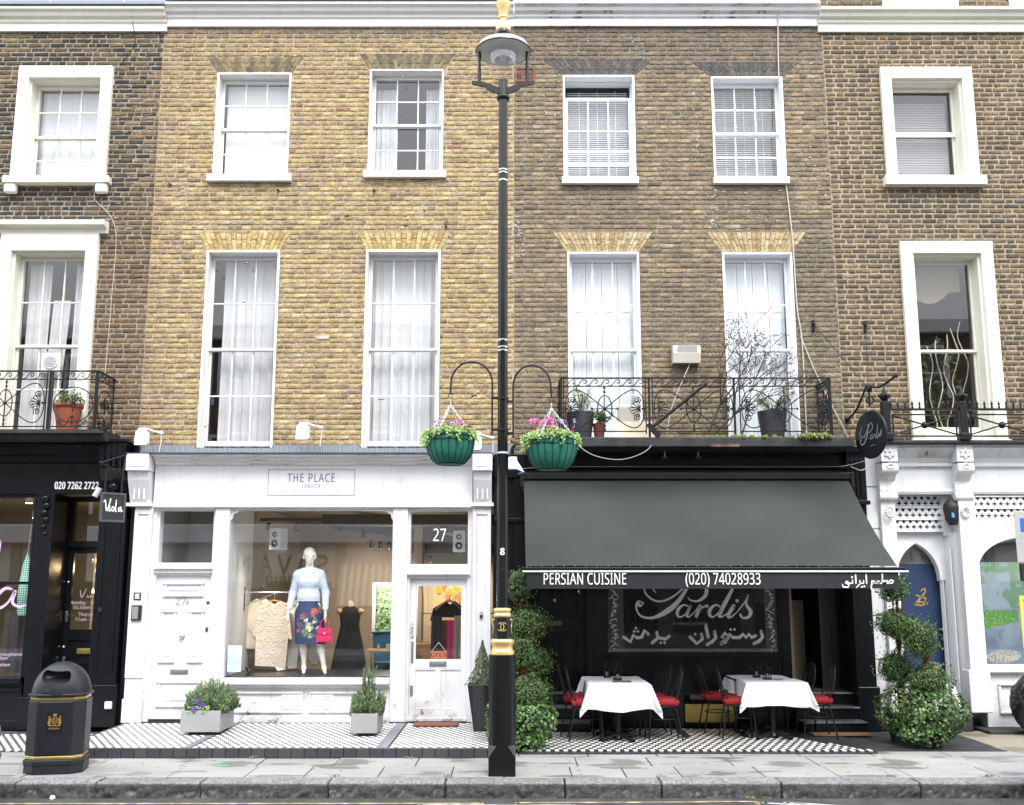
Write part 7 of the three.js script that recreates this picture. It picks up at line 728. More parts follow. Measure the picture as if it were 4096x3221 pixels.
{ // person low down behind the ivy at right
  const t = thing('person', 'seated person in a white shirt, mostly hidden behind the topiary by the blue door', 'person', [5.80, 0.02, 0.32], -0.3), B = [[[-0.09, 0.14, 0], [0.09, 0.14, 0], 0.12, 0.12], [[0, 0.2, 0], [0, 0.46, -0.02], 0.13, 0.15], [[-0.16, 0.55, -0.02], [0.16, 0.55, -0.02], 0.075, 0.075], [[0, 0.56, -0.01], [0, 0.7, 0.02], 0.058, 0.052], [[-0.2, 0.54, 0], [-0.25, 0.33, 0.06], 0.055, 0.042], [[-0.25, 0.33, 0.06], [-0.12, 0.28, 0.26], 0.042, 0.03], [[0.2, 0.54, 0], [0.25, 0.33, 0.06], 0.055, 0.042], [[0.25, 0.33, 0.06], [0.1, 0.28, 0.26], 0.042, 0.03], [[-0.1, 0.14, 0.02], [-0.13, 0.36, 0.36], 0.09, 0.062], [[-0.13, 0.36, 0.36], [-0.12, 0.06, 0.3], 0.06, 0.04], [[-0.12, 0.05, 0.28], [-0.13, 0.035, 0.42], 0.04, 0.033], [[0.1, 0.14, 0.02], [0.13, 0.36, 0.36], 0.09, 0.062], [[0.13, 0.36, 0.36], [0.12, 0.06, 0.3], 0.06, 0.04], [[0.12, 0.05, 0.28], [0.13, 0.035, 0.42], 0.04, 0.033]];
  const hd = (w, s) => isosurface(field(handBones(w, 1, s), 0.012), [w[0], w[1] - 0.07, w[2] + 0.01], 0.13, 56); mk('body', [isosurface(field(B, 0.05), [0, 0.42, 0.12], 0.6, 90), isosurface(field([...headBones(0, 0.79, 0.02, 0.2), [[0, 0.62, 0], [0, 0.72, 0.015], 0.05, 0.05]], 0.04), [0, 0.77, 0.02], 0.18, 60), hd([-0.12, 0.28, 0.26], 1), hd([0.1, 0.28, 0.26], -1)], M(0.40, 0.22, 0.15, 0.6), t, L);
  mk('hair', [isosurface((p) => Math.max(capsule(p, [[0, 0.83, 0.0], [0, 0.81, -0.02], 0.09, 0.09]), 0.80 - p[1] - (p[2] < 0 ? 0.04 : 0), p[2] - 0.07), [0, 0.83, 0], 0.14, 40)], M(0.12, 0.09, 0.07, 0.8), t, L); mk('shirt', [isosurface((p) => Math.max(field([...B.slice(1, 3), B[4], B[6]].map((b) => [b[0], b[1], b[2] + 0.015, b[3] + 0.015]), 0.04)(p), 0.2 - p[1], p[1] - 0.63), [0, 0.42, 0.05], 0.34, 60)], K.cloth, t, L); mk('trousers', [isosurface((p) => Math.max(field([B[0], ...B.slice(8, 10), ...B.slice(11, 13)].map((b) => [b[0], b[1], b[2] + 0.014, b[3] + 0.018]), 0.05)(p), 0.1 - p[1]), [0, 0.25, 0.16], 0.36, 60)], K.dark, t, L); }

// ---------------------------------------------------------------- inside the white shop
const warm = C(1, 0.84, 0.66);
function garment(name, label, cat, pts, z, mat, thick = 0.05, seed = 1, group) { const s = new THREE.Shape(pts.map((p) => V2(...p))), g = new THREE.ExtrudeGeometry(s, { depth: thick, bevelEnabled: true, bevelSize: 0.012, bevelThickness: 0.02, bevelSegments: 2, steps: 1 }); let q = g.translate(0, 0, z); const p = q.attributes.position; for (let i = 0; i < p.count; i++) p.setZ(i, p.getZ(i) + 0.03 * Math.sin(p.getX(i) * 38 + seed)); q.computeVertexNormals(); return single(name, [q], mat, label, cat, group); }
{ const lace = M(0.66, 0.57, 0.47, 0.9, { bumpMap: tex(256, (u, v) => { const a = fbm(u * 9, v * 9, 3, 4, 9); return Math.abs(a - 0.5) * 4; }, { m: 0.4, data: true }), bumpScale: 0.005 });
  const front = (x, z, s = 1) => [[x - 0.07, 1.71], [x - 0.2, 1.64], [x - 0.3, 1.26], [x - 0.24, 1.2], [x - 0.235, 0.80], [x + 0.06, 0.78], [x + 0.1, 0.73], [x + 0.2, 0.74], [x + 0.225, 1.2], [x + 0.3, 1.18], [x + 0.22, 1.62], [x + 0.08, 1.71], [x, 1.67]];
  garment('lace_dress', 'long beige lace dress on a hanger left of the mannequin', 'dress', front(-3.58, 0), -0.92, lace, 0.05); garment('silk_blouse', 'pale blouse hanging directly behind the beige lace dress', 'blouse', front(-3.44, 0).map(([a, b]) => [a, b + 0.02]), -1.05, M(0.68, 0.64, 0.58, 0.8), 0.03, 3);
  [[-3.86, 0.05, -1.25, [0.62, 0.58, 0.5]], [-3.3, 0.04, -1.3, [0.56, 0.5, 0.42]], [-3.2, 0.03, -1.7, [0.5, 0.46, 0.42]]].forEach(([x, dy, z, c], i) => garment('hanging_blouse', ['cream blouse hanging at the far left behind the lace dress', 'beige blouse hanging between the lace dress and mannequin', 'taupe blouse hanging deeper in the shop behind the mannequin'][i], 'blouse', front(x).map(([a, b]) => [x + (a - x) * 0.8, (b - 1.71) * (0.8 + i * 0.1) + 1.71 + dy]), z, M(...c, 0.85), 0.03, i + 5));
  single('dress_hanger', [tube([[-3.78, 1.66, -0.9], [-3.58, 1.75, -0.9], [-3.38, 1.66, -0.9]], 0.012, 12), tube([[-3.58, 1.75, -0.9], [-3.57, 1.82, -0.9], [-3.55, 1.85, -0.9], [-3.53, 1.83, -0.9]], 0.004, 10)], K.wood, 'wooden hanger holding the beige lace dress', 'hanger');
  { const t = thing('clothes_rail', 'thin metal clothes rail fixed to the left side wall of the shop', 'clothes rail', [-4.05, 1.84, -0.9]); mk('rail', [rod([-4.04, 1.87, -0.9], [-3.0, 1.87, -0.9], 0.01), rod([-4.04, 1.66, -0.9], [-3.55, 1.87, -0.9], 0.006)], K.chrome, t); mk('wall_bar', [rod([-4.03, 1.6, -0.9], [-4.03, 1.95, -0.9], 0.008), rod([-3.85, 1.87, -0.9], [-3.85, 1.95, -1.2], 0.006)], K.iron, t); }
  { const t = thing('dress_form', 'black sleeveless dress on a wooden bust, right of the mannequin', 'dress', [-2.6, 0.5, -2.0]); mk('dress', [lathe([[0.30, 0.1], [0.24, 0.45], [0.17, 0.75], [0.15, 0.86], [0.17, 1.0], [0.12, 1.12], [0.05, 1.15]], 24)].map((g) => g.scale(1, 1, 0.6)), M(0.012, 0.012, 0.015, 0.85), t, L); mk('bust', [lathe([[0.05, 1.12], [0.045, 1.2], [0.02, 1.23], [0.001, 1.235]], 16), cy(0.02, 0.02, 0.2, 0, -0.1, 0, 8), sph(0.05, -0.17, 1.06, 0, 8), sph(0.05, 0.17, 1.06, 0, 8)], M(0.5, 0.36, 0.2, 0.6), t, L); }
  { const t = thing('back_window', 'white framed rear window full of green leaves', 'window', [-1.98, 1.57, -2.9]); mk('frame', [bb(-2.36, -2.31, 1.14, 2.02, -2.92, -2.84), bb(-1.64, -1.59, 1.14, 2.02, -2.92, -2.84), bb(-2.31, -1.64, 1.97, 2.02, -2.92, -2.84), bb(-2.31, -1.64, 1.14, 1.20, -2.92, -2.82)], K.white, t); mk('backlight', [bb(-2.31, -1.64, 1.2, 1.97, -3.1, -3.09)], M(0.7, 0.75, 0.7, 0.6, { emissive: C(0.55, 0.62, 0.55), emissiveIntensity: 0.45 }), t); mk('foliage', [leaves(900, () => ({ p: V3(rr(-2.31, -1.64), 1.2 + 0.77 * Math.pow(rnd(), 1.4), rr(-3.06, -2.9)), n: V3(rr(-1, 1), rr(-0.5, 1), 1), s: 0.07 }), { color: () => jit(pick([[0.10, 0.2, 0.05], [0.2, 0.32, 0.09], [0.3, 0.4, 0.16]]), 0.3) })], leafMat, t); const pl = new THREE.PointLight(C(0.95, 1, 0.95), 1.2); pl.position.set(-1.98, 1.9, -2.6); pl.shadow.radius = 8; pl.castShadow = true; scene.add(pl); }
  { const t = thing('display_table', 'small glass display table at the lower right of the shop window', 'table', [-1.95, 0.1, -1.75]); mk('table_top', [bb(-0.33, 0.3, 0.86, 0.88, -0.25, 0.25)], K.wood, t, L); mk('leg', [[-1, -1], [1, -1], [-1, 1], [1, 1]].map(([a, b]) => bb(a * 0.29 - 0.012, a * 0.29 + 0.012, 0, 0.86, b * 0.22 - 0.012, b * 0.22 + 0.012)), K.brass, t, L); single('display_box', [bb(-1.98, -1.82, 0.98, 1.06, -1.8, -1.7, 0.004), cy(0.025, 0.025, 0.08, -2.1, 0.98, -1.75, 10)], M(0.6, 0.5, 0.38, 0.5), 'small tan box on the display table', 'box'); }
  { const t = thing('tub_chair', 'blue upholstered chair behind the display table', 'chair', [-1.98, 0.1, -2.35]); mk('chair_back', [at(new THREE.CylinderGeometry(0.3, 0.27, 0.5, 24, 1, true, 1.6, 3.1), 0, 0.86, 0), new THREE.TorusGeometry(0.3, 0.02, 6, 24, 3.1).rotateX(-Math.PI / 2).translate(0, 1.11, 0)], M(0.03, 0.12, 0.2, 0.8), t, L); mk('seat', [cy(0.27, 0.27, 0.1, 0, 0.55, 0, 20)], M(0.03, 0.12, 0.2, 0.8), t, L); mk('leg', [-0.18, 0.18].map((x) => cy(0.015, 0.02, 0.55, x, 0, 0.1, 8)), K.wood, t, L); }
  for (const [x, y, z, ry, l] of [[-3.52, 2.66, -0.75, -0.35, 'white wall speaker at the upper left of the display window'], [-0.76, 2.62, -0.65, -0.3, 'white wall speaker behind the fanlight numbered 27']]) { const t = thing('wall_speaker', l, 'speaker', [x, y, z], ry, 'speakers in the shop'); mk('cabinet', [bb(-0.1, 0.1, -0.16, 0.16, -0.1, 0.1, 0.01)], K.white, t, L); for (const [q, r] of [[0.065, 0.042], [-0.065, 0.055]]) mk('speaker_cone', [at(lathe([[0.001, -0.01], [r * 0.5, 0.0], [r, 0.008]], 20), 0, q, 0.103, Math.PI / 2)], K.blackMatt, t, L); mk('bracket', [bb(-0.02, 0.02, -0.2, -0.16, -0.2, 0.02)], K.grey, t, L); }
  const spots = [[-3.86, 2.94, -1.5, 0.5], [-3.4, 2.92, -1.5, 0], [-2.35, 2.82, -1.45, 0.2], [-1.84, 2.84, -1.4, -0.4], [-2.42, 2.72, -3.0, 0], [-2.3, 2.72, -3.3, 0], [-2.18, 2.72, -3.6, 0], [-2.06, 2.72, -3.9, 0], [-1.72, 2.50, -4.35, 0], [-1.5, 2.5, -4.35, 0], [-0.95, 2.75, -3.0, 0], [-0.88, 2.72, -3.4, 0], [-0.7, 2.5, -4.35, 0]];
  spots.forEach(([x, y, z, r], i) => { const t = thing('track_spotlight', ['leftmost black track spotlight at the top corner of the shop window', 'second black track spotlight from the left, near the wall speaker', 'black track spotlight under the front beam right of the mannequin', 'rightmost black track spotlight under the front beam of the window', 'first and nearest lit spotlight along the slanting shop beam', 'second lit spotlight along the slanting shop beam', 'third lit spotlight along the slanting shop beam', 'fourth and farthest lit spotlight along the slanting shop beam', 'left one of the two lit spotlights under the rear shop beam', 'right one of the two lit spotlights under the rear shop beam', 'nearer lit spotlight behind the fanlight number 27', 'farther lit spotlight behind the fanlight number 27', 'lit spotlight at right end of the rear beam behind the fanlight'][i], 'spotlight', [x, y, z], r, 'track spotlights in the shop'); mk('housing', [at(cy(0.035, 0.035, 0.12, 0, -0.06, 0, 12), 0, -0.05, 0.02, 0.5)], K.blackMatt, t, L); mk('lamp_face', [at(new THREE.CircleGeometry(0.03, 12), 0, -0.105, -0.012, Math.PI / 2 + 0.5)], M(1, 1, 1, 0.5, { emissive: i > 3 ? C(1, 0.93, 0.85) : warm, emissiveIntensity: i > 3 ? 9 : 1.5 }), t, L); });
  const lamp = (x, y, z, tx, ty, tz, I, ang = 0.6) => { const s = new THREE.SpotLight(warm, I * 0.42, 0, ang, 0.6); s.position.set(x, y, z); s.target.position.set(tx, ty, tz); s.castShadow = true; s.shadow.radius = 4; scene.add(s, s.target); };
  lamp(-3.85, 2.8, -0.45, -3.6, 1.2, -0.95, 14, 0.5); lamp(-2.35, 2.72, -1.5, -2.4, 1.2, -2.6, 9, 0.7); lamp(-2.2, 2.6, -3.3, -2.6, 1.2, -4.9, 16, 0.9); lamp(-0.95, 2.64, -3.0, -0.9, 1.4, -4.0, 12, 0.8); lamp(-1.5, 2.4, -4.2, -1.4, 0.8, -5.2, 9, 0.9);
  // seen through the glazed door: rail of skirts, framed flower picture, sign
  const dz = -1.2, skirt = (label, x0, x1, y0, y1, c, sd) => single('hanging_skirt', [wavy(x0, x1, y0, y1, dz + sd * 0.03, 1.6, 0.02, { gather: -0.12 })], M(...c, 0.8), label, 'skirt', 'skirts on the rail behind the shop door');
  skirt('charcoal skirt hanging behind the shop door glass', -1.23, -1.07, 0.9, 1.52, [0.03, 0.03, 0.03], 1); skirt('brown skirt hanging between charcoal and pink ones', -1.09, -0.95, 0.92, 1.45, [0.16, 0.05, 0.025], 0); skirt('bright pink skirt hanging behind the OPEN sign', -0.98, -0.86, 0.88, 1.45, [0.66, 0.03, 0.17], 1); skirt('beige skirt hanging at the right behind the shop door glass', -0.88, -0.72, 0.86, 1.52, [0.42, 0.35, 0.26], 2);
  garment('black_jacket', 'black jacket on a wooden hanger above the skirts', 'jacket', [[-1.25, 1.45], [-1.2, 1.62], [-1.02, 1.72], [-0.95, 1.66], [-0.88, 1.72], [-0.75, 1.62], [-0.7, 1.4], [-0.78, 1.42], [-0.82, 1.5], [-1.12, 1.5], [-1.18, 1.44]], dz - 0.1, M(0.015, 0.015, 0.016, 0.9), 0.05, 2); single('jacket_hanger', [tube([[-1.18, 1.6, dz], [-0.96, 1.74, dz], [-0.76, 1.6, dz]], 0.014, 16), tube([[-0.96, 1.74, dz], [-0.955, 1.82, dz], [-0.93, 1.83, dz]], 0.005, 8)], K.wood, 'wooden hanger of the black jacket behind the door', 'hanger'); single('door_rail', [rod([-1.4, 1.55, dz - 0.05], [-0.3, 1.55, dz - 0.05], 0.01)], K.chrome, 'short metal rail carrying the skirts', 'rail');
  const pic = canvasTex(128, 128, (x) => { _s = 5; x.fillStyle = '#d9c69a'; x.fillRect(0, 0, 128, 128); for (let i = 0; i < 26; i++) { x.strokeStyle = '#6d6a3f'; x.beginPath(); x.moveTo(64 + rr(-20, 20), 120); x.quadraticCurveTo(rr(20, 110), 80, rr(10, 120), rr(15, 70)); x.stroke(); } for (let i = 0; i < 40; i++) { x.fillStyle = pick(['#d4683a', '#e0a23a', '#c9b53a', '#7c7450', '#d98a62']); x.beginPath(); x.arc(rr(15, 115), rr(15, 85), rr(2, 8), 0, 7); x.fill(); } });
  { const t = thing('framed_picture', 'framed flower picture on the wall behind the shop door', 'picture', [-0.95, 1.9, -3.95]); mk('frame', [bb(-0.62, 0.6, -0.62, 0.45, -0.03, 0), bb(-0.62, 0.6, 0.4, 0.45, 0, 0.03), bb(-0.62, -0.57, -0.62, 0.4, 0, 0.03)], M(0.6, 0.5, 0.34, 0.5), t, L); mk('print', [new THREE.PlaneGeometry(0.95, 0.85).translate(0, -0.08, 0.006)], new THREE.MeshStandardMaterial({ map: pic, roughness: 0.8, side: THREE.DoubleSide }), t, { ...L, uv: true }); }
  { const t = thing('open_sign', 'orange OPEN sign hanging by a string inside the door glass', 'sign', [-1.035, 0.99, -0.05]); mk('board', [bb(-0.115, 0.115, -0.035, 0.065, -0.006, 0.006, 0.003)], M(0.62, 0.14, 0.03, 0.6), t, L); mk('lettering', [text('OPEN', 0.045, FB, { depth: 0.002 }).translate(0, -0.01, 0.006)], M(0.06, 0.03, 0.03), t, L); mk('string', [rod([-0.1, 0.065, 0], [0.0, 0.19, 0.02], 0.003), rod([0.1, 0.065, 0], [0.0, 0.19, 0.02], 0.003)], K.letter, t, L); }
  single('counter', [bb(-1.6, -0.3, 0.1, 1.02, -3.4, -2.7, 0.01)], K.wood, 'wooden counter at the back behind the shop door', 'counter'); single('floor_uplighter', [at(cy(0.025, 0.03, 0.09, 0, 0, 0, 10), -3.72, 0.76, -0.15, -0.3, 0, 0.6), cy(0.03, 0.03, 0.02, -3.74, 0.716, -0.15, 10)], K.blackMatt, 'small black uplighter on the display plinth, left', 'spotlight'); }
// ---------------------------------------------------------------- inside the boutique at left
{ const t = thing('gingham_dress', 'green and white gingham garment hanging in the boutique window', 'dress', [-7.05, 0, -0.25]), gg = tex(64, (u, v) => { const a = (u * 2) % 1 < 0.5, b = (v * 2) % 1 < 0.5; return a && b ? [0.06, 0.52, 0.42] : a || b ? [0.42, 0.75, 0.68] : [0.9, 0.95, 0.93]; }, { m: 0.065 }); mk('fabric', [lathe([[0.004, 2.44], [0.05, 2.3], [0.085, 2.05], [0.1, 1.85], [0.085, 1.6], [0.075, 1.55]], 28).scale(1, 1, 0.6)], M(0.9, 0.9, 0.9, 0.85, { map: gg }), t, L); mk('cord', [rod([0, 2.44, 0], [0.02, 2.85, 0], 0.004)], K.cable, t, L);
  const dl = [[-7.3, 3.2, -0.7, 0], [-7.13, 2.98, -0.6, 0.4]]; dl.forEach(([x, y, z, r], i) => { const s = thing('shop_spotlight', i ? 'tilted ceiling spotlight in the boutique window' : 'round recessed downlight in the boutique ceiling', 'spotlight', [x, y, z], r); mk('housing', [at(cy(0.05, 0.06, 0.1, 0, 0, 0, 14), 0, 0, 0, i ? 0.9 : 0)], K.letter, s, L); mk('lamp_face', [at(new THREE.CircleGeometry(0.05, 16), 0, -0.004, 0, Math.PI / 2 + (i ? 0.9 : 0))], M(1, 1, 1, 0.5, { emissive: C(1, 0.95, 0.85), emissiveIntensity: 5 }), s, L); const q = new THREE.SpotLight(C(1, 0.9, 0.68), 4.5, 0, 1.0, 0.7); q.position.set(x, y - 0.06, z); q.target.position.set(x, 0.5, z - 0.5 - i * 2); q.castShadow = true; q.shadow.radius = 5; scene.add(q, q.target); });
  const c = thing('chandelier', 'glass drop chandelier glowing behind the black door', 'chandelier', [-6.22, 2.3, -1.6]); mk('drops', [...Array(46)].map(() => { const x = rr(-0.4, 0.4), y = rr(-0.12, 0.1); return at(lathe([[0.001, -0.045], [0.016, -0.02], [0.01, 0.01], [0.001, 0.03]], 6), x, y, rr(-0.15, 0.15)); }), M(0.85, 0.62, 0.35, 0.05, { transmission: 0.5, thickness: 0 }), c, { ...L, kind: 'stuff' }); mk('ring', [new THREE.TorusGeometry(0.3, 0.012, 6, 30).rotateX(Math.PI / 2).translate(0, 0.12, 0)], K.brass, c, L); mk('bulb', [-0.25, -0.05, 0.15, 0.3].map((x) => sph(0.018, x, 0.02, 0.05, 8)), M(1, 1, 1, 0.5, { emissive: C(1, 0.7, 0.4), emissiveIntensity: 6 }), c, L); const pl = new THREE.PointLight(C(1, 0.68, 0.36), 0.7); pl.position.set(-6.22, 2.25, -1.4); pl.castShadow = true; pl.shadow.radius = 3; scene.add(pl);
  [[-6.52, 1.86, -1.4], [-6.5, 1.7, -1.6], [-6.1, 1.86, -1.5], [-7.42, 2.62, -1.6], [-7.33, 2.6, -1.5]].forEach(([x, y, z], i) => { const s = thing('candle_lamp', ['upper warm candle lamp at the left edge of the boutique door glass', 'lower warm candle lamp at the left edge of the boutique door glass', 'warm candle lamp at the right of the boutique door glass', 'left warm candle lamp high in the boutique window', 'right warm candle lamp high in the boutique window'][i], 'lamp', [x, y, z], 0, 'candle lamps in the boutique'); mk('flame', [lathe([[0.001, 0.07], [0.014, 0.03], [0.02, 0.005], [0.001, -0.01]], 10)], M(1, 1, 1, 0.5, { emissive: C(1, 0.62, 0.3), emissiveIntensity: 6 }), s, L); mk('holder', [cy(0.012, 0.012, 0.08, 0, -0.09, 0, 8)], K.brass, s, L); });
  single('mannequin_torso', [lathe([[0.15, 1.0], [0.14, 1.2], [0.17, 1.5], [0.13, 1.68], [0.05, 1.72], [0.045, 1.8], [0.001, 1.82]], 24).scale(1, 1, 0.65).translate(-6.2, 0, -1.3)], M(0.14, 0.12, 0.09, 0.8), 'grey torso dress form behind the boutique door', 'dress form'); single('hanging_scarf', [wavy(-6.85, -6.6, 0.7, 2.7, -2.2, 3, 0.04)], M(0.25, 0.22, 0.2, 0.9), 'pale cloth at the back of the boutique window', 'cloth'); single('dark_coat', [wavy(-7.45, -7.1, 0.72, 1.6, -0.55, 2, 0.04), wavy(-7.0, -6.88, 0.72, 1.3, -0.5, 2, 0.03)], M(0.05, 0.045, 0.045, 0.9), 'dark garments low in the boutique window', 'garments'); }
// ---------------------------------------------------------------- fittings on the fronts
for (const [x, y, z, l] of [[-5.27, 4.05, 0.3, 'white floodlight at the left end of the white shopfront'], [-2.98, 4.13, 0.3, 'white floodlight between the two tall windows'], [-0.52, 3.98, 0.3, 'white floodlight partly behind the left hanging basket']]) { const t = thing('floodlight', l, 'floodlight', [x, y, z], 0, 'white floodlights along the lead ledge'); mk('lamp_head', [flat([[-0.1, -0.11], [0.07, -0.11], [0.085, -0.08], [0.085, 0.06], [0.06, 0.1], [-0.06, 0.11], [-0.09, 0.08]], 0, 0.09), bb(-0.06, 0.09, 0.10, 0.135, 0, 0.09, 0.015)], K.bright, t, L); mk('arm', [rod([0.05, 0.12, 0.02], [0.24, 0.07, -0.02], 0.018), sph(0.035, 0.24, 0.07, -0.03)], M(0.6, 0.6, 0.58, 0.35, { metalness: 0.4 }), t, L); mk('cable', [tube([[0.24, 0.06, -0.02], [0.25, -0.06, 0.0], [0.24, -0.2, 0.03]], 0.009, 12, 5)], K.cable, t, L); }
{ const t = thing('floodlight', 'white and blue socket lamp box behind the lamp column beside the restaurant fascia', 'floodlight', [0.04, 3.6, 0.9]); mk('box', [bb(-0.09, 0.03, -0.07, 0.1, -0.06, 0.06, 0.015), flat([[0.02, 0.06], [0.1, -0.06], [0.12, -0.11], [0.02, -0.06]], -0.05, 0.1)], K.bright, t, L); mk('lens', [at(bx(0.1, 0.012, 0.09), 0.09, -0.115, 0, 0, 0, 0.3)], M(0.08, 0.14, 0.4, 0.3), t, L); mk('conduit', [tube([[-0.06, 0.1, 0], [-0.04, 0.22, 0], [0, 0.28, 0], [-0.05, 0.33, -0.1]], 0.02, 16, 8)], K.iron, t, L); }
{ const t = thing('security_light', 'boxy off-white security floodlight on the wall between the balcony windows', 'security light', [2.56, 5.32, 0]); const g = bb(-0.2, 0.2, -0.14, 0.14, 0, 0.16, 0.02), p = g.attributes.position; for (let i = 0; i < p.count; i++) if (p.getY(i) < 0) p.setX(i, p.getX(i) * 1); mk('casing', [flat([[0, 0.14], [-0.17, 0.12], [-0.2, -0.0], [-0.17, -0.14], [0, -0.13]], -0.2, 0.4).rotateY(Math.PI / 2)], M(0.58, 0.56, 0.48, 0.5, { map: T.grime }), t, L); mk('lens', [at(bb(-0.14, 0.15, -0.06, 0.06, 0, 0.01, 0.004), 0, 0.055, 0.2, 0.22)], M(0.4, 0.42, 0.42, 0.15), t, L); mk('louvres', [0, 1, 2].map((i) => bb(-0.19, -0.165, -0.02 + i * 0.03, -0.008 + i * 0.03, 0.18, 0.2)), K.grey, t, L); }
const wire = (pts, r, mat, label, n = 0) => single('cable', [tube(pts, r, n || pts.length * 8, 5)], mat, label, 'cable');
wire([[4.16, 11, 0.25], [4.16, 10.6, 0.05], [4.14, 9.6, 0.02], [4.13, 8.7, 0.02], [4.23, 7.17, 0.02], [4.25, 6.07, 0.02], [4.3, 5.5, 0.02], [4.3, 4.1, 0.02]], 0.011, K.cable, 'pale cable running down the wall beside the right restaurant window', 90); wire([[4.28, 5.62, 0.02], [4.5, 5.0, 0.03], [4.92, 4.05, 0.03]], 0.009, K.cable, 'thin cable slanting down towards the oval sign'); wire([[0.8, 3.98, 0.77], [1.1, 3.75, 0.8], [1.5, 3.68, 0.8], [1.85, 3.8, 0.79], [2.0, 4.01, 0.7]], 0.006, K.cableDim, 'pale wire drooping under the restaurant balcony edge'); wire([[-0.05, 3.59, 0.35], [0.7, 3.63, 0.35], [2.4, 3.64, 0.28], [4.4, 3.64, 0.27], [4.8, 3.66, 0.3], [5.02, 3.72, 0.34]], 0.005, K.cableDim, 'pale wire along the black restaurant fascia', 60); wire([[4.82, 3.64, 0.3], [4.95, 3.58, 0.36], [5.1, 3.66, 0.3]], 0.006, K.cable, 'white loop of wire at the right end of the fascia');
wire([[-6.32, 7.9, 0.02], [-6.34, 7.75, 0.02], [-6.0, 7.3, 0.02], [-5.98, 6.2, 0.02], [-6.0, 5.0, 0.02]], 0.005, K.cable, 'thin pale wire hanging down the dark house wall', 50); wire([[-5.86, 10.55, 0.25], [-5.9, 10.3, 0.01], [-6.1, 9.95, 0.01]], 0.006, K.iron, 'dark wire over the cornice of the dark house'); wire([[2.62, 5.19, 0.1], [2.5, 4.95, 0.2], [2.3, 4.5, 0.3], [2.2, 4.1, 0.4]], 0.006, K.cable, 'pale wire hanging from the security floodlight'); wire([[0.17, 3.4, 0.45], [0.22, 2.9, 0.6], [0.2, 2.2, 1.0]], 0.006, K.cable, 'thin cord hanging at the left end of the awning');
{ const g = []; const A = V3(0.16, 3.33, 0.42), B = V3(0.36, 2.75, 0.55); for (let i = 0; i < 24; i++) { const q = A.clone().lerp(B, i / 24); g.push(new THREE.TorusGeometry(0.013, 0.004, 4, 8).rotateY(i % 2 ? 0.3 : 1.8).translate(q.x, q.y, q.z)); } single('awning_chain', g, K.steel, 'grey chain hanging at the left end of the awning', 'chain', null, { kind: 'thing' }); }
// projecting oval sign
{ const t = thing('hanging_sign', 'oval black hanging sign with silver script on a wrought iron bracket', 'hanging sign', [4.95, 4.02, 0.85], -1.2); mk('disc', [at(new THREE.CylinderGeometry(0.3, 0.3, 0.04, 40), 0, 0, 0, Math.PI / 2).scale(1, 1.05, 1)], M(0.012, 0.013, 0.016, 0.25), t, L); mk('rim', [new THREE.TorusGeometry(0.3, 0.02, 8, 40).scale(1, 1.05, 1)], K.iron, t, L); const s = (l, w) => ribbon(l.map(([x, y]) => [x, y, w])).translate(0, 0, 0.024); mk('lettering', [s([[-0.02, 0.14], [-0.06, -0.02], [-0.14, -0.12], [-0.2, -0.1], [-0.18, -0.04]], 0.02), s([[-0.16, 0.1], [-0.2, 0.02], [-0.12, -0.02], [-0.02, 0.1], [0.04, 0.16], [0.06, 0.08], [-0.02, 0.02]], 0.012), s([[0.04, 0.0], [0.0, -0.06], [0.05, -0.05], [0.06, 0.0], [0.06, -0.06], [0.1, -0.01], [0.12, -0.05]], 0.012), s([[0.17, 0.12], [0.13, -0.05], [0.16, -0.06], [0.18, 0.0], [0.19, -0.05], [0.24, 0.04], [0.22, -0.05]], 0.012), s([[0.0, -0.16], [0.1, -0.15]], 0.006)], M(0.2, 0.21, 0.21, 0.4), t, L);
  const b = thing('sign_bracket', 'wrought iron bracket with scroll holding the oval sign', 'bracket', [4.9, 4.38, 0]); mk('arm', [tube([[0, -0.02, 0.02], [0.02, 0.05, 0.35], [0.04, 0.22, 0.62], [0.05, 0.33, 0.78], [0.07, 0.29, 0.95], [0.14, 0.27, 1.1], [0.24, 0.36, 1.4]], 0.016, 40, 6), sph(0.03, 0.24, 0.36, 1.4, 8), sph(0.04, 0, -0.02, 0.03, 8), rod([0.05, 0.02, 0.85], [0.06, 0.3, 0.85], 0.014), new THREE.TorusGeometry(0.05, 0.012, 6, 14).translate(0.06, 0.12, 0.86), sph(0.045, 0.06, 0.28, 0.86, 8)], K.iron, b, L); mk('stay', [rod([-0.42, 1.42, 0.03], [0.05, 0.3, 0.83], 0.005), rod([0.35, 1.4, 0.03], [0.06, 0.3, 0.83], 0.005)], K.iron, b, L); mk('wall_hook', [[-0.42, 1.42], [0.35, 1.4]].flatMap(([x, y]) => [bb(x - 0.02, x + 0.02, y - 0.1, y + 0.06, 0, 0.03), sph(0.025, x, y, 0.04, 6), sph(0.02, x, y - 0.1, 0.04, 6)]), K.iron, b, L); }
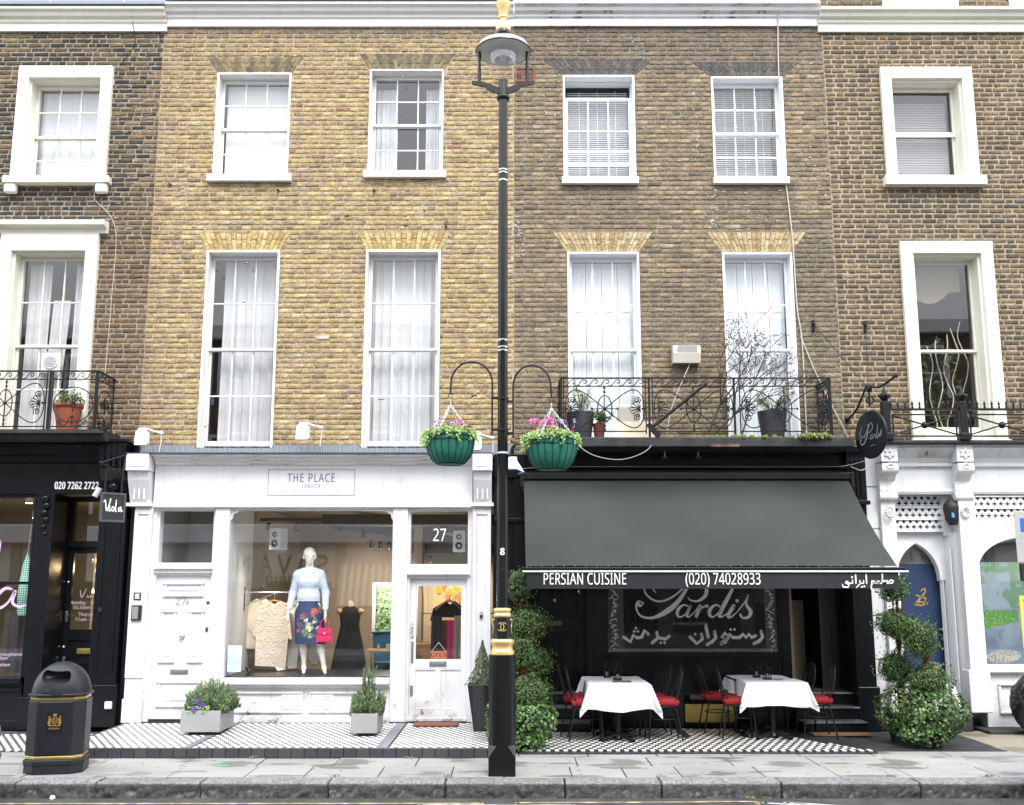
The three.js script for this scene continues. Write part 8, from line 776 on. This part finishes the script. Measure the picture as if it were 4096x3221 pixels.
{ const t = thing('hanging_sign', 'small framed black sign in white script hanging by the boutique door', 'hanging sign', [-5.45, 3.02, 0.82], 0.75); mk('board', [bb(-0.15, 0.15, -0.19, 0.19, -0.015, 0.015, 0.004)], K.blackMatt, t, L); mk('frame', [bb(-0.17, 0.17, 0.17, 0.2, -0.02, 0.025, 0.004), bb(-0.17, 0.17, -0.2, -0.17, -0.02, 0.025, 0.004), bb(-0.17, -0.145, -0.17, 0.17, -0.02, 0.025), bb(0.145, 0.17, -0.17, 0.17, -0.02, 0.025)], M(0.06, 0.06, 0.065, 0.4), t, L); const s = (l) => ribbon(l.map(([x, y]) => [x, y, 0.014])).translate(0, 0, 0.018); mk('lettering', [s([[-0.13, 0.07], [-0.11, 0.09], [-0.085, -0.05], [-0.04, 0.1], [-0.05, 0.11]]), s([[-0.045, 0.02], [-0.05, -0.05], [-0.03, -0.04]]), s([[0.0, 0.015], [-0.02, -0.02], [0.0, -0.05], [0.02, -0.02], [0.0, 0.015]]), s([[0.04, 0.1], [0.035, -0.04], [0.05, -0.05]]), s([[0.11, 0.01], [0.075, -0.01], [0.085, -0.05], [0.11, -0.01], [0.115, -0.05], [0.135, -0.04]])], K.letter, t, { ...L, label: 'white script Viola' });
  mk('hanger_bars', [bb(-0.13, -0.11, 0.2, 0.52, -0.01, 0.01), bb(0.1, 0.12, 0.2, 0.52, -0.01, 0.01), rod([-0.2, 0.6, 0.0], [0.16, 0.74, -0.05], 0.012), rod([-0.2, 0.6, 0.0], [0.3, 0.5, -0.45], 0.012), rod([0.16, 0.74, -0.05], [0.12, 0.5, 0], 0.01), sph(0.022, -0.2, 0.6, 0), sph(0.02, 0.16, 0.76, -0.05), ...[-0.08, 0, 0.08].map((x) => new THREE.TorusGeometry(0.025, 0.007, 5, 10).translate(x, 0.5, 0))], K.iron, t, L); }
{ const t = thing('spotlight', 'small white spotlight beside the boutique hanging sign', 'spotlight', [-5.72, 3.24, 0.7]); mk('lamp_head', [at(cy(0.04, 0.035, 0.13, 0, -0.065, 0, 12), 0, 0, 0, 0, 0, -0.5)], M(0.55, 0.56, 0.57, 0.35), t, L); mk('arm', [rod([0.03, 0.05, 0], [0.05, 0.05, -0.55], 0.012)], K.iron, t, L); }
{ const t = thing('wall_lamp', 'black wall lantern with blue label at the arched doorway', 'lamp', [6.27, 3.02, 0.16]); mk('casing', [lathe([[0.05, -0.2], [0.09, -0.12], [0.115, 0.04], [0.1, 0.1], [0.03, 0.17], [0.001, 0.18]], 14)], K.blackMatt, t, L); mk('label', [bb(-0.04, 0.0, -0.1, -0.03, 0.085, 0.1)], M(0.1, 0.25, 0.6, 0.5), t, L); mk('bracket', [bb(-0.02, 0.02, 0.0, 0.04, -0.2, -0.08)], K.iron, t, L); }
// ---------------------------------------------------------------- balcony pots and plants
function pot(label, x, y, z, r, h, mat, rim) { return single('plant_pot', [lathe([[r * 0.72, 0], [r, h], ...(rim ? [[r * 1.1, h], [r * 1.1, h + 0.05], [r * 0.95, h + 0.05]] : [[r * 0.93, h]]), [r * 0.9, h - 0.04], [0.001, h - 0.04]], 24, x, y, z)], mat, label, 'plant pot'); }
const bk = M(0.035, 0.038, 0.045, 0.5); pot('terracotta pot on the dark house balcony', -6.38, 4.13, 0.3, 0.19, 0.36, K.terracotta, 1); pot('dark plastic bucket at the left end of the restaurant balcony', 0.98, 4.0, 0.38, 0.2, 0.4, bk); pot('small maroon pot beside the left balcony bucket', 1.24, 4.0, 0.4, 0.09, 0.24, M(0.14, 0.03, 0.03, 0.6)); pot('tall dark bucket at the right end of the restaurant balcony', 3.72, 4.0, 0.36, 0.21, 0.42, bk);
function plant(name, label, x, y, z, n, spread, h, size, cols, w = 0.5, stems = 12) { const t = thing(name, label, 'plant', [x, y, z]), st = []; const tips = [...Array(stems)].map(() => [rr(-1, 1) * spread, rr(0.5, 1) * h, rr(-0.6, 0.6) * spread]); tips.forEach((q) => st.push(tube([[q[0] * 0.15, 0, q[2] * 0.15], [q[0] * 0.45, q[1] * 0.6, q[2] * 0.4], q], 0.0035, 8, 4))); mk('stems', st, M(0.13, 0.14, 0.05, 0.8), t, { ...L, kind: 'stuff' }); mk('foliage', [leaves(n, () => { const q = pick(tips), k = Math.sqrt(rnd()); return { p: V3(q[0] * k + rr(-0.05, 0.05), q[1] * k + rr(-0.03, 0.03), q[2] * k + rr(-0.05, 0.05)), n: V3(rr(-1, 1), rr(0, 1), rr(-0.2, 1)), s: size }; }, { color: () => jit(pick(cols), 0.25), w })], leafMat, t, L); return t; }
const gA = [[0.12, 0.2, 0.05], [0.2, 0.3, 0.09], [0.07, 0.13, 0.035]], dry = [[0.22, 0.18, 0.08], [0.12, 0.17, 0.06], [0.28, 0.14, 0.07]];
plant('potted_herb', 'leafy green plant in the terracotta balcony pot', -6.4, 4.46, 0.3, 260, 0.2, 0.3, 0.05, gA); plant('potted_weed', 'straggly tall weed in the left balcony bucket', 1.0, 4.35, 0.38, 300, 0.24, 0.5, 0.045, gA, 0.45, 16); plant('spider_plant', 'grassy plant in the small maroon balcony pot', 1.26, 4.22, 0.42, 150, 0.16, 0.2, 0.11, gA, 0.14, 12); plant('potted_heather', 'feathery green and brown plant in the right balcony bucket', 3.74, 4.38, 0.36, 650, 0.3, 0.34, 0.045, dry.concat(gA), 0.25, 26);
plant('trailing_stonecrop', 'yellowish trailing stonecrop spilling over the right end of the balcony slab', 4.15, 3.98, 0.74, 420, 0.3, 0.06, 0.03, [[0.25, 0.27, 0.07], [0.33, 0.33, 0.12], [0.17, 0.2, 0.06]], 0.8, 14);
plant('window_greenery', 'dark leafy greenery behind the lower right window', 6.5, 4.25, -0.6, 420, 0.42, 1.5, 0.12, [[0.02, 0.045, 0.02], [0.04, 0.08, 0.03], [0.05, 0.09, 0.06]], 0.5, 22);
{ const t = thing('twisted_willow', 'pale twisted willow twigs standing behind the lower right window', 'dried twigs', [6.6, 4.2, -0.42]); mk('twigs', [0, 1, 2, 3, 4].map((i) => tube([...Array(9)].map((_, k) => [-0.25 + i * 0.13 + 0.05 * Math.sin(k * 1.3 + i * 2) , k * (0.17 + 0.012 * i), 0.04 * Math.cos(k * 1.7 + i)]), 0.0095, 50, 5)), M(0.50, 0.45, 0.36, 0.8), t, L); }
{ const t = thing('bare_shrub', 'bare branching shrub with small buds leaning out over the restaurant balcony', 'shrub', [2.75, 4.02, 0.42]), tw = [], bud = []; _s = 314; const grow = (p, d, l, r, dep) => { const q = p.clone().addScaledVector(d, l); tw.push(rod(p.toArray(), q.toArray(), r, 4, r * 0.7)); if (dep > 3) bud.push(...[0, 1].map(() => { const k = rnd(); return at(new THREE.OctahedronGeometry(rr(0.008, 0.014), 0), p.x + (q.x - p.x) * k + rr(-0.012, 0.012), p.y + (q.y - p.y) * k + rr(-0.012, 0.012), p.z + (q.z - p.z) * k); })); if (dep < 6) for (let i = 0; i < (dep < 1 ? 4 : rnd() < 0.5 ? 2 : 3) - (dep > 3 ? 1 : 0); i++) grow(q, d.clone().add(V3(rr(-0.75, 0.75), rr(-0.35, 0.45), rr(-0.5, 0.5))).normalize(), l * rr(0.62, 0.85), r * 0.66, dep + 1); }; grow(V3(0, 0, 0), V3(0.45, 1, 0).normalize(), 0.55, 0.018, 0); grow(V3(0.05, 0, 0), V3(0.85, 0.8, 0.1).normalize(), 0.5, 0.014, 0); grow(V3(0.5, 0.0, 0), V3(0.3, 1, 0.1).normalize(), 0.4, 0.012, 1); mk('branches', tw, M(0.075, 0.055, 0.05, 0.9), t, L); mk('buds', bud, M(0.2, 0.175, 0.15, 0.9), t, { ...L, kind: 'stuff' }); }
single('flagpole', [rod([1.92, 4.12, 0.72], [2.72, 4.76, 0.72], 0.024, 8), at(bx(0.06, 0.24, 0.1), 1.97, 4.1, 0.72, 0, 0, 0.7)], K.iron, 'dark pole slanting across the restaurant balcony railing', 'pole'); single('plastic_sack', [(() => { const g = new RoundedBoxGeometry(0.32, 0.5, 0.14, 4, 0.06), p = g.attributes.position; for (let i = 0; i < p.count; i++) p.setXYZ(i, p.getX(i) * (1 - 0.15 * p.getY(i)) + 0.02 * noise(p.getY(i) * 9, 3), p.getY(i), p.getZ(i) + 0.03 * (fbm(p.getX(i) * 8, p.getY(i) * 8, 3) - 0.5)); g.computeVertexNormals(); return g.translate(1.66, 4.3, 0.25); })()], M(0.48, 0.45, 0.38, 0.5), 'crumpled pale plastic sack standing on the restaurant balcony', 'sack'); single('plywood_board', [at(bx(0.55, 0.3, 0.02), 1.75, 4.13, 0.42, -0.3)], M(0.62, 0.54, 0.40, 0.7), 'light plywood board leaning on the restaurant balcony', 'board');
// ---------------------------------------------------------------- right edge: parking sign, rubbish sack; left edge and right edge: cars
{ const t = thing('parking_sign', 'grey parking payment sign with blue P on a post, at the right edge', 'sign', [5.9, 0, 3.4]); mk('post', [cy(0.04, 0.04, 3.0, 0.02, 0, -0.04, 14)], K.iron, t, L); mk('plate', [bb(-0.31, 0.33, 2.225, 2.79, 0, 0.012, 0.005)], M(0.40, 0.40, 0.395, 0.45), t, L); mk('blue_square', [bb(-0.25, -0.06, 2.56, 2.71, 0.012, 0.015)], M(0.03, 0.12, 0.55, 0.4), t, L); mk('lettering', [text('P', 0.11, FB, { depth: 0.002 }).translate(-0.155, 2.58, 0.015)], K.letter, t, L); mk('lettering', [text('020', 0.035, FR, { depth: 0.001, center: false }).translate(-0.28, 2.48, 0.012), text('0788', 0.035, FR, { depth: 0.001, center: false }).translate(-0.28, 2.4, 0.012), text('quote', 0.03, FR, { depth: 0.001, center: false }).translate(-0.27, 2.35, 0.012), text('with', 0.035, FB, { depth: 0.001, center: false }).translate(-0.22, 2.25, 0.012)], K.grey, t, L); mk('ticket_box', [bb(-0.29, 0.3, 2.02, 2.215, -0.02, 0.03, 0.01)], K.blackMatt, t, L); mk('yellow_plate', [bb(-0.325, 0.3, 1.3, 1.86, 0, 0.012, 0.004)], M(0.72, 0.62, 0.05, 0.45), t, L); mk('notice_print', [bb(-0.3, 0.2, 1.755, 1.76, 0.012, 0.014), bb(-0.3, 0.2, 1.42, 1.425, 0.012, 0.014), ...[...Array(5)].map((_, i) => bb(-0.28, 0.1, 1.48 + i * 0.05, 1.488 + i * 0.05, 0.012, 0.014)), at(new THREE.CircleGeometry(0.03, 14), -0.26, 1.81, 0.0135)], M(0.25, 0.1, 0.2, 0.5), t, L); }
{ const g = new THREE.SphereGeometry(1, 40, 30), p = g.attributes.position; for (let i = 0; i < p.count; i++) { const x = p.getX(i), y = p.getY(i), z = p.getZ(i), n = Math.abs(fbm(Math.atan2(z, x) * 3 + 9, y * 3, 4, 4) - 0.5) * 0.5 + 0.82; p.setXYZ(i, x * n * 0.3 * (y > 0.4 ? 1.25 - 0.6 * y : 1), y * 0.37 * (0.95 + 0.1 * n), z * n * 0.26); } g.computeVertexNormals(); single('rubbish_sack', [g.translate(6.96, 0.42, 0.62)], M(0.012, 0.012, 0.014, 0.22), 'full black rubbish sack against the white shopfront at the right edge', 'rubbish sack'); }
const carProto = (() => { const t = thing('parked_car', 'grey plastic bumper corner of a parked car, at the left edge', 'car', [-4.95, ROAD, 5.25]); const pm = M(0.10, 0.105, 0.11, 0.55, { bumpMap: T.fineB, bumpScale: 0.001 }), prof = [[-0.16, 0.36], [-0.12, 1.0], [-0.5, 1.42], [-2.3, 1.45], [-2.9, 1.0], [-3.8, 0.85], [-3.9, 0.36]], s = new THREE.Shape(prof.map((q) => V2(...q))); mk('body', [new THREE.ExtrudeGeometry(s, { depth: 1.5, bevelEnabled: true, bevelSize: 0.07, bevelThickness: 0.07, bevelSegments: 4, bevelOffset: -0.07 }).translate(0, 0, -0.75)], M(0.06, 0.07, 0.09, 0.25, { clearcoat: 1 }), t, L); mk('bumper', [bb(-0.35, 0.0, 0.6, 0.82, -0.80, 0.8, 0.16), bb(-0.35, 0.0, 0.42, 0.58, -0.81, 0.81, 0.12), bb(-0.4, -0.03, 0.24, 0.41, -0.79, 0.79, 0.1)], pm, t, L); for (const x of [-0.75, -3.2]) for (const z of [-0.74, 0.74]) { const w = mk('wheel', [at(lathe([[0.2, -0.09], [0.3, -0.1], [0.32, -0.06], [0.32, 0.06], [0.3, 0.1], [0.2, 0.09]], 28), x, 0.32, z, Math.PI / 2)], K.rubber, t, L); mk('hub', [at(cy(0.19, 0.19, 0.14, 0, -0.07, 0, 20), x, 0.32, z, Math.PI / 2)], K.steel, w, L); } mk('side_window', [-0.76, 0.76].map((z) => flat([[-0.7, 1.0], [-0.75, 1.3], [-2.2, 1.33], [-2.6, 1.0]], z - 0.006, 0.012)), K.dark, t, L); mk('rear_window', [at(bx(0.02, 0.42, 1.2), -0.34, 1.21, 0, 0, 0, 0.72)], K.dark, t, L); mk('tail_lamp', [-0.66, 0.66].map((z) => bb(-0.2, -0.1, 0.85, 1.0, z - 0.08, z + 0.08, 0.03)), K.red, t, L); return t; })();
dup(carProto, [5.16, ROAD, 5.05], Math.PI, 'dark bumper corner of a vehicle cut off by the right edge');
// small litter and weeds at the kerb
single('litter_scrap', [at(new THREE.IcosahedronGeometry(0.03, 0), -4.63, ROAD + 0.015, 4.02).scale(1, 1, 1)], K.cloth, 'white paper scrap in the gutter near the bin', 'litter'); single('straw_scrap', [bb(-3.3, -3.14, 0.004, 0.008, 2.96, 2.985)], M(0.1, 0.6, 0.25, 0.6), 'bright green scrap lying on the paving slabs', 'litter');
[[-1.85, 3.64], [-0.66, 3.64], [2.4, 4.0], [-0.2, 2.47], [-3.0, 2.46], [3.98, 3.63], [5.0, 3.62], [-1.2, 2.47], [1.55, 3.66]].forEach(([x, z], i) => { const t = thing('kerb_weed', ['tiny weed at kerb joint below the wide concrete trough', 'tiny weed at the kerb joint left of the lamp column', 'tiny weed in the gutter below the right tables', 'tiny weed at the foot of the step beside the lamp', 'tiny weed at the foot of the step by the bin side', 'tiny weed at the kerb joint before the dark paving', 'tiny weed at the kerb joint near the right edge', 'tiny weed at the foot of the step before the shop door', 'tiny weed at the kerb joint before the left tables'][i], 'weed', [x, i === 2 ? ROAD : 0, z], 0, 'weeds in the pavement joints'); mk('foliage', [leaves(22, () => ({ p: V3(rr(-0.05, 0.05), rr(0, 0.025), rr(-0.02, 0.02)), n: V3(rr(-1, 1), 1, 1), s: 0.022 }), { color: () => jit([0.10, 0.14, 0.04], 0.3) })], leafMat, t, L); });

// ---------------------------------------------------------------- terrace across the street, seen in the panes
{ const t = thing('opposite_terrace', 'cream and brick terrace across the street, seen only as reflections in the panes', 'house', [0, 0, 18.7]); const cream = M(0.30, 0.285, 0.26, 0.8), brick = M(0.19, 0.135, 0.085, 0.9, { map: T.brick }), dk = M(0.03, 0.035, 0.04, 0.15), z = 18.7;
  mk('wall', [bb(-40, 40, 3.9, 10.2, z, z + 1)], brick, t); mk('shop_wall', [bb(-40, 40, 0, 1.9, z + 0.05, z + 1)], M(0.07, 0.068, 0.065, 0.6), t); mk('fascia', [bb(-40, 40, 1.9, 3.3, z + 0.02, z + 1)], M(0.72, 0.70, 0.66, 0.8), t); mk('cornice', [bb(-40, 40, 3.3, 3.9, z - 0.3, z + 0.5, 0.05), bb(-40, 40, 10.2, 10.7, z - 0.25, z + 1, 0.05)], K.white, t); const dark = [], fr = [], post = []; for (let x = -38; x < 38; x += 2.6) { for (const [y0, y1] of [[4.3, 6.9], [8, 9.7]]) { dark.push(bb(x - 0.5, x + 0.5, y0, y1, z - 0.03, z - 0.01)); fr.push(bb(x - 0.62, x - 0.5, y0, y1 + 0.1, z - 0.08, z), bb(x + 0.5, x + 0.62, y0, y1 + 0.1, z - 0.08, z), bb(x - 0.5, x + 0.5, y1, y1 + 0.1, z - 0.08, z), bb(x - 0.5, x + 0.5, (y0 + y1) / 2 - 0.03, (y0 + y1) / 2 + 0.03, z - 0.06, z - 0.03)); } dark.push(bb(x - 1.05, x + 1.05, 0.5, 2.1, z + 0.02, z + 0.05)); post.push(bb(x + 1.15, x + 1.45, 1.9, 3.3, z - 0.1, z + 0.02)); }
  mk('window', fr, K.white, t, { kind: 'stuff' }); mk('pane', dark, dk, t, { kind: 'stuff' }); mk('pilaster', post, cream, t, { kind: 'stuff' }); const ink = M(0.05, 0.04, 0.04, 0.6); mk('lettering', [text('SAVANA', 0.42, FR, { space: 0.25, depth: 0.02 }).rotateY(Math.PI).translate(-7.7, 2.35, z), text('STUDIO', 0.18, FB, { space: 0.1, depth: 0.02 }).rotateY(Math.PI).translate(-7.2, 2.05, z), text('WEST', 0.32, FR, { space: 0.3, depth: 0.02 }).rotateY(Math.PI).translate(12.9, 2.75, z)], ink, t);
  const aw = [], st2 = []; for (let i = 0; i < 16; i++) (i % 2 ? aw : st2).push(at(bx(0.11, 1.5, 0.03), -5.4 + i * 0.11, 2.0, z - 0.5, 0.5)); mk('awning', aw, K.cream, t, { kind: 'stuff' }); mk('awning_stripe', st2, M(0.4, 0.36, 0.3, 0.8), t, { kind: 'stuff' }); }
renderer.render(scene, camera);
